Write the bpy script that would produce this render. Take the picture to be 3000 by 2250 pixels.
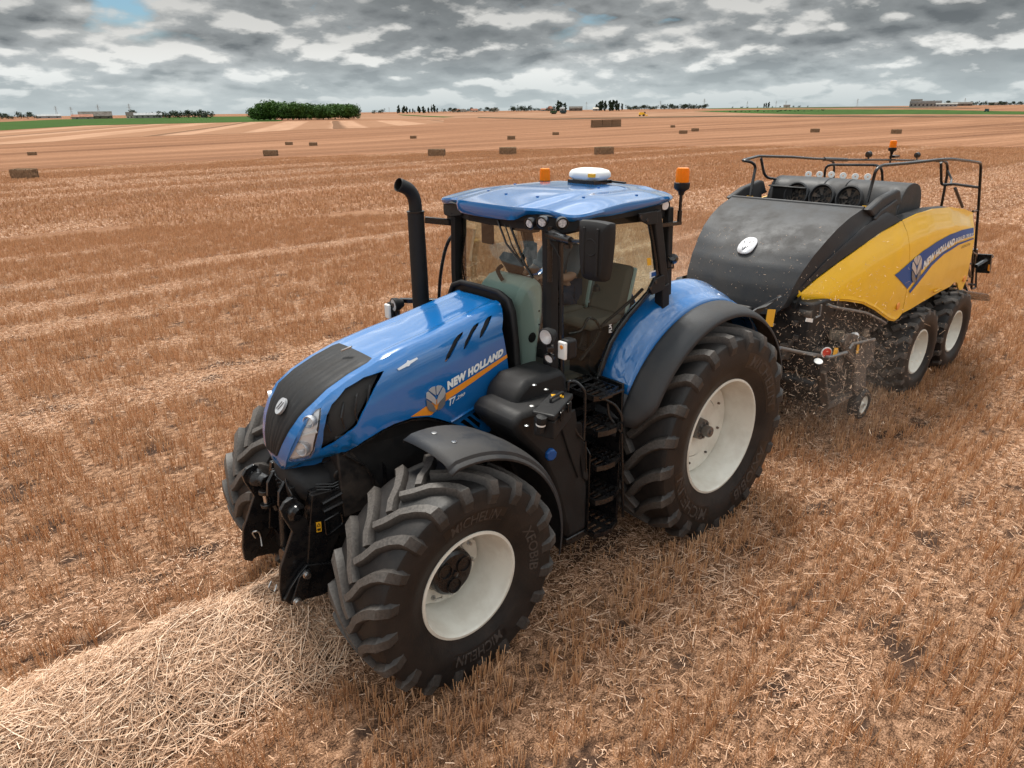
import bpy, bmesh, math, random
from mathutils import Vector, Matrix, Quaternion, noise as mnoise
from mathutils.geometry import delaunay_2d_cdt
SC = bpy.context.scene
COL = SC.collection
for o in list(bpy.data.objects): bpy.data.objects.remove(o)
rnd = random.Random(7)
# ------------------------------------------------------------------ camera, sky, sun, exposure
CX, CY, CZ, YAW, PITCH, ROLL, FPX = [5.39719, 4.41386, 3.83318, 3.98877, 0.37527, -0.01195, 2033.05833]
cy, sy, cp, sp = math.cos(YAW), math.sin(YAW), math.cos(PITCH), math.sin(PITCH)
fwd = Vector((cy*cp, sy*cp, -sp)); rt0 = Vector((sy, -cy, 0)); up0 = rt0.cross(fwd)
rt = math.cos(ROLL)*rt0 + math.sin(ROLL)*up0; up = -math.sin(ROLL)*rt0 + math.cos(ROLL)*up0
cam = bpy.data.cameras.new('camera'); camo = bpy.data.objects.new('camera', cam); COL.objects.link(camo)
m = Matrix((rt, up, -fwd)).transposed().to_4x4(); m.translation = Vector((CX, CY, CZ)); camo.matrix_world = m
cam.sensor_width = 36; cam.lens = 36*FPX/3000; cam.clip_start = .05; cam.clip_end = 40000
SC.camera = camo
SUN_AZ, SUN_EL = math.radians(250), math.radians(67)
SC.view_settings.view_transform = 'Standard'; SC.view_settings.look = 'None'
SC.view_settings.exposure = 0.88; SC.view_settings.gamma = 1; SC.view_settings.use_curve_mapping = False
SC.render.engine = 'CYCLES'
SC.cycles.max_bounces = 6; SC.cycles.transparent_max_bounces = 12

def N(nt, t, **kw):
    n = nt.nodes.new(t)
    for k, v in kw.items():
        if k in ('operation', 'blend_type', 'data_type', 'noise_dimensions', 'sky_type', 'feature', 'interpolation_type', 'wave_type', 'bands_direction'): setattr(n, k, v)
        else: n.inputs[k].default_value = v
    return n
def mth(nt, op, a, b=None, c=None, clamp=False):
    n = nt.nodes.new('ShaderNodeMath'); n.operation = op; n.use_clamp = clamp
    for i, v in enumerate((a, b, c)):
        if v is None: continue
        if isinstance(v, (int, float)): n.inputs[i].default_value = v
        else: nt.links.new(v, n.inputs[i])
    return n.outputs[0]
def ramp(nt, fac, stops):
    n = nt.nodes.new('ShaderNodeValToRGB'); e = n.color_ramp.elements
    while len(e) < len(stops): e.new(.5)
    for i, (p, c) in enumerate(stops):
        e[i].position = p; e[i].color = (c[0], c[1], c[2], 1) if not isinstance(c, (int, float)) else (c, c, c, 1)
    nt.links.new(fac, n.inputs[0]); return n.outputs[0]
def mixc(nt, f, a, b, bt='MIX'):
    n = nt.nodes.new('ShaderNodeMix'); n.data_type = 'RGBA'; n.blend_type = bt
    for s, v in ((n.inputs[0], f), (n.inputs[6], a), (n.inputs[7], b)):
        if isinstance(v, (int, float)): s.default_value = v
        elif isinstance(v, tuple): s.default_value = (v[0], v[1], v[2], 1)
        else: nt.links.new(v, s)
    return n.outputs[2]

W = bpy.data.worlds.new('World'); SC.world = W; W.use_nodes = True
nt = W.node_tree; nt.nodes.clear(); L = nt.links
out = nt.nodes.new('ShaderNodeOutputWorld'); bg = nt.nodes.new('ShaderNodeBackground'); L.new(bg.outputs[0], out.inputs[0])
bg.inputs[1].default_value = 0.085
sky = nt.nodes.new('ShaderNodeTexSky'); sky.sky_type = 'NISHITA'; sky.sun_disc = False
sky.sun_elevation = SUN_EL; sky.sun_rotation = math.radians(90) - SUN_AZ
tc = nt.nodes.new('ShaderNodeTexCoord'); sx = nt.nodes.new('ShaderNodeSeparateXYZ'); L.new(tc.outputs['Generated'], sx.inputs[0])
zc = mth(nt, 'MAXIMUM', sx.outputs[2], 0.0)
def cloud_uv(k, dz):
    zz = mth(nt, 'ADD', zc, dz); den = mth(nt, 'ADD', zz, k)
    c = nt.nodes.new('ShaderNodeCombineXYZ')
    L.new(mth(nt, 'DIVIDE', sx.outputs[0], den), c.inputs[0]); L.new(mth(nt, 'DIVIDE', sx.outputs[1], den), c.inputs[1])
    L.new(mth(nt, 'MULTIPLY', zz, 1.5), c.inputs[2])
    return c.outputs[0]
def cnoise(vec, sc, det, rough, dist=0.0):
    n = nt.nodes.new('ShaderNodeTexNoise'); n.noise_dimensions = '3D'
    n.inputs['Scale'].default_value = sc; n.inputs['Detail'].default_value = det; n.inputs['Roughness'].default_value = rough; n.inputs['Distortion'].default_value = dist
    L.new(vec, n.inputs['Vector']); r = n.outputs[0]
    if det > 5: # rounded cauliflower lumps
        for k_, w_ in ((2.4, .15), (6.0, .09)):
            v = nt.nodes.new('ShaderNodeTexVoronoi'); v.feature = 'F1'; v.inputs['Scale'].default_value = sc*k_
            w2 = nt.nodes.new('ShaderNodeVectorMath'); w2.operation = 'MULTIPLY_ADD'; L.new(n.outputs[1], w2.inputs[0]); w2.inputs[1].default_value = (.5/k_/sc*2, .5/k_/sc*2, .3/k_); L.new(vec, w2.inputs[2]); L.new(w2.outputs[0], v.inputs['Vector'])
            r = mth(nt, 'SUBTRACT', r, mth(nt, 'MULTIPLY', mth(nt, 'SUBTRACT', v.outputs['Distance'], .42), w_))
    return r
u0, u1 = cloud_uv(.28, 0.0), cloud_uv(.28, .013)
a0, a1 = cnoise(u0, 1.7, 9, .56), cnoise(u1, 1.7, 9, .56)
big = cnoise(u0, .65, 3, .5)
det = mth(nt, 'SUBTRACT', a0, a1)
# grey cloud body, darker where thick; the upper edges of the clouds catch the light, their flat bases are dark
bodyv = mth(nt, 'ADD', mth(nt, 'MULTIPLY', a0, .50), mth(nt, 'MULTIPLY', big, .50))
body = ramp(nt, bodyv, [(.34, (5.2, 5.3, 5.2)), (.43, (3.3, 3.45, 3.5)), (.50, (2.1, 2.25, 2.32)), (.60, (1.0, 1.04, 1.12))])
lit = mth(nt, 'MULTIPLY', mth(nt, 'MAXIMUM', mth(nt, 'SUBTRACT', det, .004), 0.0), 15.0, clamp=True)
c1 = mixc(nt, lit, body, (7.2, 7.1, 6.8))
drk = mth(nt, 'MULTIPLY', mth(nt, 'MAXIMUM', mth(nt, 'SUBTRACT', mth(nt, 'MULTIPLY', det, -1.0), .008), 0.0), 8.0, clamp=True)
c1 = mixc(nt, drk, c1, (.95, 1.05, 1.15))
hz = ramp(nt, zc, [(0.0, .92), (.022, .70), (.07, .22), (.2, 0.0)])
c2 = mixc(nt, hz, c1, (3.3, 3.75, 3.85))
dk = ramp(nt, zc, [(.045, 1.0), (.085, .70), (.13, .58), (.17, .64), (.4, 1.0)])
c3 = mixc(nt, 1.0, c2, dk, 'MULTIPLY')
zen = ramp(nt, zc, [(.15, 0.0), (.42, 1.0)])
c3 = mixc(nt, zen, c3, mixc(nt, 1.0, c3, (2.8, 2.8, 2.8), 'MULTIPLY'))  # added light: unseen overhead sky brightened to lift the scene and bonnet sheen
hole = mth(nt, 'MULTIPLY', mth(nt, 'SUBTRACT', .375, a0), 14.0, clamp=True)
holem = mth(nt, 'MULTIPLY', hole, ramp(nt, zc, [(.07, 0.0), (.11, 1.0)]))
skyc = mixc(nt, 1.0, sky.outputs[0], (.42, .55, .60), 'MULTIPLY')
c4 = mixc(nt, holem, c3, skyc)
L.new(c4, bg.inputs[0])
W.cycles.sampling_method = 'MANUAL'; W.cycles.sample_map_resolution = 256
sl = bpy.data.lights.new('sun', 'SUN'); sl.energy = 2.3; sl.angle = math.radians(14); sl.color = (1, .95, .87)
so = bpy.data.objects.new('sun', sl); COL.objects.link(so)
sd = Vector((math.cos(SUN_AZ)*math.cos(SUN_EL), math.sin(SUN_AZ)*math.cos(SUN_EL), math.sin(SUN_EL)))
so.rotation_euler = sd.to_track_quat('Z', 'Y').to_euler(); so.location = (0, 0, 30)

# ------------------------------------------------------------------ shape functions shared by panels and the marks on them
def interp(x, P):
    if x <= P[0][0]: return P[0][1]
    for (a, b), (c, d) in zip(P, P[1:]):
        if x <= c:
            t = (x - a) / (c - a)
            return b + (d - b) * t
    return P[-1][1]
def sstep(a, b, x):
    t = min(1, max(0, (x - a) / (b - a))); return t * t * (3 - 2 * t)
# bonnet ridge in the x-z plane with the half width at each station
RIDGE = [(1.87, 2.395, .29), (2.2, 2.338, .295), (2.5, 2.283, .30), (2.8, 2.238, .305), (3.04, 2.192, .31), (3.25, 2.13, .315),
         (3.42, 2.062, .315), (3.54, 1.99, .31), (3.62, 1.905, .295), (3.68, 1.81, .27), (3.72, 1.71, .235), (3.745, 1.61, .19), (3.735, 1.52, .12), (3.71, 1.47, .05)]
def hood_side(x, z):
    best = (9, 0, 0)
    for (a, b, w), (c, d, v) in zip(RIDGE, RIDGE[1:]):
        ex, ez = c - a, d - b
        t = max(0, min(1, ((x - a) * ex + (z - b) * ez) / (ex * ex + ez * ez)))
        q = ((x - a - t * ex) ** 2 + (z - b - t * ez) ** 2) ** .5
        if q < best[0]: best = (q, w + (v - w) * t, t)
    q, w, _ = best
    import math
    if z > interp(x, [(r[0], r[1]) for r in RIDGE[:10]]) and x < 3.7: return w - q * 1.3
    taper = sstep(3.85, 3.3, x)
    return w + (.085 + .04 * taper) * (1 - math.exp(-q / (.055 + .03 * taper))) + .03 * taper * sstep(.1, .5, q)
def cab_side(x, z):
    return interp(x, [(.3, .82), (.6, .83), (1.0, .76), (1.3, .69), (1.6, .61), (1.9, .5)]) - .02 * sstep(2.4, 3.0, z)
def windscreen(y, z):
    return 1.585 + .15 * (1 - (y / .61) ** 2) + .02 * sstep(1.7, 2.4, z) - .05 * sstep(2.5, 3.0, z)
def roof_top(x, y):
    a = abs(y)
    z = 3.205 - .022 * (a / .8) ** 2 - .02 * sstep(.55, .90, a)
    z += .016 * sstep(.50, .34, a)
    z -= .075 * sstep(1.0, 1.9, x) + .05 * sstep(1.45, 1.72, x) * sstep(.3, .5, a) * 0
    z -= .035 * sstep(.6, .25, x)
    return z
BTOP = [(-6.4, 2.40), (-5.9, 2.50), (-5.4, 2.585), (-4.8, 2.62), (-4.3, 2.60), (-3.87, 2.54), (-3.4, 2.42), (-3.0, 2.28), (-2.6, 2.08), (-2.17, 1.83)]
def baler_side(x, z):
    w = interp(x, [(-6.4, 1.25), (-5.5, 1.27), (-4.6, 1.26), (-3.9, 1.21), (-3.2, 1.09), (-2.6, .93), (-2.1, .77)])
    zt = interp(x, BTOP)
    k = sstep(zt - .55, zt + .02, z)
    return w - .11 * k * k - .05 * sstep(1.75, 1.2, z)
def baler_front(y, z):
    c = interp(z, [(1.5, -1.95), (1.7, -1.98), (1.9, -2.04), (2.1, -2.15), (2.26, -2.31), (2.4, -2.52), (2.52, -2.76), (2.62, -3.02), (2.70, -3.33), (2.74, -3.5)])
    return c - .18 * (y / .8) ** 2 * sstep(2.72, 2.1, z)
def ground_z(x, y):
    import math
    d = ((x + .5) ** 2 + y * y) ** .5
    if d < 10: return 0.0
    b = (math.degrees(math.atan2(y - 4.4, x - 5.4)) - 228 + 540) % 360 - 180
    s = interp(b, [(-180, 3.0), (-90, 1.6), (-38, 1.0), (-15, 1.9), (0, 2.9), (12, 3.9), (24, 4.6), (37, 5.2), (90, 4.6), (180, 3.0)])
    return -s * sstep(8, 230, d) + (s + 3.65) * sstep(430, 1900, d)

# ------------------------------------------------------------------ materials
MATS = {}
def mat(name, col, rough=.5, metal=0.0, coat=0.0, dirt=None, dirt_amt=0.0, dscale=6.0, bump=0.0, bscale=60.0, spec=.5, var=.0, emit=None):
    m = bpy.data.materials.new(name); m.use_nodes = True; nt = m.node_tree; b = nt.nodes['Principled BSDF']
    b.inputs['Base Color'].default_value = (*col, 1); b.inputs['Roughness'].default_value = rough; b.inputs['Metallic'].default_value = metal
    b.inputs['Coat Weight'].default_value = coat; b.inputs['Coat Roughness'].default_value = .06; b.inputs['Specular IOR Level'].default_value = spec
    tcn = nt.nodes.new('ShaderNodeTexCoord')
    if dirt or var:
        n = N(nt, 'ShaderNodeTexNoise', Scale=dscale, Detail=8.0, Roughness=.65); nt.links.new(tcn.outputs['Object'], n.inputs['Vector'])
        d2 = dirt or tuple(c*.6 for c in col)
        f = ramp(nt, n.outputs[0], [(.42, 0.0), (.62, dirt_amt if dirt else var)])
        nt.links.new(mixc(nt, f, tuple(col), tuple(d2)), b.inputs['Base Color'])
        r = mth(nt, 'ADD', mth(nt, 'MULTIPLY', f, .5), rough, clamp=True); nt.links.new(r, b.inputs['Roughness'])
    if bump:
        n2 = N(nt, 'ShaderNodeTexNoise', Scale=bscale, Detail=3.0); nt.links.new(tcn.outputs['Object'], n2.inputs['Vector'])
        bp = N(nt, 'ShaderNodeBump', Strength=bump, Distance=.004); nt.links.new(n2.outputs[0], bp.inputs['Height']); nt.links.new(bp.outputs[0], b.inputs['Normal'])
    if emit: b.inputs['Emission Color'].default_value = (*emit, 1); b.inputs['Emission Strength'].default_value = .4
    MATS[name] = m; return m
BLUE = mat('blue_paint', (.003, .118, .36), .16, coat=1.0, dirt=(.07, .15, .27), dirt_amt=.12, dscale=5)
YEL = mat('yellow_paint', (.95, .54, .010), .3, coat=.7, dirt=(.72, .42, .06), dirt_amt=.2, dscale=2.5)
BLACKP = mat('black_plastic', (.011, .011, .012), .5, dirt=(.028, .025, .022), dirt_amt=.35, dscale=5, bump=.25, bscale=260, spec=.3)
GREYP = mat('grey_plastic', (.024, .026, .030), .5, dirt=(.065, .058, .052), dirt_amt=.45, dscale=3, bump=.3, bscale=220, spec=.4)
BLACKM = mat('black_metal', (.007, .007, .008), .2, coat=.3, dirt=(.026, .021, .017), dirt_amt=.4, dscale=9, spec=.4)
DARK = mat('dark_machinery', (.009, .008, .008), .5, dirt=(.05, .036, .027), dirt_amt=.7, dscale=5, bump=.5, bscale=40)
DUSTY = mat('dusty_metal', (.05, .043, .038), .6, dirt=(.20, .14, .10), dirt_amt=.7, dscale=7, bump=.4, bscale=50)
CREAM = mat('cream_rim_paint', (.70, .68, .60), .35, coat=.3, dirt=(.42, .36, .28), dirt_amt=.35, dscale=3.5)
STEEL = mat('bright_steel', (.55, .55, .55), .25, metal=1, dirt=(.3, .27, .22), dirt_amt=.4)
SILVER = mat('silver_badge', (.62, .63, .65), .3, metal=.55)
SILVD = mat('grey_badge', (.22, .22, .23), .35, metal=.5)
WHITE = mat('white_paint', (.78, .78, .76), .4)
ORANGE = mat('orange_decal', (.85, .28, .02), .35, coat=.5)
DECBLUE = mat('blue_decal', (.002, .07, .27), .45)
RED = mat('red_plastic', (.6, .05, .03), .3)
YSTICK = mat('yellow_sticker', (.78, .40, .02), .45)
RUBTXT = mat('rubber_lettering', (.045, .038, .034), .5)
RUBBAND = mat('rubber_band', (.006, .0055, .0055), .35)
SEATM = mat('seat_fabric', (.13, .11, .09), .9, bump=.6, bscale=200)
TRIM = mat('cab_trim', (.42, .50, .47), .6)
SCREEN = mat('screen_glass', (.03, .05, .05), .1)
MESH = mat('grille_mesh', (.02, .018, .016), .45, bump=1.0, bscale=300)
def rubber():
    m = bpy.data.materials.new('tyre_rubber'); m.use_nodes = True; nt = m.node_tree; b = nt.nodes['Principled BSDF']
    tcn = nt.nodes.new('ShaderNodeTexCoord')
    n = N(nt, 'ShaderNodeTexNoise', Scale=3.2, Detail=9.0, Roughness=.68, Distortion=.6); nt.links.new(tcn.outputs['Object'], n.inputs['Vector'])
    f = ramp(nt, n.outputs[0], [(.38, 0.0), (.66, .85)])
    n2 = N(nt, 'ShaderNodeTexNoise', Scale=60.0, Detail=4.0); nt.links.new(tcn.outputs['Object'], n2.inputs['Vector'])
    c = mixc(nt, f, (.007, .0068, .007), (.026, .020, .017))
    at = nt.nodes.new('ShaderNodeAttribute'); at.attribute_name = 'wear'
    c = mixc(nt, mth(nt, 'MULTIPLY', at.outputs['Fac'], ramp(nt, n2.outputs[0], [(.3, .45), (.6, 1.0)])), c, (.095, .084, .075))
    nt.links.new(c, b.inputs['Base Color']); b.inputs['Roughness'].default_value = .5; b.inputs['Specular IOR Level'].default_value = .35
    bp = N(nt, 'ShaderNodeBump', Strength=.35, Distance=.004); nt.links.new(n2.outputs[0], bp.inputs['Height']); nt.links.new(bp.outputs[0], b.inputs['Normal'])
    return m
RUB = rubber()
def glass(name, tint, amt=1.0, base=.05):
    m = bpy.data.materials.new(name); m.use_nodes = True; nt = m.node_tree; nt.nodes.clear()
    o = nt.nodes.new('ShaderNodeOutputMaterial'); t = nt.nodes.new('ShaderNodeBsdfTransparent'); t.inputs[0].default_value = (*tint, 1)
    g = nt.nodes.new('ShaderNodeBsdfGlossy'); g.inputs['Roughness'].default_value = .015
    fr = nt.nodes.new('ShaderNodeLayerWeight'); fr.inputs[0].default_value = .25
    mx = nt.nodes.new('ShaderNodeMixShader'); f = mth(nt, 'ADD', mth(nt, 'MULTIPLY', fr.outputs['Fresnel'], amt*.8), base, clamp=True)
    nt.links.new(f, mx.inputs[0]); nt.links.new(t.outputs[0], mx.inputs[1]); nt.links.new(g.outputs[0], mx.inputs[2]); nt.links.new(mx.outputs[0], o.inputs[0])
    return m
GLASS = glass('tinted_glass', (.88, .97, .93), 1.0, .08)
GLASSD = glass('door_glass_tint', (.90, .98, .94), .55, .02)
LENS = glass('lamp_glass', (.95, .95, .95), .8, .06)
def amber():
    m = bpy.data.materials.new('amber_plastic'); m.use_nodes = True; b = m.node_tree.nodes['Principled BSDF']
    b.inputs['Base Color'].default_value = (1.0, .27, .015, 1); b.inputs['Roughness'].default_value = .12
    b.inputs['Transmission Weight'].default_value = .3; b.inputs['IOR'].default_value = 1.2
    return m
AMBER = amber()
REFL = mat('lamp_reflector', (.86, .87, .88), .3, metal=.1)
LED = mat('led_face', (.42, .44, .48), .2, dirt=(.8, .8, .8), dirt_amt=1.0, dscale=60)
HUBM = mat('hub_metal', (.16, .15, .14), .35, metal=.6)

# ------------------------------------------------------------------ mesh helpers
class MB:
    def __init__(s): s.v = []; s.f = []; s.a = []
    def add(s, vs, fs, wear=0.0):
        k = len(s.v); s.v += [tuple(v) for v in vs]; s.f += [tuple(i+k for i in f) for f in fs]
        s.a += list(wear) if isinstance(wear, (list, tuple)) else [wear]*len(vs)
        return s
    def box(s, lo, hi, M=None):
        vs = [Vector((x, y, z)) for x in (lo[0], hi[0]) for y in (lo[1], hi[1]) for z in (lo[2], hi[2])]
        if M: vs = [M @ v for v in vs]
        return s.add(vs, [(0, 1, 3, 2), (4, 6, 7, 5), (0, 4, 5, 1), (2, 3, 7, 6), (0, 2, 6, 4), (1, 5, 7, 3)])
    def bar(s, a, b, w, h=None, up=(0, 0, 1)):
        a, b = Vector(a), Vector(b); h = h or w; d = (b-a).normalized(); u = Vector(up)
        if abs(d.dot(u)) > .95: u = Vector((1, 0, 0))
        r = d.cross(u).normalized()*w/2; u = r.cross(d).normalized()*h/2
        vs = [p+i*r+j*u for p in (a, b) for i in (-1, 1) for j in (-1, 1)]
        return s.add(vs, [(0, 1, 3, 2), (4, 6, 7, 5), (0, 4, 5, 1), (2, 3, 7, 6), (0, 2, 6, 4), (1, 5, 7, 3)])
    def tube(s, pts, r, n=8, close=True):
        pts = [Vector(p) for p in pts]; rs = r if isinstance(r, (list, tuple)) else [r]*len(pts)
        d0 = (pts[1]-pts[0]).normalized(); u = Vector((0, 0, 1)) if abs(d0.z) < .9 else Vector((1, 0, 0)); vs = []
        for i, p in enumerate(pts):
            d = ((pts[i+1] if i+1 < len(pts) else pts[i]) - (pts[i-1] if i else pts[i])).normalized()
            x = d.cross(u)
            if x.length < 1e-4: x = d.cross(Vector((0, 1, 0)))
            x.normalize(); y = x.cross(d).normalized(); u = y
            vs += [p + rs[i]*(math.cos(2*math.pi*k/n)*x + math.sin(2*math.pi*k/n)*y) for k in range(n)]
        fs = [(i*n+k, i*n+(k+1) % n, (i+1)*n+(k+1) % n, (i+1)*n+k) for i in range(len(pts)-1) for k in range(n)]
        if close: fs += [tuple(range(n))[::-1], tuple((len(pts)-1)*n+k for k in range(n))]
        return s.add(vs, fs)
    def cyl(s, a, b, r, r2=None, n=16): return s.tube([a, b], [r, r if r2 is None else r2], n)
    def lathe(s, prof, c=(0, 0, 0), axis=(0, 0, 1), n=32, close=False):
        c = Vector(c); ax = Vector(axis).normalized(); q = Vector((0, 0, 1)).rotation_difference(ax)
        vs = [c + q @ Vector((r*math.cos(2*math.pi*k/n), r*math.sin(2*math.pi*k/n), h)) for r, h in prof for k in range(n)]
        fs = [(i*n+k, i*n+(k+1) % n, (i+1)*n+(k+1) % n, (i+1)*n+k) for i in range(len(prof)-1) for k in range(n)]
        return s.add(vs, fs)
    def prism(s, poly, n, t):
        "poly: 3D points of a flat outline; extruded by t along n"
        k = len(poly); P = [Vector(p) for p in poly]; d = Vector(n).normalized()*t
        return s.add(P + [p+d for p in P], [tuple(range(k))[::-1], tuple(range(k, 2*k))] + [(i, (i+1) % k, k+(i+1) % k, k+i) for i in range(k)])
    def loft(s, rows, closed=False):
        m_ = len(rows[0]); vs = [p for r in rows for p in r]; e = m_ if closed else m_-1
        return s.add(vs, [(i*m_+k, i*m_+(k+1) % m_, (i+1)*m_+(k+1) % m_, (i+1)*m_+k) for i in range(len(rows)-1) for k in range(e)])
def smoothpts(pts, n=6, closed=False):
    P = [Vector(p) for p in pts]; out = []; k = len(P); rng = range(k) if closed else range(k-1)
    for i in rng:
        if closed: p0, p1, p2, p3 = P[i-1], P[i], P[(i+1) % k], P[(i+2) % k]
        else: p0, p1, p2, p3 = P[max(i-1, 0)], P[i], P[i+1], P[min(i+2, k-1)]
        for j in range(n):
            t = j/n; out.append(.5*((2*p1) + (p2-p0)*t + (2*p0-5*p1+4*p2-p3)*t*t + (3*p1-p0-3*p2+p3)*t**3))
    if not closed: out.append(P[-1])
    return out
def roundpath(pts, r=.08, n=5):
    P = [Vector(p) for p in pts]; out = [P[0]]
    for i in range(1, len(P)-1):
        a, b, c = P[i-1], P[i], P[i+1]; d1, d2 = (a-b), (c-b); q = min(r, d1.length*.45, d2.length*.45)
        s0, s1 = b+d1.normalized()*q, b+d2.normalized()*q
        for j in range(n+1):
            t = j/n; out.append((1-t)**2*s0 + 2*t*(1-t)*b + t*t*s1)
    out.append(P[-1]); return out
def inpoly(x, y, P):
    c = False; j = len(P)-1
    for i in range(len(P)):
        xi, yi = P[i]; xj, yj = P[j]
        if (yi > y) != (yj > y) and x < (xj-xi)*(y-yi)/(yj-yi)+xi: c = not c
        j = i
    return c
def resample(P, sp):
    out = []
    for i in range(len(P)):
        a, b = P[i], P[(i+1) % len(P)]; d = math.hypot(b[0]-a[0], b[1]-a[1]); k = max(1, int(d/sp))
        for j in range(k): out.append((a[0]+(b[0]-a[0])*j/k, a[1]+(b[1]-a[1])*j/k))
    return out
def patch(outline, fn, sp=.06, holes=(), flip=False):
    "triangulated sheet over a 2D outline, each 2D point mapped to 3D by fn"
    loops = [resample([tuple(p) for p in outline], sp)] + [resample([tuple(p) for p in h], sp) for h in holes]
    vs, ed = [], []
    for lp in loops:
        k = len(vs); vs += lp; ed += [(k+i, k+(i+1) % len(lp)) for i in range(len(lp))]
    x0, x1 = min(p[0] for p in loops[0]), max(p[0] for p in loops[0]); y0, y1 = min(p[1] for p in loops[0]), max(p[1] for p in loops[0])
    bnd = list(vs); i = 0; y = y0+sp*.5
    while y < y1:
        x = x0 + sp*(.5 if i % 2 else 0)
        while x < x1:
            if inpoly(x, y, loops[0]) and not any(inpoly(x, y, h) for h in loops[1:]) and min((x-p[0])**2+(y-p[1])**2 for p in bnd) > (sp*.45)**2: vs.append((x, y))
            x += sp
        y += sp*.87; i += 1
    r = delaunay_2d_cdt([Vector(v) for v in vs], ed, [], 0, 1e-6)
    V, F = r[0], [f for f in r[2]]; fs = []
    for f in F:
        cx_, cy_ = sum(V[i].x for i in f)/len(f), sum(V[i].y for i in f)/len(f)
        if inpoly(cx_, cy_, loops[0]) and not any(inpoly(cx_, cy_, h) for h in loops[1:]): fs.append(tuple(f)[::-1] if flip else tuple(f))
    LASTUV[0] = [(v.x, v.y) for v in V]
    return [fn(v.x, v.y) for v in V], fs
def me_from(name, mb, mt, smooth=True, ang=38):
    me = bpy.data.meshes.new(name); me.from_pydata([tuple(v) for v in mb.v], [], mb.f); me.materials.append(mt)
    if any(mb.a):
        at = me.attributes.new('wear', 'FLOAT', 'POINT'); at.data.foreach_set('value', [float(a) for a in mb.a])
    bm = bmesh.new(); bm.from_mesh(me); bmesh.ops.recalc_face_normals(bm, faces=bm.faces); bm.to_mesh(me); bm.free()
    if smooth:
        for p in me.polygons: p.use_smooth = True
        me.set_sharp_from_angle(angle=math.radians(ang))
    me.update(); return me
def obj(name, mb, mt, parent=None, smooth=True, ang=38, bevel=0, thick=0, label=None):
    if isinstance(mb, tuple): mb = MB().add(*mb)
    o = bpy.data.objects.new(name, me_from(name, mb, mt, smooth, ang)); COL.objects.link(o)
    if parent:
        o.parent = parent; o.matrix_parent_inverse = Matrix.Translation(root_loc(parent)).inverted()
    if thick: md = o.modifiers.new('thick', 'SOLIDIFY'); md.thickness = abs(thick); md.offset = 1 if thick > 0 else -1
    if bevel: md = o.modifiers.new('bevel', 'BEVEL'); md.width = bevel; md.segments = 2; md.limit_method = 'ANGLE'; md.angle_limit = math.radians(35)
    if label: o['label'] = label
    return o
def shell(name, outline, fn, mt, parent, out, sp=.035, holes=(), depth=.02, keep=()):
    "sheet with exact surface normals taken from its shape function, and a rim turned inwards"
    vs, fs = patch(outline, fn, sp, holes)
    out = Vector(out)
    # 2D positions are needed for the normals: recompute them through the same triangulation order
    loops = [resample([tuple(p) for p in outline], sp)] + [resample([tuple(p) for p in h], sp) for h in holes]
    def nrm(u, v, e=.012):
        a = Vector(fn(u+e, v))-Vector(fn(u-e, v)); b = Vector(fn(u, v+e))-Vector(fn(u, v-e)); n_ = a.cross(b).normalized()
        return n_ if n_.dot(out) > 0 else -n_
    V = [Vector(v) for v in vs]; UV = LASTUV[0]; NR = [nrm(u, v) for u, v in UV]; F = []
    for f in fs:
        g = (V[f[1]]-V[f[0]]).cross(V[f[2]]-V[f[0]]); F.append(f if g.dot(out) > 0 else f[::-1])
    for li, lp in enumerate(loops):
        k = len(V); m_ = len(lp); c = sum((Vector(fn(*p)) for p in lp), Vector())/m_
        for i, p in enumerate(lp):
            P = Vector(fn(*p)); n_ = nrm(*p); t = (Vector(fn(*lp[(i+1) % m_]))-Vector(fn(*lp[i-1]))).normalized(); sd_ = t.cross(n_).normalized()
            ar = sum(lp[j][0]*lp[(j+1) % m_][1]-lp[(j+1) % m_][0]*lp[j][1] for j in range(m_)) if i == 0 else ar
            V += [P, P-n_*depth]; NR += [sd_, sd_]
        for i in range(m_):
            a, b = k+2*i, k+2*((i+1) % m_); f = (a, b, b+1, a+1); g = (V[f[1]]-V[f[0]]).cross(V[f[2]]-V[f[0]])
            F.append(f if g.dot(NR[a]) > 0 else f[::-1])
    me = bpy.data.meshes.new(name); me.from_pydata([tuple(v) for v in V], [], F); me.materials.append(mt)
    for p in me.polygons: p.use_smooth = True
    me.normals_split_custom_set_from_vertices([tuple(n_) for n_ in NR]); me.update()
    o = bpy.data.objects.new(name, me); COL.objects.link(o)
    if parent: o.parent = parent; o.matrix_parent_inverse = Matrix.Translation(root_loc(parent)).inverted()
    return o
LASTUV = [None]
def root_loc(p):
    return Vector(p.location) if p.parent is None else Vector((0, 0, 0))   # parts are authored in world space
def thing(name, label, cat, loc=(0, 0, 0), group=None):
    o = bpy.data.objects.new(name, None); COL.objects.link(o); o.location = loc; o.empty_display_size = .2
    o['label'] = label; o['category'] = cat
    if group: o['group'] = group
    return o
def tag(o, label, cat, group=None, kind=None):
    o['label'] = label
    if cat: o['category'] = cat
    if group: o['group'] = group
    if kind: o['kind'] = kind
    return o
def dup(src, loc, rotz=0, label=None, group=None, scale=None):
    r = src.copy(); COL.objects.link(r); r.location = loc; r.rotation_euler = (0, 0, rotz)
    if scale: r.scale = scale
    if label: r['label'] = label
    if group: r['group'] = group
    for ch in list(src.children):
        c = ch.copy(); COL.objects.link(c); c.parent = r
        for g in list(ch.children):
            d = g.copy(); COL.objects.link(d); d.parent = c
    return r
_tc = {}
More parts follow.
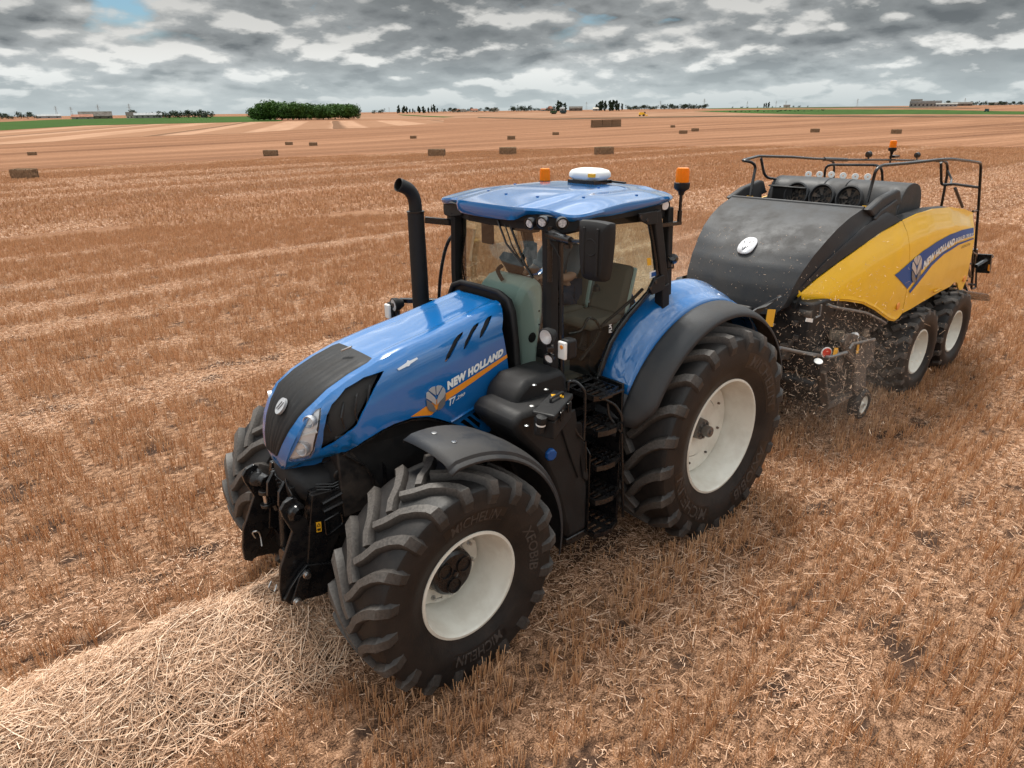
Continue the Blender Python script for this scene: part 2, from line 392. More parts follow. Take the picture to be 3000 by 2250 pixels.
def text_mesh(s, shear=0.0, bold=.0):
    key = (s, shear, bold)
    if key not in _tc:
        cu = bpy.data.curves.new('lettering', 'FONT'); cu.body = s; cu.size = 1; cu.shear = shear; cu.offset = bold; cu.resolution_u = 3; cu.space_character = 1.0 + bold*1.6
        o = bpy.data.objects.new('lettering', cu); COL.objects.link(o); dg = bpy.context.evaluated_depsgraph_get(); dg.update()
        me = bpy.data.meshes.new_from_object(o.evaluated_get(dg)); bpy.data.objects.remove(o)
        vs = [(v.co.x, v.co.y) for v in me.vertices]; fs = [tuple(p.vertices) for p in me.polygons]
        x0, x1 = min(v[0] for v in vs), max(v[0] for v in vs); y0, y1 = min(v[1] for v in vs), max(v[1] for v in vs)
        vs = [((v[0]-x0)/(x1-x0), (v[1]-y0)/(y1-y0)) for v in vs]
        bm = bmesh.new(); bv = [bm.verts.new((v[0], v[1], 0)) for v in vs]
        for f in fs:
            try: bm.faces.new([bv[i] for i in f])
            except ValueError: pass
        for i in range(1, 24): bmesh.ops.bisect_plane(bm, geom=bm.verts[:]+bm.edges[:]+bm.faces[:], plane_co=(i/24, 0, 0), plane_no=(1, 0, 0))
        bm.verts.index_update()
        _tc[key] = ([(v.co.x, v.co.y) for v in bm.verts], [tuple(v.index for v in f.verts) for f in bm.faces], (x1-x0)/(y1-y0)); bm.free()
        bpy.data.meshes.remove(me)
    return _tc[key]
def put_text(s, fn, shear=0.0, bold=0.0):
    vs, fs, asp = text_mesh(s, shear, bold)
    return [fn(u, v) for u, v in vs], fs
def quadmap(bl, br, tr, tl):
    def f(u, v): return tuple((1-u)*(1-v)*a + u*(1-v)*b + u*v*c + (1-u)*v*d for a, b, c, d in zip(bl, br, tr, tl))
    return f
# ================================================================== GROUND
def ground_mat():
    m = bpy.data.materials.new('stubble_field'); m.use_nodes = True; nt = m.node_tree; b = nt.nodes['Principled BSDF']; b.inputs['Roughness'].default_value = .95; b.inputs['Specular IOR Level'].default_value = .1
    g = nt.nodes.new('ShaderNodeNewGeometry'); sx = nt.nodes.new('ShaderNodeSeparateXYZ'); nt.links.new(g.outputs['Position'], sx.inputs[0])
    def ns(scx, scy, det=4.0, rough=.6, off=0.0, skew=0.0):
        c = nt.nodes.new('ShaderNodeCombineXYZ'); yy = mth(nt, 'ADD', sx.outputs[1], mth(nt, 'MULTIPLY', sx.outputs[0], skew))
        nt.links.new(mth(nt, 'MULTIPLY', sx.outputs[0], scx), c.inputs[0]); nt.links.new(mth(nt, 'MULTIPLY', yy, scy), c.inputs[1]); c.inputs[2].default_value = off
        n = nt.nodes.new('ShaderNodeTexNoise'); n.inputs['Scale'].default_value = 1; n.inputs['Detail'].default_value = det; n.inputs['Roughness'].default_value = rough
        nt.links.new(c.outputs[0], n.inputs['Vector']); return n.outputs[0]
    dist = mth(nt, 'SQRT', mth(nt, 'ADD', mth(nt, 'POWER', mth(nt, 'SUBTRACT', sx.outputs[0], 5.4), 2.0), mth(nt, 'POWER', mth(nt, 'SUBTRACT', sx.outputs[1], 4.4), 2.0)))
    far = ramp(nt, mth(nt, 'DIVIDE', dist, 100.0, clamp=True), [(.16, 0.0), (.38, 1.0)])
    # near litter
    n1 = ns(9, 14, 8, .75); n2 = ns(70, 90, 5, .7, 2)
    near = ramp(nt, mth(nt, 'ADD', mth(nt, 'MULTIPLY', n1, .5), mth(nt, 'MULTIPLY', n2, .5)), [(.39, (.035, .020, .013)), (.47, (.15, .078, .044)), (.53, (.42, .235, .135)), (.61, (.66, .41, .27))])
    patch_ = ramp(nt, ns(1.3, 2.0, 5, .6, 7), [(.56, 0.0), (.63, .85)]); near = mixc(nt, patch_, near, (.055, .034, .026))
    # far field: long streaks along the rows of uneven width, plus broad swathes
    s1 = ns(.02, 1.1, 6, .68, 3, .02); s2 = ns(.006, .20, 6, .72, 5, .03); s3 = ns(.9, 2.4, 4, .7, 9); s4 = ns(.004, .035, 3, .5, 11, -.05)
    v = mth(nt, 'ADD', mth(nt, 'ADD', mth(nt, 'MULTIPLY', s1, .28), mth(nt, 'MULTIPLY', s2, .38)), mth(nt, 'ADD', mth(nt, 'MULTIPLY', s3, .18), mth(nt, 'MULTIPLY', s4, .16)))
    fc = ramp(nt, v, [(.41, (.085, .038, .019)), (.46, (.175, .081, .040)), (.52, (.255, .125, .066)), (.59, (.37, .205, .12))])
    nt.links.new(mixc(nt, far, near, fc), b.inputs['Base Color'])
    bp = N(nt, 'ShaderNodeBump', Strength=.9, Distance=.03); nt.links.new(n2, bp.inputs['Height']); nt.links.new(bp.outputs[0], b.inputs['Normal'])
    return m
GM = ground_mat()
def ground_h(x, y):
    z = ground_z(x, y); d = math.hypot(x, y)
    if d < 60:
        z += .02*mnoise.noise((x*.9, y*.9, 1.3))*sstep(60, 30, d) + .012*mnoise.noise((x*3.1, y*3.1, 4.1))*sstep(30, 15, d) - .012
    return z
vs, fs = [], []
rads = [0.0] + [1.0*1.0]; r = 1.0
while r < 14000: r *= 1.045 if r > 12 else 1.0; r += .45 if r <= 12 else 0; rads.append(r)
na = 180
for r in rads[1:]:
    for k in range(na):
        a = 2*math.pi*k/na; x, y = 1+r*math.cos(a), r*math.sin(a); vs.append((x, y, ground_h(x, y)))
k0 = len(vs); vs.append((1, 0, ground_h(1, 0)))
for i in range(len(rads)-2):
    for k in range(na): fs.append((i*na+k, i*na+(k+1) % na, (i+1)*na+(k+1) % na, (i+1)*na+k))
for k in range(na): fs.append((k, (k+1) % na, k0))
go = obj('ground', MB().add(vs, fs), GM); go['kind'] = 'structure'
# ------------------------------------------------------------------ straw materials and instanced stubble
def straw_mat(name, cols, seed_attr='rnd'):
    m = bpy.data.materials.new(name); m.use_nodes = True; nt = m.node_tree; b = nt.nodes['Principled BSDF']; b.inputs['Roughness'].default_value = .55; b.inputs['Specular IOR Level'].default_value = .35
    at = nt.nodes.new('ShaderNodeAttribute'); at.attribute_name = seed_attr
    oi = nt.nodes.new('ShaderNodeObjectInfo')
    f = mth(nt, 'FRACT', mth(nt, 'ADD', at.outputs['Fac'], mth(nt, 'MULTIPLY', oi.outputs['Random'], .37)))
    k = len(cols)-1; nt.links.new(ramp(nt, at.outputs['Fac'], [(i/k, c) for i, c in enumerate(cols)]), b.inputs['Base Color'])
    b.inputs['Subsurface Weight'].default_value = 0
    return m
ST_UP = straw_mat('stubble_straw', [(.25, .118, .053), (.42, .208, .092), (.55, .298, .145), (.65, .38, .205), (.75, .49, .30)])
ST_LIE = straw_mat('lying_straw', [(.42, .225, .125), (.62, .365, .215), (.74, .48, .31), (.82, .60, .44)])
ST_WIN = straw_mat('windrow_straw', [(.22, .12, .066), (.54, .33, .20), (.72, .49, .33), (.86, .66, .49)])
def stalk(V_, F_, A_, p, d, L, w, rv, sides=3, bend=0.0):
    d = d.normalized(); u = d.cross(Vector((.3, .8, .52))).normalized(); v = d.cross(u); k = len(V_); segs = 2 if bend else 1
    for s_ in range(segs+1):
        t = s_/segs; q = p + d*L*t + v*bend*L*(t*(1-t))*4
        for j in range(sides): a = j*2*math.pi/sides; V_.append(q+(u*math.cos(a)+v*math.sin(a))*w*.5); A_.append(rv)
    for s_ in range(segs):
        for j in range(sides): F_.append((k+s_*sides+j, k+s_*sides+(j+1) % sides, k+(s_+1)*sides+(j+1) % sides, k+(s_+1)*sides+j))
    F_.append(tuple(k+segs*sides+j for j in range(sides)))
def mk_mesh(name, V_, F_, A_, mats, mi=None):
    me = bpy.data.meshes.new(name); me.from_pydata([tuple(v) for v in V_], [], F_)
    for m in mats: me.materials.append(m)
    at = me.attributes.new('rnd', 'FLOAT', 'POINT'); at.data.foreach_set('value', A_)
    if mi: me.polygons.foreach_set('material_index', mi)
    return me
def tile(seed, size, row, per_m, h, w, lie_n, lie_len, gap=0.0, lie_w=1.0):
    R_ = random.Random(seed); V_, F_, A_, MI = [], [], [], []
    for r_ in range(int(size/row)):
        y = -size/2 + (r_+.5)*row
        n = int(size*per_m); x = -size/2
        while x < size/2:
            x += R_.expovariate(per_m)
            dens = mnoise.noise((x*2.2+seed*7, y*2.2, seed))
            if dens < -.22+gap: continue
            for q in range(R_.choice((1, 2, 2, 3, 4))):
                p = Vector((x+R_.gauss(0, .012), y+R_.gauss(0, .014), -.03)); tl = .13 if R_.random() < .8 else .5
                L = h*R_.uniform(.55, 1.12); k = len(F_); stalk(V_, F_, A_, p, Vector((R_.gauss(0, tl), R_.gauss(0, tl), 1)), L+.03, w*R_.uniform(.7, 1.2), min(1, max(0, R_.gauss(.5, .24))))
                MI += [0]*(len(F_)-k)
    for _ in range(lie_n):
        p = Vector((R_.uniform(-size/2, size/2), R_.uniform(-size/2, size/2), abs(R_.gauss(0, .02))+.002)); a = R_.uniform(0, 6.28); k = len(F_)
        stalk(V_, F_, A_, p, Vector((math.cos(a), math.sin(a), R_.gauss(0, .18))), lie_len*R_.uniform(.25, 1.3), w*lie_w*R_.uniform(.6, 1.1), min(1, max(0, R_.gauss(.55, .25))), 3, R_.uniform(-.08, .08) if lie_len > .1 else 0)
        MI += [1]*(len(F_)-k)
    return mk_mesh('straw_tile', V_, F_, A_, [ST_UP, ST_LIE], MI)
def scatter(name, label, meshes, pts, kindlabel='stubble'):
    "one object whose geometry nodes place the tile meshes on its points (x, y, z, rot, which)"
    hid = []
    gcol = bpy.data.collections.new(name+'_tiles')
    for i, me in enumerate(meshes):
        o = bpy.data.objects.new('%s_tile' % name, me); gcol.objects.link(o); hid.append(o)
    me = bpy.data.meshes.new(name); me.from_pydata([p[:3] for p in pts], [], [])
    me.attributes.new('rot', 'FLOAT', 'POINT').data.foreach_set('value', [float(p[3]) for p in pts]); me.attributes.new('which', 'INT', 'POINT').data.foreach_set('value', [int(p[4]) for p in pts])
    me.attributes.new('tilt', 'FLOAT_VECTOR', 'POINT').data.foreach_set('vector', [c for p in pts for c in p[5]])
    o = bpy.data.objects.new(name, me); COL.objects.link(o); o['kind'] = 'stuff'; o['label'] = label; o['category'] = kindlabel
    ng = bpy.data.node_groups.new(name+'_nodes', 'GeometryNodeTree'); ng.interface.new_socket('Geometry', in_out='INPUT', socket_type='NodeSocketGeometry'); ng.interface.new_socket('Geometry', in_out='OUTPUT', socket_type='NodeSocketGeometry')
    gi, gout = ng.nodes.new('NodeGroupInput'), ng.nodes.new('NodeGroupOutput'); ip = ng.nodes.new('GeometryNodeInstanceOnPoints'); ci = ng.nodes.new('GeometryNodeCollectionInfo')
    ci.inputs['Collection'].default_value = gcol; ci.inputs['Separate Children'].default_value = True; ci.inputs['Reset Children'].default_value = True
    def attr(nm, dt):
        a = ng.nodes.new('GeometryNodeInputNamedAttribute'); a.data_type = dt; a.inputs['Name'].default_value = nm; return next(s for s in a.outputs if s.enabled)
    ng.links.new(gi.outputs[0], ip.inputs['Points']); ng.links.new(ci.outputs[0], ip.inputs['Instance']); ip.inputs['Pick Instance'].default_value = True
    ng.links.new(attr('which', 'INT'), ip.inputs['Instance Index']); ng.links.new(attr('tilt', 'FLOAT_VECTOR'), ip.inputs['Rotation'])
    ng.links.new(ip.outputs[0], gout.inputs[0]); md = o.modifiers.new('scatter', 'NODES'); md.node_group = ng
    return o
# visible wedge test
import sys as _s
def seen(x, y, z=0, mar=.12):
    d = Vector((x, y, z))-Vector((CX, CY, CZ)); f_ = d.dot(fwd)
    if f_ < .3: return d.length < 4.2
    u, v = d.dot(rt)/f_*FPX/1500, d.dot(up)/f_*FPX/1125
    return abs(u) < 1+mar+1.2/f_ and abs(v) < 1+mar+1.6/f_
def tilt_at(x, y, e=1.0):
    dzx = (ground_z(x+e, y)-ground_z(x-e, y))/(2*e); dzy = (ground_z(x, y+e)-ground_z(x, y-e))/(2*e); return math.atan(dzy), -math.atan(dzx)
WHEEL_TRACKS = (1.0, -1.0)
def chaff_band(x, y):
    # bands of pale chaff running along the rows (spread straw), outside the cut swath under the tractor
    a = mnoise.noise((x*.05, y*.55+.3*math.sin(x*.2), 3.3)); return a
S1 = .5
t_d = [tile(10+i, S1, .125, 38, .150, .0056, 48, .05) for i in range(6)]
t_m = [tile(20+i, S1, .125, 26, .135, .0054, 130, .05) for i in range(4)]
t_s = [tile(30+i, S1, .125, 9, .10, .0050, 330, .055, .1) for i in range(4)]
near_pts = []; R_ = random.Random(3)
for i in range(-66, 24):
    for j in range(-66, 20):
        x, y = i*S1, j*S1; z = ground_h(x, y); dd = math.hypot(x-CX, y-CY)
        if dd > 29 or not seen(x, y, z): continue
        # pale bands of chaff between the standing rows, following the direction of travel
        a = .24*math.sin(2*math.pi*(y+.35*mnoise.noise((x*.12, y*.2, 2)))/2.3) + .65*mnoise.noise((x*.08, y*.85, 3.3)) + .14*mnoise.noise((x*.8, y*1.1, 6.1))
        trk = (abs(abs(y)-1.0) < .45 and x < 2.4 and x > -8)
        near_w = .8 < y < 2.3 and -3 < x < 2.6
        if x > 2.6 and .5 < y < 2.2: a -= .25
        if trk or (near_w and mnoise.noise((x*.5, y*1.2, 9)) > -.12): a += .3
        which = R_.randrange(6) if a < .17 else (6+R_.randrange(4) if a < .34 else 10+R_.randrange(4))
        fl = math.pi*R_.randrange(2); tx, ty = tilt_at(x, y)
        if fl: tx, ty = -tx, -ty
        near_pts.append((x, y, z+.004, fl, which, (tx, ty, fl)))
scatter('stubble', 'short upright wheat stubble and chaff covering the field around the tractor', t_d+t_m+t_s, near_pts)
S2 = 3.0
f_d = [tile(50+i, S2, .25, 11, .15, .015, 350, .08, 0, 1.0) for i in range(3)] + [tile(60+i, S2, .25, 5, .12, .015, 1100, .10, .05, 1.0) for i in range(2)]
far_pts = []
for i in range(-40, 8):
    for j in range(-42, 6):
        x, y = i*S2, j*S2; dd = math.hypot(x-CX, y-CY); z = ground_h(x, y)
        if dd < 29.5 or dd > 92 or not seen(x, y, z, .05): continue
        a = mnoise.noise((x*.02, y*.22, 8.3)); which = R_.randrange(3) if a < .12 else 3+R_.randrange(2)
        fl = math.pi*R_.randrange(2); tx, ty = tilt_at(x, y)
        if fl: tx, ty = -tx, -ty
        far_pts.append((x, y, z+.004, fl, which, (tx, ty, fl)))
scatter('far_stubble', 'wheat stubble of the middle distance in long rows towards the bales', f_d, far_pts)
# ------------------------------------------------------------------ windrow of loose straw running under the tractor
def wind_h(x, y):
    c = -.12+.10*mnoise.noise((x*.5, 0, 2)); w = .60+.12*mnoise.noise((x*.8, 3, 5)); q = (y-c)/w
    if abs(q) > 1.35: return 0
    t = min(1, abs(q)/1.2); return (.36+.15*mnoise.noise((x*1.9, y*1.7, 9)))*(1-t*t)**1.3
V_, F_, A_ = [], [], []; R_ = random.Random(11)
for k in range(52000):
    x = 7.6 - 6.0*R_.random()**1.0; y = R_.gauss(-.14, .40)
    h = wind_h(x, y)
    if h < .01 and R_.random() < .93: continue
    a = R_.gauss(.25, .85) if R_.random() < .7 else R_.uniform(0, 6.28)
    z = ground_z(x, y) + h*(1-.42*R_.random()**2) + R_.uniform(0, .03); L = R_.uniform(.08, .34)
    gx_ = (wind_h(x+.05, y)-wind_h(x-.05, y))/.1; gy_ = (wind_h(x, y+.05)-wind_h(x, y-.05))/.1
    d = Vector((math.cos(a), math.sin(a), gx_*math.cos(a)+gy_*math.sin(a)+R_.gauss(0, .24))); stalk(V_, F_, A_, Vector((x, y, z))-d*L*.5, d, L, R_.uniform(.0030, .0062), min(1, max(0, R_.gauss(.5, .33))), 3, R_.uniform(-.12, .12))
me = mk_mesh('straw_windrow', V_, F_, A_, [ST_WIN]); wo = bpy.data.objects.new('straw_windrow', me); COL.objects.link(wo); tag(wo, 'thick windrow of loose pale straw lying ahead of the tractor and under it', 'straw', kind='stuff')
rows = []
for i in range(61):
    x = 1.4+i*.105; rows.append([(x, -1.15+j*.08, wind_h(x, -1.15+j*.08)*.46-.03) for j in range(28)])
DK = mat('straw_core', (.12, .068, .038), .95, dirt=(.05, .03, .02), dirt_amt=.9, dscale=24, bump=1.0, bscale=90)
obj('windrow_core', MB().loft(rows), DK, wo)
# straw bits thrown up around the baler intake
V_, F_, A_ = [], [], []
for k in range(5200):
    x = R_.gauss(-2.75, .50); y = R_.gauss(.95, .38); z = abs(R_.gauss(.85, .5))+.08
    if z > 2.6 or (x > -1.9 and y < .6): continue
    d = Vector((R_.gauss(0, 1), R_.gauss(0, 1), R_.gauss(0, 1))); stalk(V_, F_, A_, Vector((x, y, z)), d, R_.uniform(.006, .035)*(2.4 if R_.random() < .12 else 1), R_.uniform(.0016, .0035), R_.uniform(.5, 1))
for k in range(260):
    p = Vector((R_.uniform(-2.6, -1.9), R_.uniform(-.6, .9), R_.uniform(1.6, 2.5))); stalk(V_, F_, A_, p+Vector((.1, 0, 0)), Vector((R_.gauss(0, 1), R_.gauss(0, 1), R_.gauss(0, 1))), R_.uniform(.008, .022), .0025, R_.uniform(.5, 1))
me = mk_mesh('flying_straw', V_, F_, A_, [ST_WIN]); fo_ = bpy.data.objects.new('flying_straw', me); COL.objects.link(fo_); tag(fo_, 'bits of straw and chaff flying around the intake of the baler', 'straw', kind='stuff')
# thin dust hanging over the intake and behind it
dm = bpy.data.materials.new('dust_air'); dm.use_nodes = True; nt = dm.node_tree; nt.nodes.clear(); o_ = nt.nodes.new('ShaderNodeOutputMaterial'); pv = nt.nodes.new('ShaderNodeVolumePrincipled')
pv.inputs['Color'].default_value = (.80, .62, .50, 1); tcn = nt.nodes.new('ShaderNodeTexCoord'); gr = nt.nodes.new('ShaderNodeTexGradient'); gr.gradient_type = 'SPHERICAL'; nt.links.new(tcn.outputs['Object'], gr.inputs[0])
nt.links.new(mth(nt, 'MULTIPLY', gr.outputs[0], .15), pv.inputs['Density']); nt.links.new(pv.outputs[0], o_.inputs['Volume'])
for loc_, sc_, nm_, lb_ in (((-2.9, -1.9, 1.2), (2.4, 1.9, 1.5), 'dust_cloud', 'pale dust hanging on the far side of the baler'), ((-2.8, 1.25, .75), (1.3, .75, .95), 'dust_cloud', 'thin brown dust around the near side of the baler intake')):
    b = MB(); b.lathe([(math.sin(math.pi*k/12), -math.cos(math.pi*k/12)) for k in range(13)], (0, 0, 0), (0, 0, 1), 24); do_ = obj(nm_, b, dm); do_.location = loc_; do_.scale = sc_; tag(do_, lb_, 'dust', kind='stuff')
# loose clumps of trampled straw on the near side
V_, F_, A_ = [], [], []
for k in range(1500):
    x = R_.uniform(-2.4, 2.4); y = R_.gauss(1.7, .35) if R_.random() < .6 else R_.uniform(1.0, 4.0)
    if not seen(x, y): continue
    a = R_.uniform(0, 6.28); stalk(V_, F_, A_, Vector((x, y, ground_h(x, y)+abs(R_.gauss(0, .03))+.01)), Vector((math.cos(a), math.sin(a), R_.gauss(0, .25))), R_.uniform(.05, .24), R_.uniform(.003, .005), R_.uniform(.3, 1), 3, R_.uniform(-.15, .15))
me = mk_mesh('trampled_straw', V_, F_, A_, [ST_LIE]); fo_ = bpy.data.objects.new('trampled_straw', me); COL.objects.link(fo_); tag(fo_, 'trampled loose straw lying beside the tractor wheels', 'straw', kind='stuff')
# ================================================================== FAR FIELDS
def field_mat(name, c1, c2, sx_, sy_, dirdeg, stripes=0.0, c3=None):
    m = bpy.data.materials.new(name); m.use_nodes = True; nt = m.node_tree; b = nt.nodes['Principled BSDF']; b.inputs['Roughness'].default_value = .95; b.inputs['Specular IOR Level'].default_value = .1
    g = nt.nodes.new('ShaderNodeNewGeometry'); mp = nt.nodes.new('ShaderNodeMapping'); mp.vector_type = 'TEXTURE'; mp.inputs['Rotation'].default_value = (0, 0, math.radians(dirdeg)); mp.inputs['Scale'].default_value = (1/sx_, 1/sy_, 1)
    nt.links.new(g.outputs['Position'], mp.inputs[0]); n = N(nt, 'ShaderNodeTexNoise', Scale=1.0, Detail=5.0, Roughness=.6); nt.links.new(mp.outputs[0], n.inputs['Vector'])
    c = ramp(nt, n.outputs[0], [(.38, c1), (.62, c2)])
    if stripes:
        mp2 = nt.nodes.new('ShaderNodeMapping'); mp2.vector_type = 'TEXTURE'; mp2.inputs['Rotation'].default_value = (0, 0, math.radians(dirdeg)); nt.links.new(g.outputs['Position'], mp2.inputs[0])
        sx = nt.nodes.new('ShaderNodeSeparateXYZ'); nt.links.new(mp2.outputs[0], sx.inputs[0])
        w = mth(nt, 'FRACT', mth(nt, 'ADD', mth(nt, 'DIVIDE', sx.outputs[1], stripes), mth(nt, 'MULTIPLY', n.outputs[0], .12)))
        c = mixc(nt, ramp(nt, w, [(.44, 0.0), (.5, .75), (.94, .75), (1.0, 0.0)]), c, c3)
        w2 = mth(nt, 'FRACT', mth(nt, 'ADD', mth(nt, 'DIVIDE', sx.outputs[1], stripes*2), mth(nt, 'MULTIPLY', n.outputs[0], .05)))
        c = mixc(nt, ramp(nt, w2, [(.0, .85), (.06, .85), (.10, 0.0), (1, 0.0)]), c, (.12, .06, .03))
    nt.links.new(c, b.inputs['Base Color']); return m
def sheet(name, pts, mt_, lift=.25, sp=None):
    P = [(p[0], p[1]) for p in pts]; d = math.hypot(P[0][0], P[0][1])
    sp = sp or max(8, math.hypot(max(p[0] for p in P)-min(p[0] for p in P), max(p[1] for p in P)-min(p[1] for p in P))/18)
    o = obj(name, MB().add(*patch(P, lambda x, y: (x, y, ground_h(x, y)+lift), sp)), mt_); o['kind'] = 'structure'; return o
FGREEN = field_mat('green_crop', (.022, .055, .006), (.04, .088, .010), .02, .2, 10)
FPALE = field_mat('pale_stubble', (.32, .18, .107), (.38, .222, .138), .01, .12, 62, 40.0, (.23, .115, .06))
FPALE2 = field_mat('pale_field', (.22, .115, .065), (.30, .17, .10), .003, .03, 20)
FDARK = field_mat('dark_strip', (.07, .05, .03), (.11, .08, .045), .01, .2, 10)
far = [(4.080, -355.090, -5.174), (1.902, -560.122, -4.977), (-65.548, -576.475, -4.859), (-141.237, -700.751, -4.067), (-207.365, -692.775, -3.828), (-299.763, -670.470, -3.376), (-340.854, -601.208, -3.308), (-369.700, -503.430, -3.041), (-292.095, -398.496, -3.336), (-202.295, -337.994, -3.804), (-158.954, -350.349, -4.231), (-122.003, -322.661, -4.432), (-90.241, -336.234, -4.717), (-75.372, -330.031, -4.833), (-52.340, -311.825, -4.982), (-30.885, -301.080, -5.125)]
sheet('pale_striped_field', far, FPALE, .06)
sheet('green_field', [(-17.101, -660.172, -4.618), (-32.050, -1043.183, -1.853), (-121.865, -1019.366, -1.994), (-200.510, -1154.369, -0.641), (-336.946, -1192.165, 0.047), (-411.447, -1173.575, 0.219), (-459.213, -1118.387, -0.022), (-328.307, -725.125, -3.037), (-304.693, -681.326, -3.338), (-209.953, -701.168, -3.776), (-143.031, -709.243, -4.026), (-67.925, -595.321, -4.819)], FGREEN, .10)
sheet('pale_hill_field', [(-615.560, -1079.943, 0.467), (-832.675, -935.900, 0.908), (-829.134, -657.476, 0.038), (-837.566, -447.185, -0.184), (-472.141, -69.257, -1.007), (-384.199, -55.467, -1.026), (-508.761, -244.847, -1.508), (-458.733, -516.415, -2.411), (-383.463, -675.491, -2.869)], FPALE2, .06)
sheet('green_strip_field', [(-870.813, -601.224, 0.183), (-1004.189, -563.374, 0.845), (-995.645, -482.010, 0.680), (-845.614, -290.691, -0.191), (-528.220, -93.346, -0.957), (-428.221, -74.798, -1.026), (-508.109, -177.168, -1.314), (-529.765, -260.282, -1.472), (-660.752, -395.622, -1.092)], FGREEN, .12)
sheet('green_strip_field', [(-4899.149, -3450.822, 4.972), (-5161.284, -3044.953, 4.292), (-1358.147, -595.084, 2.627), (-1143.155, -500.332, 1.458), (-1236.985, -694.583, 2.280), (-1262.674, -832.847, 2.660)], FGREEN, .12)
sheet('dark_field_strip', [(-494.295, -610.949, -2.172), (-403.598, -414.182, -2.576), (-487.947, -314.752, -1.758), (-372.541, -75.913, -1.096), (-357.757, -72.727, -1.096), (-453.760, -292.585, -1.822), (-377.263, -380.107, -2.626), (-461.491, -570.581, -2.412)], FDARK, .16)
sheet('dark_field_strip', [(-642.914, -994.812, 0.093), (-546.672, -771.772, -1.454), (-495.383, -651.187, -2.132), (-469.429, -638.250, -2.306), (-573.296, -874.674, -0.889)], FGREEN, .14)
sheet('dark_field_strip', [(-5222.893, -2938.071, 4.054), (-977.260, -281.712, 0.471), (-927.586, -267.161, 0.220), (-1440.427, -809.208, 3.227)], FDARK, .16)
# ------------------------------------------------------------------ bales
BALEM = bpy.data.materials.new('bale_straw'); BALEM.use_nodes = True; nt = BALEM.node_tree; b = nt.nodes['Principled BSDF']; b.inputs['Roughness'].default_value = .95
tcn = nt.nodes.new('ShaderNodeTexCoord'); mp = nt.nodes.new('ShaderNodeMapping'); mp.inputs['Scale'].default_value = (9, 2.2, 2.2); nt.links.new(tcn.outputs['Object'], mp.inputs[0])
n = N(nt, 'ShaderNodeTexNoise', Scale=1.6, Detail=9.0, Roughness=.75); nt.links.new(mp.outputs[0], n.inputs['Vector'])
nt.links.new(ramp(nt, n.outputs[0], [(.36, (.06, .032, .016)), (.5, (.20, .12, .065)), (.64, (.38, .25, .15))]), b.inputs['Base Color']); bp = N(nt, 'ShaderNodeBump', Strength=1.0, Distance=.05); nt.links.new(n.outputs[0], bp.inputs['Height']); nt.links.new(bp.outputs[0], b.inputs['Normal'])
TWINE = mat('twine', (.10, .07, .03), .8)
def make_bale(label, group):
    t = thing('straw_bale', label, 'bale', (0, 0, 0), group); R_ = random.Random(4)
    bm = bmesh.new(); bmesh.ops.create_grid(bm, x_segments=1, y_segments=1, size=1); bm.free()
    vs, fs = [], []; nx, nyz = 24, 8; L_, W_, H_ = 2.35, 1.2, .88
    ring = []
    for k in range(nyz*4):
        s_, f_ = divmod(k, nyz); f_ = f_/nyz
        ring.append([(-.5+f_, -.5), (.5, -.5+f_), (.5-f_, .5), (-.5, .5-f_)][s_])
    for i in range(nx+1):
        x = -L_/2+L_*i/nx; fl = (.018 if i % 2 else -.01)
        for (a, b_) in ring:
            e = .03*R_.uniform(-1, 1); rr = 1-.05*(abs(a)*2)**6*(abs(b_)*2)**6
            vs.append((x+.02*R_.uniform(-1, 1), a*W_*rr*(1+fl)+e*.5, (b_+.5)*H_*1.0+(.03*R_.uniform(-1, 1)+fl*.5 if b_ > -.45 else 0)))
    m_ = len(ring)
    for i in range(nx):
        for k in range(m_): fs.append((i*m_+k, i*m_+(k+1) % m_, (i+1)*m_+(k+1) % m_, (i+1)*m_+k))
    fs += [tuple(range(m_))[::-1], tuple(nx*m_+k for k in range(m_))]
    obj('straw_block', MB().add(vs, fs), BALEM, t, smooth=False)
    b = MB()
    for y in (-.48, -.29, -.10, .10, .29, .48): b.tube([(-1.19, y, .03), (-1.19, y, .90), (1.19, y, .90), (1.19, y, .03)], .009, 4)
    obj('twine', b, TWINE, t); return t
proto = None
def bale(p, rz, label, group='square bales lying in the stubble field', dz=0):
    global proto
    loc = (p[0], p[1], ground_z(p[0], p[1])+dz)
    if proto is None: proto = make_bale(label, group); proto.location = loc; proto.rotation_euler = (0, 0, rz); return proto
    return dup(proto, loc, rz, label, group)
bl_ = bale((-3.916, -64.794, -0.830), -.85, 'large straw bale at the left edge, nearest of all the bales in the field'); bl_.scale = (.74, .8, .85)
bale((-25.100, -202.969, -4.869), -.7, 'small looking straw bale at the far left behind the nearest bale')
bale((-36.133, -91.593, -1.551), -.85, 'straw bale left of the exhaust in front of the dense wood')
bale((-79.025, -178.475, -3.941), -.8, 'left one of two small straw bales in front of the dense wood')
bale((-76.326, -159.346, -3.513), -.9, 'right one of two small straw bales in front of the dense wood')
bale((-116.790, -176.384, -3.495), -.85, 'thin distant straw bale with a flat dark shadow left of the middle')
bale((-40.852, -59.729, -0.701), -.82, 'straw bale in the row of three behind the roof, the leftmost')
bale((-46.230, -54.242, -0.581), -.62, 'straw bale in the row of three behind the roof, the middle one above the beacon')
bale((-103.787, -118.413, -2.195), -.75, 'distant straw bale right behind the middle bale of the row of three')
bale((-136.714, -137.279, -2.511), -.75, 'small distant straw bale between the bale row and the trailers')
bale((-50.461, -44.403, -0.433), -.42, 'straw bale in the row of three behind the roof, the rightmost showing its end')
bale((-200.840, -145.642, -2.114), .2, 'tiny distant straw bale seen end on, right of the bale stack')
bale((-139.992, -98.338, -1.689), -.5, 'front one of two overlapping distant bales right of the stack')
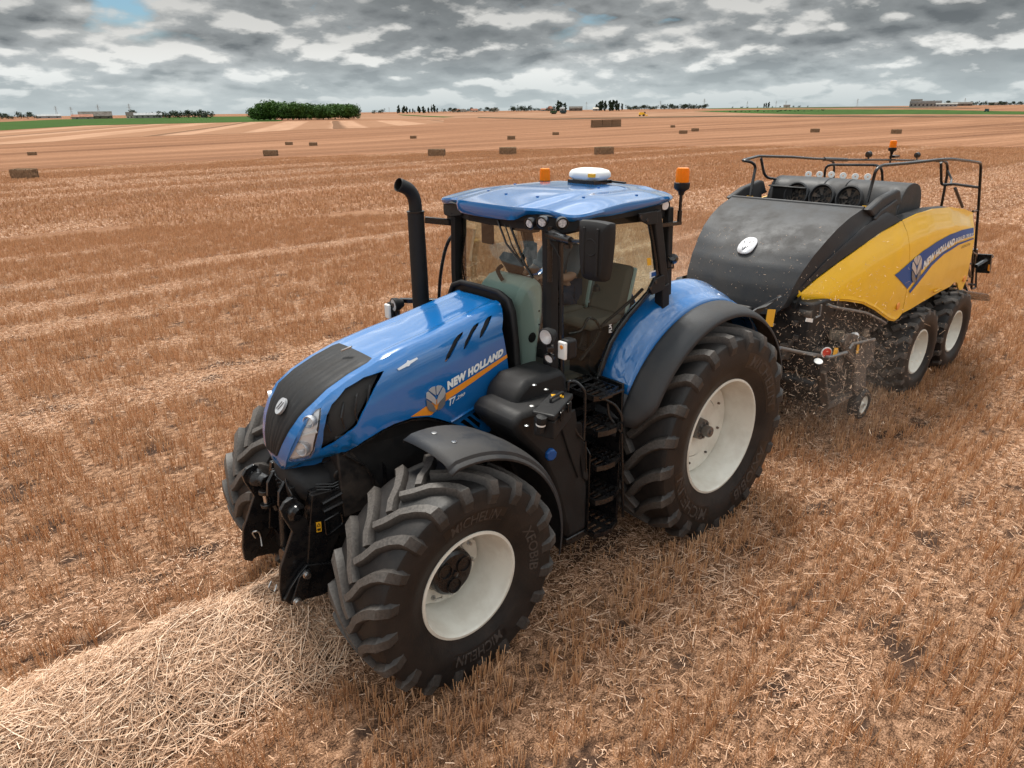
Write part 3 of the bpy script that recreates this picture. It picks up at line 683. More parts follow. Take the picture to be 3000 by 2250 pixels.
bale((-162.226, -110.302, -1.879), -.5, 'rear one of two overlapping distant bales right of the stack')
bale((-150.220, -71.471, -1.306), -.35, 'straw bale behind the baler rail, left of the beacon on the baler')
bale((-139.913, -50.771, -1.000), -.30, 'straw bale behind the baler rail just above its amber beacon')
sp_ = Vector((-203.493, -184.766, -2.511)); se_ = Vector((-215.785, -181.068, -2.386)); dv = (se_-sp_); dv.z = 0; rz = math.atan2(dv.y, dv.x); nb_ = 3
for k in range(nb_):
    for h_ in range(3):
        p = sp_ + dv*((k+.5)/nb_); o_ = bale((p.x, p.y), rz+.03*(h_-1), '%s bale in the %s column of the large bale stack' % (['bottom', 'middle', 'top'][h_], ['left', 'centre', 'right'][k]), 'bales piled in the long stack', dz=h_*.90); s_ = dv.length/nb_/2.42; o_.scale = (s_*(.97 if k % 2 else .99), 1.2, 1)
# ------------------------------------------------------------------ trees
def leaf_mat(name, cols):
    m = bpy.data.materials.new(name); m.use_nodes = True; nt = m.node_tree; b = nt.nodes['Principled BSDF']; b.inputs['Roughness'].default_value = .7; b.inputs['Specular IOR Level'].default_value = .2
    at = nt.nodes.new('ShaderNodeAttribute'); at.attribute_name = 'rnd'; nt.links.new(ramp(nt, at.outputs['Fac'], [(i/(len(cols)-1), c) for i, c in enumerate(cols)]), b.inputs['Base Color']); return m
LEAFG = leaf_mat('leaves_green', [(.012, .035, .006), (.030, .078, .012), (.055, .12, .018), (.085, .16, .03)])
LEAFD = leaf_mat('leaves_dark', [(.006, .014, .006), (.014, .030, .010), (.022, .044, .014)])
BARK = mat('bark', (.06, .045, .03), .9)
def crown_mesh(seed, w, h, z0, n, leaf, blobs=12, shape='round', mt_=None):
    R_ = random.Random(seed); V_, F_, A_ = [], [], []; bl = []
    for k in range(blobs):
        a, q = R_.uniform(0, 6.28), R_.random()**.5; zz = R_.random()
        if shape == 'round': r_ = w*.5*q*(1-.25*abs(zz-.4)); bl.append((Vector((r_*math.cos(a), r_*math.sin(a), z0+h*(.2+.65*zz))), w*R_.uniform(.20, .30), h*R_.uniform(.18, .26)))
        else: r_ = w*.22*q; bl.append((Vector((r_*math.cos(a), r_*math.sin(a), z0+h*(k+.5)/blobs)), w*.42*math.sin(math.pi*min(.97, max(.12, (k+.7)/blobs)))**.6, h*.12))
    for k in range(n):
        bi = R_.randrange(len(bl)); c, rw, rh = bl[bi]; d = Vector((R_.gauss(0, 1), R_.gauss(0, 1), R_.gauss(0, 1))).normalized(); p = c+Vector((d.x*rw, d.y*rw, d.z*rh))*R_.uniform(.75, 1.08)
        s_ = leaf*R_.uniform(.6, 1.3); u = (d+Vector((R_.gauss(0, .5), R_.gauss(0, .5), R_.gauss(0, .5)))).normalized(); x = u.orthogonal().normalized(); y = u.cross(x); k0 = len(V_); ph = R_.uniform(0, 6.28)
        for j in range(5): V_.append(p+(x*math.cos(ph+j*1.257)+y*math.sin(ph+j*1.257))*s_*R_.uniform(.6, 1.1)); A_.append(min(1, max(0, R_.gauss(.30+.35*((bi*37+seed) % 7)/6, .16))))
        F_.append(tuple(range(k0, k0+5)))
    return mk_mesh('crown', V_, F_, A_, [mt_ or LEAFG])
def make_tree(label, cat, group, me, h, tr=.25, name='tree'):
    t = thing(name, label, cat, (0, 0, 0), group); o = bpy.data.objects.new('crown', me); COL.objects.link(o); o.parent = t
    b = MB(); b.tube([(0, 0, -.3), (0, 0, h*.35), (0, 0, h*.6)], [tr, tr*.75, tr*.4], 7); b.tube([(0, 0, h*.3), (h*.12, 0, h*.5)], [tr*.5, tr*.3], 5); b.tube([(0, 0, h*.3), (-h*.1, h*.06, h*.5)], [tr*.5, tr*.3], 5); obj('trunk', b, BARK, t); return t
R_ = random.Random(21)
W0, W1 = Vector((-309.187, -761.795, -2.956)), Vector((-389.128, -686.776, -2.801)); wd = W1-W0; wn = Vector((wd.y, -wd.x, 0)).normalized()
if wn.dot(W0-Vector((CX, CY, 0))) < 0: wn = -wn
wl = wd.length; wh = (W0-Vector((CX, CY, 0))).length*40/2033
cm = [crown_mesh(100+i, wh*.85, wh*.86, wh*.06, 1500, wh*.040, 26) for i in range(5)]
srcs = [make_tree('leafy tree in the dense wood behind the field on the left', 'tree', 'trees of the dense wood', m_, wh, .3) for m_ in cm]
used = set(); cnt = 0
for row in range(3):
    nrow = 17
    for k in range(nrow):
        t = (k+.5*(row % 2)+R_.uniform(-.22, .22))/nrow; t = max(.015, min(.985, t)); p = W0+wd*t+wn*(row*wh*.62+R_.uniform(-1, 1)+wh*.30*(abs(t-.5)*2)**4); i = R_.randrange(5); sc = R_.uniform(.78, 1.14)*(1+.10*math.sin(t*5+.8))*(.80 if t < .03 or t > .97 else 1)
        loc = (p.x, p.y, ground_z(p.x, p.y)); s3_ = (sc*R_.uniform(.95, 1.2), sc, sc)
        if i not in used: used.add(i); srcs[i].location = loc; srcs[i].scale = s3_
        else: dup(srcs[i], loc, R_.uniform(0, 6.28), None, None, s3_)
for i in range(5):
    if i not in used: srcs[i].location = tuple(W0+wd*.5+wn*wh*3)
# far tree lines: image column, height and kind; each stands at its own place near the horizon
def far_pos(u, D):
    # ground point at distance D in the direction of column u of the view
    x_ = (u-1500)/FPX; d = (fwd*Vector((1, 1, 0)).length*0 + Vector((fwd.x, fwd.y, 0)).normalized()*math.cos(PITCH)*(1) + rt0*x_); d.z = 0; d.normalize(); return (CX+d.x*D, CY+d.y*D)
PXD = FPX
proto_t = {}
def far_tree(u, D, hpx, kind, label, group):
    h = hpx*D/PXD/.93; x, y = far_pos(u, D); loc = (x, y, ground_z(x, y)-.3)
    key = (kind, R_.randrange(3))
    if key not in proto_t:
        me = crown_mesh(300+len(proto_t), .8 if kind != 'poplar' else .34, .86, .08, 260, .055, 10 if kind != 'poplar' else 9, 'round' if kind != 'poplar' else 'tall', LEAFD)
        t = make_tree(label, 'tree', group, me, 1.0, .03); proto_t[key] = t; t.location = loc; t.scale = ((h*R_.uniform(1.5, 2.3) if kind != 'poplar' else h), h*1.5, h); return t
    return dup(proto_t[key], loc, R_.uniform(0, 6.28), label, group, ((h*R_.uniform(1.5, 2.3) if kind != 'poplar' else h), h*1.5, h))
G1 = 'trees along the horizon'
def line(u0, u1, n, D, h0, h1, kind, label, group=G1):
    n = max(3, int(n*.62))
    for k in range(n):
        u = u0+(u1-u0)*(k+R_.uniform(.15, .85))/n; far_tree(u, D*R_.uniform(.95, 1.05), R_.uniform(h0, h1), kind, label, group)
line(0, 150, 14, 1500, 5, 10, 'round', 'small dark tree on the horizon at the far left edge')
line(165, 300, 16, 1300, 8, 16, 'round', 'dark bushy tree left of the farm sheds on the horizon')
line(385, 455, 6, 1250, 7, 10, 'round', 'bush beside the pale sheds on the horizon')
line(545, 625, 10, 1200, 10, 21, 'round', 'dark tree right of the white farm hall')
line(615, 735, 22, 1150, 13, 22, 'round', 'dark tree in the line between the farm and the dense wood')
line(1035, 1120, 22, 1300, 12, 18, 'round', 'dark tree in the line directly right of the dense wood')
line(1150, 1190, 5, 1400, 8, 17, 'round', 'round dark tree standing alone right of the tree line')
line(1213, 1320, 26, 1400, 8, 21, 'poplar', 'narrow dark tree in the row above the cab exhaust')
line(1330, 1480, 20, 1450, 7, 13, 'round', 'low dark tree among the village houses')
line(1500, 1560, 12, 1450, 8, 16, 'round', 'dark tree beside the village houses')
line(1560, 1625, 12, 1500, 6, 13, 'round', 'low dark tree right of the village houses')
line(1622, 1645, 5, 1350, 18, 27, 'poplar', 'tall dark poplar pair left of the grey hall')
line(1718, 1792, 16, 1350, 14, 27, 'poplar', 'tall dark poplar in the cluster above the bale stack')
line(1800, 1876, 18, 1500, 9, 12, 'round', 'clipped tree in the avenue right of the poplars')
line(1890, 2000, 26, 1500, 10, 14, 'round', 'clipped tree in the long avenue near the middle right')
line(2145, 2160, 4, 1600, 11, 15, 'poplar', 'pair of thin poplars on the open horizon')
line(2165, 2260, 10, 1900, 3, 6, 'round', 'tiny bush on the open horizon')
line(2060, 2140, 8, 1900, 3, 4, 'round', 'tiny bush left of the thin poplars')
line(2550, 2620, 14, 1500, 7, 13, 'round', 'dark tree directly right of the large grain store')
line(2620, 2860, 44, 1600, 5, 10, 'round', 'low dark tree on the far right horizon')
line(2880, 3000, 12, 1800, 3, 6, 'round', 'tiny dark bush at the far right edge')
# low hedge in the right-hand field
line(2060, 2300, 34, 900, 2, 5, 'round', 'low bush in the hedge along the green field', 'bushes of the field hedge')
# ------------------------------------------------------------------ buildings
def bmat(name, c, r=.8): return mat(name, c, r, dirt=tuple(v*.6 for v in c), dirt_amt=.5, dscale=.3)
ROOFR, ROOFG, ROOFD = bmat('red_roof', (.30, .13, .08)), bmat('grey_roof', (.30, .31, .31)), bmat('dark_roof', (.10, .085, .07)); WALLW, WALLG, WALLB = bmat('pale_wall', (.55, .50, .42)), bmat('grey_wall', (.25, .24, .22)), bmat('brown_wall', (.16, .12, .09)); WIN = mat('window_dark', (.03, .03, .035), .2)
def house(u, D, wpx, hpx, label, cat='house', wall=WALLW, roofm=ROOFR, eave=.55, rot=0.0, wins=3, name='house', gable=True):
    x, y = far_pos(u, D); w = wpx*D/PXD; h = hpx*D/PXD; d = max(6, w*.4); z0 = ground_z(x, y)-.4
    t = thing(name, label, cat, (x, y, z0)); dx, dy = x-CX, y-CY; l = math.hypot(dx, dy); a = math.atan2(dx/l, -dy/l)+rot  # long side faces the viewer
    t.rotation_euler = (0, 0, a)
    def lo(nm, mb, m_, par=t): o = bpy.data.objects.new(nm, me_from(nm, mb, m_, False)); COL.objects.link(o); o.parent = par; return o
    he = h*eave; b = MB(); b.box((-w/2, -d/2, 0), (w/2, d/2, he)); wa = lo('wall', b, wall)
    b = MB(); b.prism([(-w/2-.3, -d/2-.5, he-.1), (-w/2-.3, 0, h), (-w/2-.3, d/2+.5, he-.1)], (1, 0, 0), w+.6) if gable else b.box((-w/2-.2, -d/2-.2, he), (w/2+.2, d/2+.2, h)); lo('roof', b, roofm)
    sy_ = -1 if (Vector((math.sin(a), -math.cos(a), 0)).dot(Vector((-dx, -dy, 0))) > 0) else 1
    for k in range(wins):
        xx = -w/2+w*(k+.5)/wins; ww = min(1.2, w/wins*.25); b = MB(); b.box((xx-ww, sy_*d/2-.05, he*.3), (xx+ww, sy_*d/2+.06, he*.68)); lo('window', b, WIN)
    return t
house(452, 1200, 70, 17, 'large dark roofed barn with grey stone walls on the left horizon', 'barn', WALLB, ROOFD, .40, name='barn', wins=4)
house(430-12, 1190, 45, 11, 'low shed with a reddish roof left of the dark barn', 'shed', WALLG, ROOFR, .5, name='shed', wins=2)
house(532+10, 1190, 22, 15, 'small gabled farm house between the barn and the white hall', 'house', WALLW, ROOFD, .5)
house(585, 1180, 62, 13, 'long pale farm hall with a flat light roof left of the dense wood', 'hall', WALLG, ROOFG, .62, name='hall', wins=5)
house(333, 1350, 50, 9, 'low pale shed standing alone on the left horizon', 'shed', ROOFG, ROOFG, .6, name='shed', wins=3)
house(725, 1150, 12, 14, 'small white house at the left end of the dense wood', 'house', WALLW, ROOFG, .7, wins=1)
house(1016+3, 1100, 9, 28, 'square tower with a pinkish roof rising behind the dense wood', 'tower', WALLW, ROOFR, .75, name='tower', wins=1)
house(1118, 1400, 14, 7, 'tiny white house at the end of the tree line', 'house', WALLW, ROOFG, .6, wins=1)
for i, (u, w, h, l) in enumerate(((1366, 20, 9, 'leftmost white village house with a brown roof'), (1384, 16, 8, 'white village house right beside the leftmost one'), (1412, 22, 9, 'pale village house with a reddish roof in the middle of the village'), (1463, 26, 10, 'white gabled village house left of the round dark trees'), (1605, 20, 13, 'steep roofed dark house beside the poplar pair'))): house(u, 1480, w, h, l, 'house', WALLW if i < 4 else WALLB, ROOFD if i % 2 else ROOFR, .5, .3*i, 2)
house(1630, 1400, 26, 11, 'small pale hall in front of the poplar pair', 'hall', ROOFG, ROOFG, .65, name='hall', wins=2)
house(1670, 1420, 36, 12, 'dark hall with a flat grey roof right of the poplar pair', 'hall', WALLB, ROOFD, .6, name='hall', wins=3)
house(1722, 1400, 18, 9, 'white low building at the foot of the poplar cluster', 'house', ROOFG, WALLW, .6, wins=1)
house(1588, 1500, 14, 7, 'white low house left of the steep roofed house', 'house', ROOFG, ROOFR, .6, wins=1)
gs = house(2556, 1350, 66, 14, 'large pale grain store with many openings on the right horizon', 'silo building', WALLG, ROOFG, .72, name='grain_store', wins=8, gable=False)
house(2532, 1345, 24, 18, 'tall block with sloped roof at the left end of the grain store', 'silo building', WALLW, ROOFD, .6, name='grain_store', wins=2)
house(2610, 1340, 44, 9, 'pale low hall attached to the right of the grain store', 'hall', ROOFG, WALLG, .7, name='hall', wins=5)
house(2650, 1500, 40, 9, 'long low dark hall right of the grain store', 'hall', WALLB, ROOFD, .6, name='hall', wins=3)
house(2740, 1600, 36, 7, 'flat distant shed on the far right horizon', 'shed', WALLG, ROOFD, .6, name='shed', wins=2)
house(2205, 1800, 16, 7, 'tiny white house on the open horizon right of the thin poplars', 'house', WALLW, ROOFD, .5, wins=1)
# pylons
def pylon(u, D, hpx, label, dup_from=None):
    x, y = far_pos(u, D); h = hpx*D/PXD; loc = (x, y, ground_z(x, y))
    if dup_from: return dup(dup_from, loc, 0, label, 'power pylons on the horizon', (h, h, h))
    t = thing('pylon', label, 'pylon', (0, 0, 0), 'power pylons on the horizon'); b = MB()
    for sx_ in (-1, 1):
        for sy_ in (-1, 1): b.tube([(sx_*.11, sy_*.11, 0), (sx_*.03, sy_*.03, .7), (sx_*.01, sy_*.01, 1)], .006, 4)
    for k in range(6): z = k*.15; w = .11-.115*z/1.0; b.tube([(-w, -w, z), (w, w, z+.15)], .004, 4); b.tube([(w, -w, z), (-w, w, z+.15)], .004, 4)
    obj('mast', b, WALLG, t); b = MB()
    for z, w in ((.70, .22), (.82, .17), (.93, .12)): b.tube([(-w, w*.4, z), (w, -w*.4, z)], .008, 4)
    obj('cross_arm', b, WALLG, t); t.location = loc; t.scale = (h, h, h); return t
py0 = pylon(355, 1900, 22, 'thin lattice pylon left of the farm on the horizon')
for u, h, l in ((393, 20, 'lattice pylon just left of the low red roofed shed'), (462, 25, 'lattice pylon behind the dark barn'), (541, 26, 'lattice pylon above the small gabled farm house'), (1305, 18, 'lattice pylon above the dark tree row'), (1197, 12, 'small pylon right of the lone round tree'), (1697, 20, 'pylon between the dark hall and the poplar cluster'), (1884, 20, 'pylon in the gap of the tree avenue'), (1995, 24, 'pylon at the right end of the avenue'), (2104, 16, 'pylon left of the two thin poplars'), (2177, 16, 'pylon right of the two thin poplars'), (2202, 16, 'pylon above the tiny white house on the right'), (2383, 18, 'pylon left of the grain store'), (2655, 16, 'pylon right of the grain store'), (2877, 16, 'pylon near the far right edge')): pylon(u, 1950, h, l, py0)
# ------------------------------------------------------------------ far vehicles
def local(nm, mb, m_, par): o = bpy.data.objects.new(nm, me_from(nm, mb, m_, False)); COL.objects.link(o); o.parent = par; return o
TEAL = mat('dark_teal_paint', (.02, .06, .075), .5); GREEND = mat('dark_green_paint', (.02, .07, .03), .5)
def trailer(p, rz, col, label):
    t = thing('grain_trailer', label, 'trailer', (p[0], p[1], ground_z(p[0], p[1])), 'grain trailers parked in the far field'); t.rotation_euler = (0, 0, rz); t.scale = (1.5, 1.5, 1.5)
    b = MB(); b.loft([[(-3.1, -1.1, 1.1), (3.1, -1.1, 1.1), (3.1, 1.1, 1.1), (-3.1, 1.1, 1.1)], [(-3.3, -1.25, 2.7), (3.3, -1.25, 2.7), (3.3, 1.25, 2.7), (-3.3, 1.25, 2.7)]], closed=True); b.f.append((0, 1, 2, 3)); b.box((-3.1, -.4, .8), (4.6, .4, 1.05)); local('body', b, col, t)
    b = MB()
    for k in range(7): x = -3+k; b.box((x-.05, -1.3, 1.1), (x+.05, 1.3, 2.72))
    local('frame', b, col, t)
    for x in (-1.7, -.4, 1.0):
        for s in (1, -1): b = MB(); b.cyl((x, s*.85, .55), (x, s*1.15, .55), .55, n=14); local('wheel', b, BLACKP, t)
    return t
trailer((-661.705, -664.804, -0.958), .1, GREEND, 'left dark green grain trailer in the far field above the bales'); trailer((-686.580, -672.240, -0.795), .1, TEAL, 'right dark blue grain trailer in the far field above the bales')
p = (-505.622, -400.272, -1.924); cb = thing('combine_harvester', 'small yellow combine harvester working in the far field', 'combine harvester', (p[0], p[1], ground_z(p[0], p[1]))); cb.rotation_euler = (0, 0, 2.4); cb.scale = (.9, .9, .9)
b = MB(); b.prism([(-3, -1.5, 1.2), (2.2, -1.5, 1.2), (2.2, -1.5, 2.2), (1.6, -1.5, 3.4), (-2.4, -1.5, 3.6), (-3.2, -1.5, 2.4)], (0, 1, 0), 3.0); local('body', b, YEL, cb)
b = MB(); b.box((1.6, -.9, 2.2), (3.0, .9, 3.9)); local('cab', b, WIN, cb); b = MB(); b.box((3.4, -3.2, .3), (4.6, 3.2, 1.1)); b.cyl((4.6, -3.1, 1.0), (4.6, 3.1, 1.0), .5, n=8); b.box((2.2, -.6, .8), (3.5, .6, 1.8)); local('header', b, YEL, cb)
for x, r_ in ((1.4, .95), (-2.2, .65)):
    for s in (1, -1): b = MB(); b.cyl((x, s*1.3, r_), (x, s*1.8, r_), r_, n=16); local('wheel', b, BLACKP, cb)
p = (-619.295, -172.510, -0.963); sp = thing('irrigation_boom', 'small dark irrigation machine with a white spray in the far right field', 'irrigation boom', (p[0], p[1], ground_z(p[0], p[1])))
b = MB(); b.box((-1.5, -1, .5), (1.5, 1, 2.2)); local('body', b, TEAL, sp)
for x in (-1.1, 1.1):
    for s in (1, -1): b = MB(); b.cyl((x, s*.9, .5), (x, s*1.2, .5), .5, n=12); local('wheel', b, BLACKP, sp)
# ================================================================== TRACTOR
T = thing('tractor', 'blue tractor with black bonnet grille and cream wheels, towing the yellow baler', 'tractor', (1.5, 0, 0))
def hs(s=1, off=0.0): return lambda x, z: (x, s*(hood_side(x, z)+off), z)
def offset_poly(P, d):
    P = [Vector((p[0], p[1])) for p in P]; A_ = sum(P[i].x*P[(i+1) % len(P)].y-P[(i+1) % len(P)].x*P[i].y for i in range(len(P))); s = 1 if A_ > 0 else -1; out = []
    for i in range(len(P)):
        e1 = (P[i]-P[i-1]).normalized(); e2 = (P[(i+1) % len(P)]-P[i]).normalized(); n1 = Vector((e1.y, -e1.x)); n2 = Vector((e2.y, -e2.x)); n_ = (n1+n2)
        n_ = n_.normalized()/max(.5, n_.normalized().dot(n1)) if n_.length > .1 else n1
        out.append(tuple(P[i]+n_*d*s))
    return out
# ---- wheels -------------------------------------------------------
def tyre_mesh(Rr, hw, rim, nl, hl, sgn, phase=0.0, bars='lug', lw=.05):
    "tyre about the y axis at the origin; sgn=+1 the outer face is +y; lug centres lead towards +x at the top"
    sh = Rr-hl
    prof = [(-hw*.80, rim-.015), (-hw*.84, rim+.03), (-hw*.97, rim+(sh-rim)*.35), (-hw*1.0, rim+(sh-rim)*.6), (-hw*.965, sh-(sh-rim)*.14), (-hw*.90, sh-.012*Rr/.8), (-hw*.6, sh+.004), (-hw*.3, sh+.010), (0, sh+.012)]
    prof = smoothpts([(a, b, 0) for a, b in prof], 3); prof = [(p.x, p.y) for p in prof]
    prof = prof + [(-a, b) for a, b in prof[-2::-1]]
    mb = MB(); n = 96
    rows = [[(r*math.cos(2*math.pi*k/n), y, r*math.sin(2*math.pi*k/n)) for k in range(n)] for y, r in prof]
    mb.loft(rows, closed=True)
    # arc-length table from the centre outwards
    half = prof[len(prof)//2:]; ls = [0]
    for a, b in zip(half, half[1:]): ls.append(ls[-1]+math.hypot(b[0]-a[0], b[1]-a[1]))
    def surf(l, c, h, side):
        s_ = 1
        if l < 0: l = -l; s_ = -1
        i = 0
        while i < len(ls)-2 and ls[i+1] < l: i += 1
        t = (l-ls[i])/(ls[i+1]-ls[i]); a, b = half[i], half[i+1]
        y, r = a[0]+(b[0]-a[0])*t, a[1]+(b[1]-a[1])*t; e = math.hypot(b[0]-a[0], b[1]-a[1]); ny, nr = -(b[1]-a[1])/e, (b[0]-a[0])/e
        y += ny*h; r += nr*h; th = math.pi/2 - c/Rr
        return (r*math.cos(th), s_*side*y, r*math.sin(th))
    lsh = next(ls[i] for i in range(len(half)) if half[i][0] > hw*.90)
    pitch = 2*math.pi*Rr/nl
    for side in (1, -1):
        for k in range(nl):
            c0 = k*pitch + (pitch/2 if side < 0 else 0) + phase
            if bars == 'lug':
                # path: from past the centre (leading) back out to the shoulder and down the sidewall
                P = [(-.02, .30*hw/.31, hl, lw*.9), (.04, .235*hw/.31, hl, lw*.95), (lsh*.35, .135*hw/.31, hl, lw*1.0), (lsh*.62, .06*hw/.31, hl, lw*1.1), (lsh*.85, .015, hl, lw*1.25), (lsh*1.0, -.004, hl*.95, lw*1.45), (lsh*1.0+.055, -.012, hl*.55, lw*1.55), (lsh*1.0+.125, -.016, .002, lw*1.6)]
            else:
                P = [(0.0, .10, hl, lw), (lsh*.3, .03, hl, lw), (lsh*.45, .05, hl, lw), (lsh*.75, -.03, hl, lw), (lsh*1.0, -.03, hl*.9, lw*1.2), (lsh*1.0+.05, -.03, .002, lw*1.2)]
            vs, wr, fs = [], [], []
            for i, (l, c, h, w) in enumerate(P):
                a = P[max(i-1, 0)]; b = P[min(i+1, len(P)-1)]; dl, dc = b[0]-a[0], b[1]-a[1]; e = math.hypot(dl, dc); nl_, nc_ = -dc/e, dl/e
                if l > lsh*.9: nl_, nc_ = 0, 1
                for q, hh in ((-1, 0), (-.62, 1), (.62, 1), (1, 0)):
                    ww = w*.5*(1.45 if hh == 0 else 1.0)*(1 if hh == 0 else 1)
                    vs.append(surf(l+nl_*ww*q/(.62 if hh else 1)*(1 if hh == 0 else .62*1.3), c0+c+nc_*ww*q/(.62 if hh else 1)*(1 if hh == 0 else .62*1.3), h if hh else -.004, side)); wr.append(1.0 if hh and i < 6 else (.35 if hh else 0.0))
            for i in range(len(P)-1):
                for q in range(3): fs.append((i*4+q, i*4+q+1, (i+1)*4+q+1, (i+1)*4+q))
            fs += [(0, 1, 2, 3), tuple((len(P)-1)*4+q for q in range(4))]
            mb.add(vs, fs, wr)
    return mb, prof
def ring_text(s, r0, r1, a_mid, dang, yf, cw=True):
    vs, fs, asp = text_mesh(s, .12, .012); out = []
    for u, v in vs:
        th = a_mid + (u-.5)*dang; r = r0+(r1-r0)*v
        out.append((r*math.cos(th), yf(r), r*math.sin(th)))
    return out, fs
def make_wheel(kind, c, Rr, hw, rim, nl, hl, sgn, phase=0.0, bars='lug', lw=.05, steer=0):
    "wheel part (rim disc) at c with tyre, rim and bolts below it"
    prof_y = hw*.80
    R = Matrix.Translation(Vector(c)) @ Matrix.Rotation(steer, 4, 'Z')
    def place(mb): mb.v = [tuple(R @ Vector((v[0], v[1], v[2]))) for v in mb.v]; return mb
    mb, prof = tyre_mesh(Rr, hw, rim, nl, hl, sgn, phase, bars, lw)
    yo = sgn*prof_y; B = lambda y: sgn*y
    w = MB(); off = kind[0]; dr = kind[1]      # off: y of the disc from the wheel centre (outwards), dr: dish radius
    w.lathe([(.0, off), (dr*.5, off), (dr*.95, off+.01), (dr, off-.005), (dr+.03, off-.03)], (0, 0, 0), (0, sgn, 0), 48)
    ro = MB(); P = prof_y
    ro.lathe([(rim+.012, P-.012), (rim+.008, P+.012), (rim-.012, P+.016), (rim-.028, P-.005), (rim-.032, P-.05), (rim-.05, P-.07), (rim-.055, P-.16), (rim-.075, P-.19), (rim-.085, P-.30), (rim-.10, P-.33), (rim-.11, off+.01 if kind[2] else P-.42), (dr, off)], (0, 0, 0), (0, sgn, 0), 64)
    ro.lathe([(rim+.01, -P), (rim-.03, -P), (rim-.06, -P+.1), (rim-.08, off-.02), (dr+.02, off-.03)], (0, 0, 0), (0, sgn, 0), 40)
    return place(mb), place(w), place(ro), prof, R
def build_wheel(parent, name_m, spec, label=None):
    c, Rr, hw, rim, nl, hl, sgn, ph, kind, bars, lw = spec
    t_, w_, r_, prof, R = make_wheel(kind, c, Rr, hw, rim, nl, hl, sgn, ph, bars, lw)
    wo = obj('wheel', w_, CREAM, parent, label=label)
    obj('tyre', t_, RUB, wo, ang=30); obj('rim', r_, CREAM, wo, ang=50)
    return wo, R, prof
RW = (0, 1.0, .94); FWc = (2.98, .96, .746)
rear_spec = lambda s: ((0, s*1.0, .945), 1.04, .365, .56, 21, .055, s, .11, (.02, .30, True), 'lug', .070)
front_spec = lambda s: ((2.98, s*.96, .748), .818, .312, .402, 20, .05, s, .05, (-.06, .27, True), 'lug', .060)
def sidewall(prof, r):
    best = 0
    for a, b in zip(prof, prof[1:]):
        lo, hi = min(a[1], b[1]), max(a[1], b[1])
        if a[0] > 0 and lo <= r <= hi: t = (r-a[1])/(b[1]-a[1]+1e-9); best = max(best, a[0]+(b[0]-a[0])*t)
    return best
for s in (1, -1):
    wo, R, prof = build_wheel(T, 'rear', rear_spec(s))
    if s > 0:
        yf = lambda r: 1.0*0+sidewall(prof, r)+.004
        GT = []
        for wd_, am_, da_ in (('MICHELIN', 140, 62), ('AXIOBIB', 228, 48), ('MICHELIN', 320, 60)): GT.append(MB().add(*ring_text(wd_, .70, .815, math.radians(am_), math.radians(da_), yf)))
        for a0_, a1_ in ((104, 176), (200, 256), (286, 354)):
            bd = MB(); bd.loft([[(r_*math.cos(math.radians(a)), yf(r_)-.0025, r_*math.sin(math.radians(a))) for a in [a0_+(a1_-a0_)*q/24 for q in range(25)]] for r_ in (.685, .73, .78, .83)]); bd.v = [tuple(R @ Vector(v)) for v in bd.v]; obj('text_band', bd, RUBBAND, wo)
        for g in GT: g.v = [tuple(R @ Vector(v)) for v in g.v]; obj('lettering', g, RUBTXT, wo, smooth=False)
        h = MB(); h.lathe([(0, .15), (.05, .15), (.055, .14), (.055, .07), (.10, .065), (.105, .0)], RW and (0, 1.02, .945), (0, 1, 0), 24)
        h.lathe([(0, .16), (.02, .16), (.022, .13)], (0, 1.02, .945), (0, 1, 0), 12)
        for k in range(8):
            a = k*math.pi/4; h.cyl((.075*math.cos(a), 1.07, .945+.075*math.sin(a)), (.075*math.cos(a), 1.105, .945+.075*math.sin(a)), .013, n=6)
        obj('hub', h, HUBM, wo)
        for k in range(8):
            b = MB(); a = k*math.pi/4+.3; x, z = .36*math.cos(a), .945+.36*math.sin(a); b.cyl((x, 1.0, z), (x, 1.045, z), .011, n=6); obj('bolt', b, DUSTY, wo)
    else:
        pass
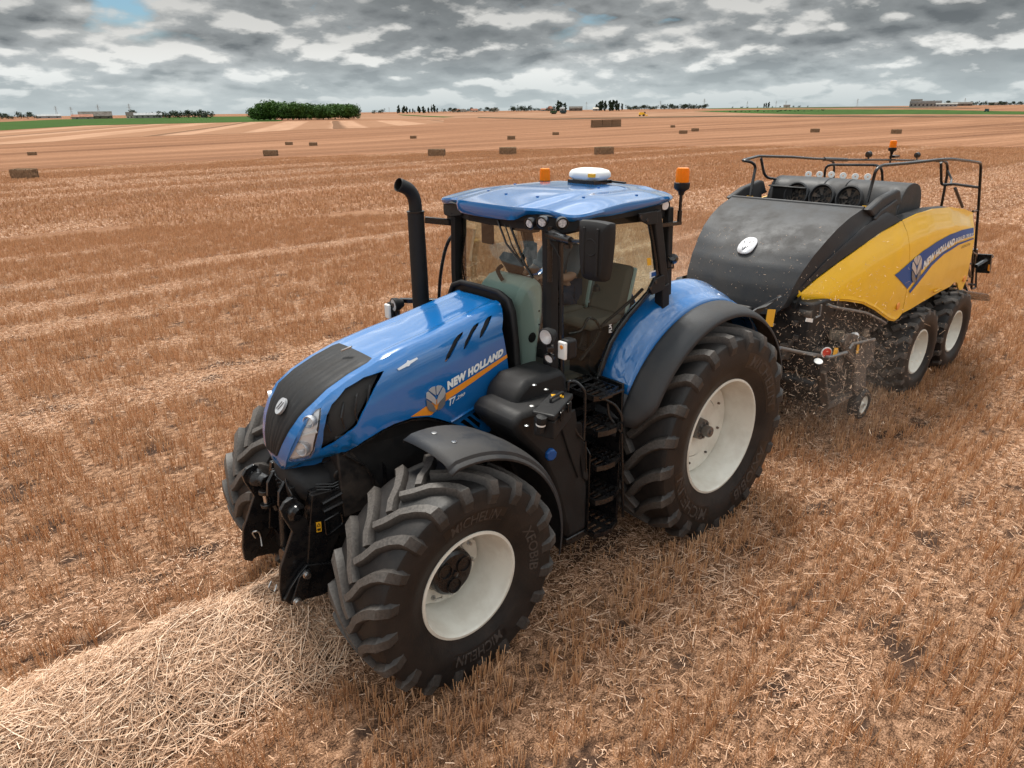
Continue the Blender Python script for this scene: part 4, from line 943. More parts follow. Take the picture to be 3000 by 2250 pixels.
for s in (1, -1):
    wo, R, prof = build_wheel(T, 'front', front_spec(s))
    yc = s*.96
    ych = s*(.96-.09)
    h = MB(); h.lathe([(0, .16), (.15, .16), (.172, .145), (.178, .12), (.178, .03)], (2.98, ych, .748), (0, s, 0), 40)
    h.lathe([(0, .185), (.022, .18), (.028, .16)], (2.98, ych, .748), (0, s, 0), 16)
    for k in range(3):
        a = k*2*math.pi/3+.6; h.lathe([(.052, .160), (.052, .173), (.062, .173), (.064, .160)], (2.98+.095*math.cos(a), ych, .748+.095*math.sin(a)), (0, s, 0), 20)
    obj('hub', h, BLACKM, wo, ang=30)
    for k in range(10):
        b = MB(); a = k*2*math.pi/10+.2; x, z = 2.98+.245*math.cos(a), .748+.245*math.sin(a); b.cyl((x, ych+s*.03, z), (x, ych+s*.055, z), .019, n=12); b.cyl((x, ych+s*.05, z), (x, ych+s*.078, z), .012, n=6); obj('bolt', b, STEEL, wo)
    # raised ring flange with cut-outs between disc and barrel
    fl = MB()
    for k in range(5):
        a0 = k*2*math.pi/5+.05; n_ = 8
        rr = [(.205, .285) for _ in range(n_+1)]; rows = []
        for q in range(n_+1):
            a = a0+q/n_*1.05; ro_ = .30 if 1 < q < n_-1 else .27
            rows.append([(2.98+r_*math.cos(a), ych+s*y_, .748+r_*math.sin(a)) for r_, y_ in ((.19, .032), (.19, .045), (ro_, .045), (ro_, .032))])
        fl.loft(rows)
    obj('rim_lugs', fl, CREAM, wo, ang=25)
    if s > 0:
        yf = lambda r: sidewall(prof, r)+.003
        GT = []
        for wd_, am_, da_ in (('MICHELIN', 93, 44), ('XEOBIB', 170, 42), ('MICHELIN', 268, 44)): GT.append(MB().add(*ring_text(wd_, .52, .60, math.radians(am_), math.radians(da_), yf)))
        for a0_, a1_ in ((66, 120), (242, 294)):
            bd = MB(); bd.loft([[(r_*math.cos(math.radians(a)), yf(r_)-.002, r_*math.sin(math.radians(a))) for a in [a0_+(a1_-a0_)*q/24 for q in range(25)]] for r_ in (.51, .56, .61)]); bd.v = [tuple(R @ Vector(v)) for v in bd.v]; obj('text_band', bd, RUBBAND, wo)
        for g in GT: g.v = [tuple(R @ Vector(v)) for v in g.v]; obj('lettering', g, RUBTXT, wo, smooth=False)
# ---- bonnet -------------------------------------------------------
low = [(3.690, 1.465), (3.602, 1.471), (3.481, 1.493), (3.400, 1.629), (3.289, 1.702), (3.139, 1.741), (3.034, 1.756), (2.885, 1.755), (2.744, 1.721), (2.655, 1.678), (2.550, 1.615)]
rearp = [(2.292, 1.673), (2.000, 1.736), (1.923, 1.809), (1.937, 1.996), (1.950, 2.218)]
top = [(r[0], r[1]) for r in RIDGE]
hood_out = [(p[0], p[1]) for p in top] + low + rearp
win = [(3.030, 2.135), (3.183, 2.119), (3.328, 2.074), (3.449, 1.995), (3.501, 1.932), (3.536, 1.834), (3.558, 1.675), (3.505, 1.699), (3.415, 1.764), (3.316, 1.824), (3.266, 1.890), (3.178, 1.990), (3.108, 2.066)]
hl = [(3.515, 1.983), (3.544, 1.973), (3.602, 1.918), (3.652, 1.834), (3.705, 1.708), (3.737, 1.612), (3.709, 1.594), (3.668, 1.608), (3.616, 1.625), (3.598, 1.678), (3.587, 1.768), (3.547, 1.897)]
slits = [[(2.535, 2.087), (2.505, 2.133), (2.409, 2.221), (2.363, 2.247), (2.303, 2.265), (2.321, 2.245), (2.374, 2.206), (2.467, 2.116), (2.506, 2.092)],
         [(2.348, 2.141), (2.316, 2.195), (2.240, 2.261), (2.198, 2.287), (2.139, 2.303), (2.164, 2.279), (2.221, 2.240), (2.291, 2.171), (2.320, 2.148)],
         [(2.181, 2.192), (2.153, 2.242), (2.081, 2.305), (2.044, 2.324), (2.000, 2.331), (2.034, 2.298), (2.093, 2.244), (2.138, 2.206)]]
for s in (1, -1):
    sp = shell('bonnet_side', hood_out, hs(s), BLUE, T, (0, s, 0), .035, holes=[win, hl] + slits)
    obj('side_grille', MB().add(*patch(offset_poly(win, .01), hs(s, -.06), .05)), MESH, sp)
    rb = MB()
    for k in range(4):
        x0 = 3.15+k*.1; rb.tube([(x0, s*(hood_side(x0, 2.0)-.045), 2.06-.04*k), (x0+.05, s*(hood_side(x0, 1.9)-.04), 1.95-.03*k), (x0+.03, s*(hood_side(x0, 1.8)-.05), 1.80)], .008, 6)
    obj('grille_pipes', rb, BLACKM, sp)
    bm_ = MB()
    for q in slits: bm_.add(*patch(offset_poly(q, .005), hs(s, -.025), .05))
    obj('vent', bm_, BLACKP, sp)
    hlo = obj('headlight', MB().add(*patch(offset_poly(hl, .004), hs(s, -.035), .03)), REFL, T, ang=60)
    lb = MB()
    for (x, z), r in (((3.588, 1.896), .040), ((3.652, 1.703), .046)):
        y = hood_side(x, z); d = Vector((.9, .42*s, 0)).normalized(); c_ = Vector((x, s*(y-.03), z))
        lb.lathe([(r*.2, -.01), (r*.7, .004), (r, .026), (r*1.08, .026), (r*1.08, -.02)], c_, d, 20)
    obj('lamp', lb, SILVER, hlo)
    ep = [(3.692, 1.780), (3.570, 1.825)]
    obj('lamp_divider', MB().loft([[(ep[0][0]+(ep[1][0]-ep[0][0])*t, s*(hood_side(*ep[0])*(1-t)+hood_side(*ep[1])*t+o_), ep[0][1]+(ep[1][1]-ep[0][1])*t+dz) for o_, dz in ((-.035, .012), (-.008, .006), (-.008, -.006), (-.035, -.012))] for t in (0, .25, .5, .75, 1)]), WHITE, hlo)
    obj('lens', MB().add(*patch(hl, hs(s, .004), .04)), LENS, hlo)
    # lower vent panel under the bonnet line
    lv = [(2.541, 1.605), (2.280, 1.657), (2.001, 1.722), (2.025, 1.659), (2.043, 1.478), (2.140, 1.387), (2.237, 1.435), (2.423, 1.539)]
    vh = [[(2.435, 1.573), (2.395, 1.587), (2.258, 1.450), (2.336, 1.491)], [(2.369, 1.595), (2.337, 1.598), (2.225, 1.490), (2.234, 1.452)], [(2.311, 1.606), (2.270, 1.619), (2.219, 1.571), (2.223, 1.514)]]
    lp = shell('vent_panel', lv, hs(s, -.012), BLUE, T, (0, s, 0), .05, holes=vh, depth=.012)
    obj('vent_backing', MB().add(*patch(offset_poly(lv, -.03), hs(s, -.07), .08)), BLACKP, lp)
    r0 = [(2.535, 1.612), (2.280, 1.664), (2.001, 1.732)]
    obj('panel_rib', MB().tube([(p[0], s*(hood_side(*p)+.002), p[1]) for p in r0], .011, 6), BLUE, lp)
    # markings
    st = [(2.895, 1.767), (2.758, 1.806), (2.575, 1.854), (2.401, 1.896), (1.937, 2.014), (1.935, 1.987), (2.381, 1.852), (2.582, 1.795), (2.714, 1.725), (2.809, 1.748)]
    obj('stripe', MB().add(*patch(st, hs(s, .003), .04)), ORANGE, sp)
    q = ((2.547, 1.876), (1.984, 2.015), (1.962, 2.077), (2.542, 1.943)); q2 = ((2.547, 1.745), (2.396, 1.787), (2.381, 1.828), (2.546, 1.805))
    if s < 0: q = (q[1], q[0], q[3], q[2]); q2 = (q2[1], q2[0], q2[3], q2[2])
    fq, fq2 = quadmap(*q), quadmap(*q2)
    obj('lettering', MB().add(*put_text('NEW HOLLAND', lambda u, v: hs(s, .005)(*fq(u, v)), 0, .075)), WHITE, sp, smooth=False)
    tx = MB().add(*put_text('T7', lambda u, v: hs(s, .005)(*fq2(u*.42, v)), .2, .03)); tx.add(*put_text('.290', lambda u, v: hs(s, .005)(*fq2(.44+u*.56, .18+v*.6)), .2, .02))
    obj('lettering', tx, WHITE, sp, smooth=False)
LEAF = [[(405, 455), (440, 420), (470, 402), (507, 395), (517, 534), (490, 520), (450, 490)], [(525, 400), (550, 380), (600, 378), (628, 392), (600, 430), (545, 525), (530, 520)],
        [(640, 402), (668, 440), (675, 505), (640, 570), (540, 680), (540, 610), (560, 540), (600, 470)], [(368, 500), (400, 475), (450, 520), (500, 570), (520, 620), (520, 690), (480, 665), (420, 615), (365, 580)],
        [(368, 610), (420, 640), (480, 690), (525, 780), (520, 800), (470, 805), (410, 780), (380, 720)], [(678, 515), (675, 600), (665, 680), (620, 740), (550, 785), (560, 700), (600, 620)]]
LEAF = [[((x-360)/320, (805-y)/430) for x, y in p] for p in LEAF]
def leaf_badge(name, quad, fn, parent, off=.008):
    fq = quadmap(*quad); o0 = None
    for i, p in enumerate(LEAF):
        b = MB().add(*patch([fq(*c) for c in p], fn, .05))
        o = obj('badge_leaf', b, SILVER if i < 4 else SILVD, parent, smooth=False, thick=.006)
bq = ((2.766, 1.769), (2.586, 1.714), (2.565, 1.922), (2.737, 1.966))
sideL = next(o for o in T.children if o.name.startswith('bonnet_side'))
leaf_badge('badge', bq, hs(1, .006), sideL)
be = [(2.936, 2.129), (2.851, 2.153), (2.835, 2.166), (2.821, 2.160), (2.758, 2.170), (2.755, 2.159), (2.825, 2.140), (2.840, 2.128), (2.856, 2.130), (2.926, 2.117)]
obj('series_badge', MB().add(*patch(be, hs(1, .006), .04)), SILVER, sideL, smooth=False, thick=.006)
# cap of the bonnet: rows along the ridge
RD = []
for (a, b, w), (c_, d, v) in zip(RIDGE, RIDGE[1:]):
    k = max(1, int(math.hypot(c_-a, d-b)/.05))
    for j in range(k): RD.append((a+(c_-a)*j/k, b+(d-b)*j/k, w+(v-w)*j/k))
RD.append(RIDGE[-1])
RDs = [tuple(sum(RD[min(max(i+j, 0), len(RD)-1)][q] for j in (-1, 0, 1))/3 for q in range(3)) for i in range(len(RD))]
def cap_pt(i, y, off=0.0):
    x, z, w = RD[i]; a, b = RD[max(i-1, 0)], RD[min(i+1, len(RD)-1)]
    d = Vector((b[0]-a[0], 0, b[1]-a[1])).normalized(); n_ = Vector((-d.z, 0, d.x)); n_ = n_ if n_.z > 0 or n_.x > 0 else -n_
    if n_.x < 0 and n_.z < 0: n_ = -n_
    cr = .014 + .012*sstep(3.0, 3.5, x)*sstep(1.48, 1.7, z)
    q = 1-(abs(y)/max(w, .02))**2.2
    p = Vector((x, y, z)) + n_*(cr*q + off)
    if x < 3.0: p.z += .010*sstep(.20, .235, abs(y))*(sstep(w, w-.03, abs(y)))
    return p
ny = 24; rows = []
for i in range(len(RD)):
    w = RD[i][2]; rows.append([cap_pt(i, w*(2*j/ny-1)) for j in range(ny+1)])
obj('bonnet_top', MB().loft(rows), BLUE, T, ang=60)
# black grille panel laid on the cap
i0 = next(i for i in range(len(RD)) if RD[i][0] > 2.99)
rows = []; nb = 30
for i in range(i0, len(RD)-1):
    x, z, w = RD[i]; t = (i-i0)/(len(RD)-2-i0)
    wp = interp(x, [(2.99, .235), (3.03, .258), (3.6, .262)]) if z > 1.98 else interp(z, [(1.55, .03), (1.60, .08), (1.70, .135), (1.85, .20), (1.98, .25)])
    wp = min(wp, w-.045)
    if z < 1.56: continue
    e = 0 if i > i0 else -.01
    row = []
    for j in range(nb+1):
        y = wp*(2*j/nb-1); g = 0
        for gy in (.05, .11, .17): g = max(g, math.exp(-((abs(y)-gy*wp/.26)/.008)**2))
        row.append(cap_pt(i, y,   .010 + e - (.006*g*sstep(3.10, 3.2, x) if abs(j-nb/2) < nb/2-.5 else .009)))
    rows.append(row)
gp = obj('bonnet_grille', MB().loft(rows), BLACKP, T, ang=50)
def nose_pt(y, z, off): # front of the cap as a height field in x
    best = min(range(len(RD)), key=lambda i: abs(cap_pt(i, y).z-z) if RD[i][0] > 3.3 else 9)
    p = cap_pt(best, y, off); return (p.x, y, p.z)
# oval badge on the nose
c0 = Vector((3.663, 0.022, 1.940)); nrm = Vector((.80, 0, .60)).normalized(); b = MB(); c0 = c0 + nrm*.008
e1 = Vector((0, 1, 0)); e2 = nrm.cross(e1)*-1
if e2.z < 0: e2 = -e2
ring = [c0+e1*.048*math.cos(a)+e2*.062*math.sin(a) for a in [k*2*math.pi/20 for k in range(20)]]
b.prism([p-nrm*.02 for p in ring], nrm, .02); bo = obj('nose_badge', b, SILVER, gp)
b = MB()
for sx_ in (-.012, .014):
    b.tube([c0+e1*(sx_-.016)+e2*-.03+nrm*.002, c0+e1*sx_+nrm*.003, c0+e1*(sx_+.014)+e2*.035+nrm*.002], .003, 5)
obj('badge_vein', b, SILVD, bo)
b = MB(); p0_, p1_ = Vector((3.165, 0.026, 2.200)), Vector((3.112, 0.089, 2.235)); b.bar(p0_+Vector((0, 0, .03)), p1_+Vector((0, 0, .03)), .022, .012); obj('latch', b, STEEL, gp, bevel=.003)
# lower front cowl under the nose, radiator sides
rows = []
for z, xf, w in ((1.50, 3.70, .12), (1.44, 3.73, .25), (1.36, 3.735, .30), (1.27, 3.70, .32), (1.20, 3.62, .33), (1.17, 3.52, .33)):
    row = []
    for j in range(17):
        a = (j/16*2-1); y = w*math.copysign(min(1, abs(a)*1.25), a); x = xf - .10*(abs(y)/w)**2.5 - (max(0, abs(a)-.8)/.2)*.5
        row.append((x, y, z+.02*(1-a*a)*0))
    rows.append(row)
obj('front_cowl', MB().loft(rows), BLACKP, T, ang=50)
b = MB()
for s in (1, -1):
    for r_ in (.0, .022, .044):
        b.tube([(3.62-.0*r_, s*(.325), 1.43-r_), (3.50, s*(.335), 1.39-r_), (3.38, s*.335, 1.40-r_)], .005, 5)
    b.lathe([(.0, .003), (.035, .006), (.045, 0)], (3.44, s*.335, 1.44), (0, s, 0), 14)
    b.tube(smoothpts([(3.735, s*.10, 1.42), (3.75, s*.16, 1.38), (3.74, s*.2, 1.31), (3.73, s*.17, 1.27), (3.74, s*.12, 1.33)], 4, True), .006, 5)
obj('cowl_trim', b, BLACKM, T)
# arched inner guard over the front wheel space
b = MB()
for s in (1, -1):
    poly = [(p[0]+.01, s*(hood_side(*p)-.03), p[1]-.01) for p in low[2:]] + [(2.0, s*.40, 1.35), (2.0, s*.40, 1.1), (3.4, s*.33, 1.1), (3.5, s*.33, 1.3)]
    b.prism(poly, (0, -s, 0), .02)
obj('engine_side_panel', b, BLACKP, T, smooth=False)
b = MB()
for s in (1, -1):
    b.tube([(p[0], s*(hood_side(*p)-.012), p[1]-.022) for p in low[2:]], .009, 6)
    for k in range(9): b.box((2.4+k*.085, s*.36-.012, 1.25), (2.43+k*.085, s*.36+.012, 1.62))
    pts = smoothpts([(3.42, s*.36, 1.62), (3.25, s*.38, 1.45), (3.2, s*.38, 1.3), (3.2, s*.38, 1.15)], 4); b.tube(pts, .012, 6)
obj('engine_trim', b, BLACKM, T)
# chassis, axles, sump
b = MB(); b.box((.35, -.28, .62), (3.55, .28, 1.2)); b.box((1.5, -.36, 1.1), (3.45, .36, 1.75)); b.box((-.55, -.42, .62), (.5, .42, 1.5))
b.cyl((0, -1.0, .945), (0, 1.0, .945), .16, n=20); b.box((2.86, -.75, .62), (3.1, .75, .84)); b.cyl((2.98, -.93, .748), (2.98, .93, .748), .10)
for s in (1, -1):
    b.box((2.84, s*.62-.06, .58), (3.12, s*.62+.06, .98)); b.tube([(3.1, s*.25, .86), (3.12, s*.7, .84)], .03)
obj('chassis', b, DARK, T, bevel=.02)
b = MB()
for s in (1, -1):
    b.tube([(3.16, s*.2, .92), (3.16, s*.45, .92)], .035); b.tube([(3.16, s*.4, .92), (3.14, s*.68, .9)], .018)
    b.tube(smoothpts([(2.6, s*.38, 1.2), (2.8, s*.5, 1.28), (3.0, s*.62, 1.2), (3.05, s*.7, 1.0)], 5), .022); b.tube(smoothpts([(2.5, s*.36, 1.1), (2.75, s*.5, 1.22), (2.95, s*.6, 1.15)], 5), .016)
obj('steering_cylinders', b, BLACKM, T)
# front support frame plates
b = MB()
for s in (1, -1):
    fr = [(3.667, 0.350, 1.372), (3.419, 0.350, 1.344), (3.227, 0.350, 1.330), (3.0, .35, 1.25), (3.0, .35, .85), (3.496, 0.350, 0.978), (3.622, 0.350, 0.771), (3.770, 0.350, 0.837), (3.705, 0.350, 1.184)]
    b.prism([(p[0], s*.35, p[2]) for p in fr], (0, -s, 0), .05)
b.box((3.45, -.32, .95), (3.66, .32, 1.38)); b.box((3.2, -.30, .60), (3.6, .30, .95))
fs_ = obj('front_frame', b, BLACKM, T, bevel=.008, smooth=False)
b = MB()
for s in (1, -1):
    for (u0, v0), (u1, v1) in (((3.60, 1.28), (3.45, 1.31)), ((3.60, 1.215), (3.45, 1.235))):
        b.tube([(u0, s*.355, v0), (u1, s*.362, v1)], .013, 6)
    q = [(3.60, 1.14), (3.47, 1.16), (3.46, 1.06), (3.60, 1.01)]
    b.tube(roundpath([(x, s*.354, z) for x, z in q+q[:1]], .03), .006, 5)
    for k in range(5): b.lathe([(0, .008), (.008, .008), (.009, 0)], (3.575, s*.352, 1.125-k*.024), (0, s, 0), 8)
rbo = obj('frame_ribs', b, BLACKM, fs_); rbo['kind'] = 'stuff'
yst = MB().prism([(3.668, 0.360, 1.159), (3.631, 0.360, 1.149), (3.635, 0.360, 1.072), (3.672, 0.360, 1.079)], (0, 1, 0), .003); ys_ = obj('warning_sticker', yst, YSTICK, T, smooth=False)
tri = MB(); a_, b_, c_ = [Vector(p) for p in ((3.667, 0.364, 1.126), (3.641, 0.364, 1.119), (3.650, 0.364, 1.146))]
for p, q in ((a_, b_), (b_, c_), (c_, a_)): tri.bar(p, q, .003, .002, (0, 1, 0))
tri.prism([(3.667, 0.364, 1.107), (3.641, 0.364, 1.101), (3.643, 0.364, 1.084), (3.667, 0.364, 1.090)], (0, 1, 0), .001); obj('sticker_print', tri, BLACKP, ys_, smooth=False)
# front linkage
for s in (1, -1):
    pl = MB()
    poly = [(3.834, 1.143), (3.885, 1.28), (3.895, 1.34), (3.86, 1.385), (3.80, 1.40), (3.765, 1.375), (3.79, 1.345), (3.83, 1.34), (3.845, 1.31), (3.82, 1.275), (3.76, 1.25), (3.72, 1.20), (3.70, 1.10), (3.72, .95), (3.76, .80), (3.86, .70), (3.93, .60), (3.985, .64), (3.985, .74), (3.955, .90)]
    pl.prism([(x, s*.34, z) for x, z in poly], (0, -s, 0), .03)
    la = obj('linkage_plate', pl, BLACKM, T, bevel=.005, smooth=False)
    ar = MB(); ar.prism([(x, s*.375, z) for x, z in ((3.975, .66), (3.93, .59), (3.87, .60), (3.70, .56), (3.35, .56), (3.3, .66), (3.4, .76), (3.62, .80), (3.78, .86), (3.84, .82), (3.92, .74))], (0, -s, 0), .03)
    ar.prism([(x, s*.415, z) for x, z in ((3.945, .64), (3.91, .60), (3.86, .62), (3.77, .79), (3.77, .84), (3.81, .86), (3.86, .82))], (0, -s, 0), .02)
    ao = obj('linkage_arm', ar, BLACKM, T, bevel=.005, smooth=False)
    for x, z in ((3.81, .822), (3.905, .642)): obj('pin', MB().lathe([(0, .03), (.022, .03), (.024, .018), (.024, .012), (.030, .01), (.031, 0)], (x, s*.417, z), (0, s, 0), 18), STEEL, ao)
    hk = MB(); hk.tube(smoothpts([(3.82, s*.33, 1.31), (3.78, s*.28, 1.29), (3.76, s*.2, 1.28)], 4), [.05]*8+[.055], 12); hk.lathe([(0, .06), (.05, .05), (.07, 0), (.07, -.05), (.05, -.07)], (3.80, s*.30, 1.29), (.3, -s, .3), 16)
    hk.cyl((3.74, s*.24, 1.22), (3.70, s*.24, 1.02), .035)
    obj('hook_end', hk, BLACKM, la)
b = MB()
b.box((3.66, -.17, 1.20), (3.74, .17, 1.38)); b.prism([(3.74, -.13, 1.40), (3.80, -.11, 1.34), (3.82, -.10, 1.24), (3.74, -.12, 1.20)], (0, 1, 0), .03); b.prism([(3.74, .06, 1.40), (3.80, .08, 1.34), (3.82, .09, 1.24), (3.74, .06, 1.20)], (0, 1, 0), .03)
b.cyl((3.79, -.2, 1.20), (3.79, -.2, 1.23), .045); b.cyl((3.79, -.2, 1.09), (3.79, -.2, 1.115), .045); b.cyl((3.79, -.2, 1.10), (3.79, -.2, 1.22), .018); b.bar((3.68, -.2, 1.215), (3.79, -.2, 1.215), .06, .025); b.bar((3.68, -.2, 1.10), (3.79, -.2, 1.10), .06, .025)
b.cyl((3.74, -.10, .78), (3.70, -.10, 1.2), .035); b.cyl((3.62, .0, .72), (3.80, .0, .72), .09); b.box((3.60, -.34, .66), (3.72, .34, .80)); b.lathe([(.0, .05), (.06, .05), (.075, .03), (.08, -.04)], (3.66, .20, .92), (.8, .6, 0), 20)
for k in range(7): b.lathe([(0, .012), (.007, .012), (.008, 0)], (3.74, -.05+.022*k*(1 if k % 2 else .9), 1.36-.02*(k % 3)), (1, 0, .2), 8)
obj('linkage_centre', b, BLACKM, T, bevel=.004)
b = MB(); b.tube([(3.74, -.10, .80), (3.722, -.10, 1.0)], .024); b.tube(smoothpts([(3.88, -.30, .80), (3.90, -.29, .86), (3.87, -.27, .87), (3.85, -.28, .82), (3.86, -.25, .74)], 5), .006, 5); b.tube(smoothpts([(3.95, .1, .66), (3.98, .11, .62), (3.95, .12, .58), (3.92, .11, .62)], 5), .006, 5)
b.lathe([(0, .02), (.02, .02), (.03, 0)], (3.93, -.37, .66), (0, -1, 0), 12); b.cyl((3.79, -.2, 1.12), (3.79, -.2, 1.2), .02)
obj('linkage_pins', b, STEEL, T)
# front mudguards
for s in (1, -1):
    rows = []; c_ = (2.98, .76)
    for k in range(27):
        th = math.radians(83+(192-83)*k/26); rr = .985
        row = []
        for y, dr_ in ((.665, -.022), (.672, 0), (.80, .012), (.92, .016), (1.05, .010), (1.13, -.004), (1.165, -.022), (1.172, -.045), (1.185, -.05), (1.20, -.062), (1.20, -.075)):
            tt = th + (.0 if k else -.0)
            if k == 0: dr_ -= .02
            row.append((c_[0]+(rr+dr_)*math.cos(tt), s*y, c_[1]+(rr+dr_)*math.sin(tt)))
        rows.append(row)
    mg = obj('front_mudguard', MB().loft(rows), GREYP, T, ang=40, thick=.006)
    b = MB(); b.bar((2.98, s*.62, .9), (2.5, s*.72, 1.55), .05); b.bar((2.6, s*.7, 1.58), (2.9, s*.9, 1.72), .03); obj('mudguard_stay', b, BLACKM, mg)
    if s > 0:
        for u, v in ((512, 1265), (832, 1435)):
            p = {512: (2.930, 0.800, 1.713), 832: (2.911, 1.000, 1.699)}[u]; th = math.atan2(p[2]-.76, p[0]-2.98)
            n_ = Vector((math.cos(th), 0, math.sin(th))); q_ = Vector((2.98, p[1], .76))+n_*1.006
            obj('mudguard_bolt', MB().lathe([(0, .004), (.012, .005), (.02, .003), (.021, 0)], q_, n_, 16), STEEL, mg)
# ---- cab ----------------------------------------------------------
out = [(1.795, 0), (1.79, .20), (1.775, .34), (1.72, .41), (1.66, .48), (1.635, .60), (1.625, .74), (1.58, .82), (1.45, .865), (1.2, .875), (.9, .87), (.6, .85), (.42, .81), (.30, .74), (.22, .60), (.16, .35), (.14, 0)]
ro_ = out + [(x, -y) for x, y in out[-2:0:-1]]
ro_s = [(p.x, p.y) for p in smoothpts([(x, y, 0) for x, y in ro_], 5, True)]
rf = MB()
zl = lambda x, y: (lambda k: (1-k)*interp(x, [(.1, 3.12), (.5, 3.10), (1.2, 3.075), (1.55, 3.07), (1.62, 3.085), (1.70, 3.075), (1.80, 3.035)]) + k*(roof_top(x, y)-.05))(sstep(.36, .46, abs(y))*sstep(1.25, 1.5, x))
rs = resample(ro_s, .02)
rows = []
for f_, ins in ((0, 0), (.35, -.012), (.8, -.004), (1.0, .012)):
    row = []
    for x, y in rs:
        zt = roof_top(x, y); zb = zl(x, y); n_ = Vector((x-.95, y*1.2)).normalized()
        row.append((x-n_.x*ins, y-n_.y*ins, zt+(zb-zt)*f_))
    rows.append(row)
rf.loft(rows, closed=True)
roof = shell('roof', ro_s, lambda x, y: (x, y, roof_top(x, y)), BLUE, T, (0, 0, 1), .045, depth=.004)
obj('roof_edge', rf, BLUE, roof, ang=42)
for x, y in ((1.35, -.45), (1.45, -.1), (1.42, .25), (1.2, .55), (.75, .72), (.8, .35), (.9, -.6), (.55, .1)): obj('roof_bolt', MB().lathe([(0, .006), (.012, .006), (.014, 0)], (x, y, roof_top(x, y)), (0, 0, 1), 10), DECBLUE, roof)
ins = [(x-.03*math.copysign(1, x-.9), y*.965) for x, y in ro_s]
b = MB(); b.prism([(x, y, 3.09) for x, y in ins], (0, 0, -1), .05)
b.prism([(x, y, 3.06) for x, y in ((1.58, -.60), (1.70, -.3), (1.72, 0), (1.70, .3), (1.58, .60), (.62, .82), (.35, .74), (.35, -.74), (.62, -.82))], (0, 0, -1), .09)
obj('roof_lining', b, BLACKP, T, bevel=.012, smooth=False)
for s in (1, -1):
    rows = []
    for x_, r_, dz in ((1.60, .075, 0), (1.655, .074, 0), (1.675, .062, 0)):
        rows.append([(x_-.12*max(0, (yy-.6)/.25)**2-.02*(1-yy), s*yy, 3.045+zz*r_/.075) for yy, zz in ((.40, .03), (.42, -.02), (.47, -.06), (.60, -.085), (.74, -.085), (.82, -.06), (.85, -.0), (.83, .05), (.60, .055), (.45, .05))])
    b = MB().loft(rows, closed=True); k = len(b.v); b.f.append(tuple(range(k-10, k)))
    pod = obj('lamp_pod', b, BLACKP, T, ang=30)
    lps = [Vector((1.740, 0.500, 3.033)), Vector((1.758, 0.655, 3.061)), Vector((1.736, 0.840, 3.071))] if s > 0 else [Vector((1.563, -0.655, 2.979)), Vector((1.520, -0.800, 2.987))]
    for i, p in enumerate(lps):
        d = Vector((1, s*(.05+.25*i), -.25)).normalized() if not (s > 0 and i == 2) else Vector((.45, .85, -.2)).normalized()
        lo = obj('work_lamp', MB().lathe([(0, -.05), (.034, -.045), (.046, -.01), (.046, .012), (.039, .014), (.036, 0)], p, d, 20), BLACKM, pod)
        g = MB(); g.lathe([(0, .012), (.030, .010), (.034, .002)], p, d, 20); obj('work_lamp_face', g, LED, lo if False else pod)
# pillars
for s in (1, -1):
    b = MB()
    pts = [(1.605, s*.615, 1.55), (1.615, s*.62, 2.0), (1.62, s*.615, 2.5), (1.61, s*.60, 3.0)]
    rows = []
    for p in pts:
        rows.append([(p[0]+dx, p[1]+s*dy, p[2]) for dx, dy in ((.045, -.05), (.05, 0), (.03, .03), (-.045, .035), (-.06, 0), (-.03, -.05))])
    b.loft(rows, closed=True); obj('cab_pillar', b, BLACKP, T, ang=30)
    b = MB(); A0, A1 = Vector((0.648, 0.830, 3.052)), Vector((0.470, 0.830, 2.413)); A2 = Vector((.40, .80, 2.1))
    for P, Q, w_ in ((A0, A1, .075), (A1, A2, .09)): b.bar((P.x, s*P.y, P.z), (Q.x, s*Q.y, Q.z), w_, .10)
    b.bar((.36, s*.76, 3.05), (.30, s*.76, 2.2), .07, .07)
    obj('rear_pillar', b, BLACKP, T, bevel=.01)
dg_ = [(1.509, 3.042), (1.107, 3.049), (0.789, 3.041), (0.693, 2.993), (0.636, 2.795), (0.581, 2.517), (0.666, 2.379), (0.763, 2.301), (0.879, 2.210), (0.980, 2.107), (1.057, 1.994), (1.114, 1.859), (1.153, 1.755), (1.180, 1.652), (1.499, 1.656), (1.519, 2.290), (1.520, 2.689)]
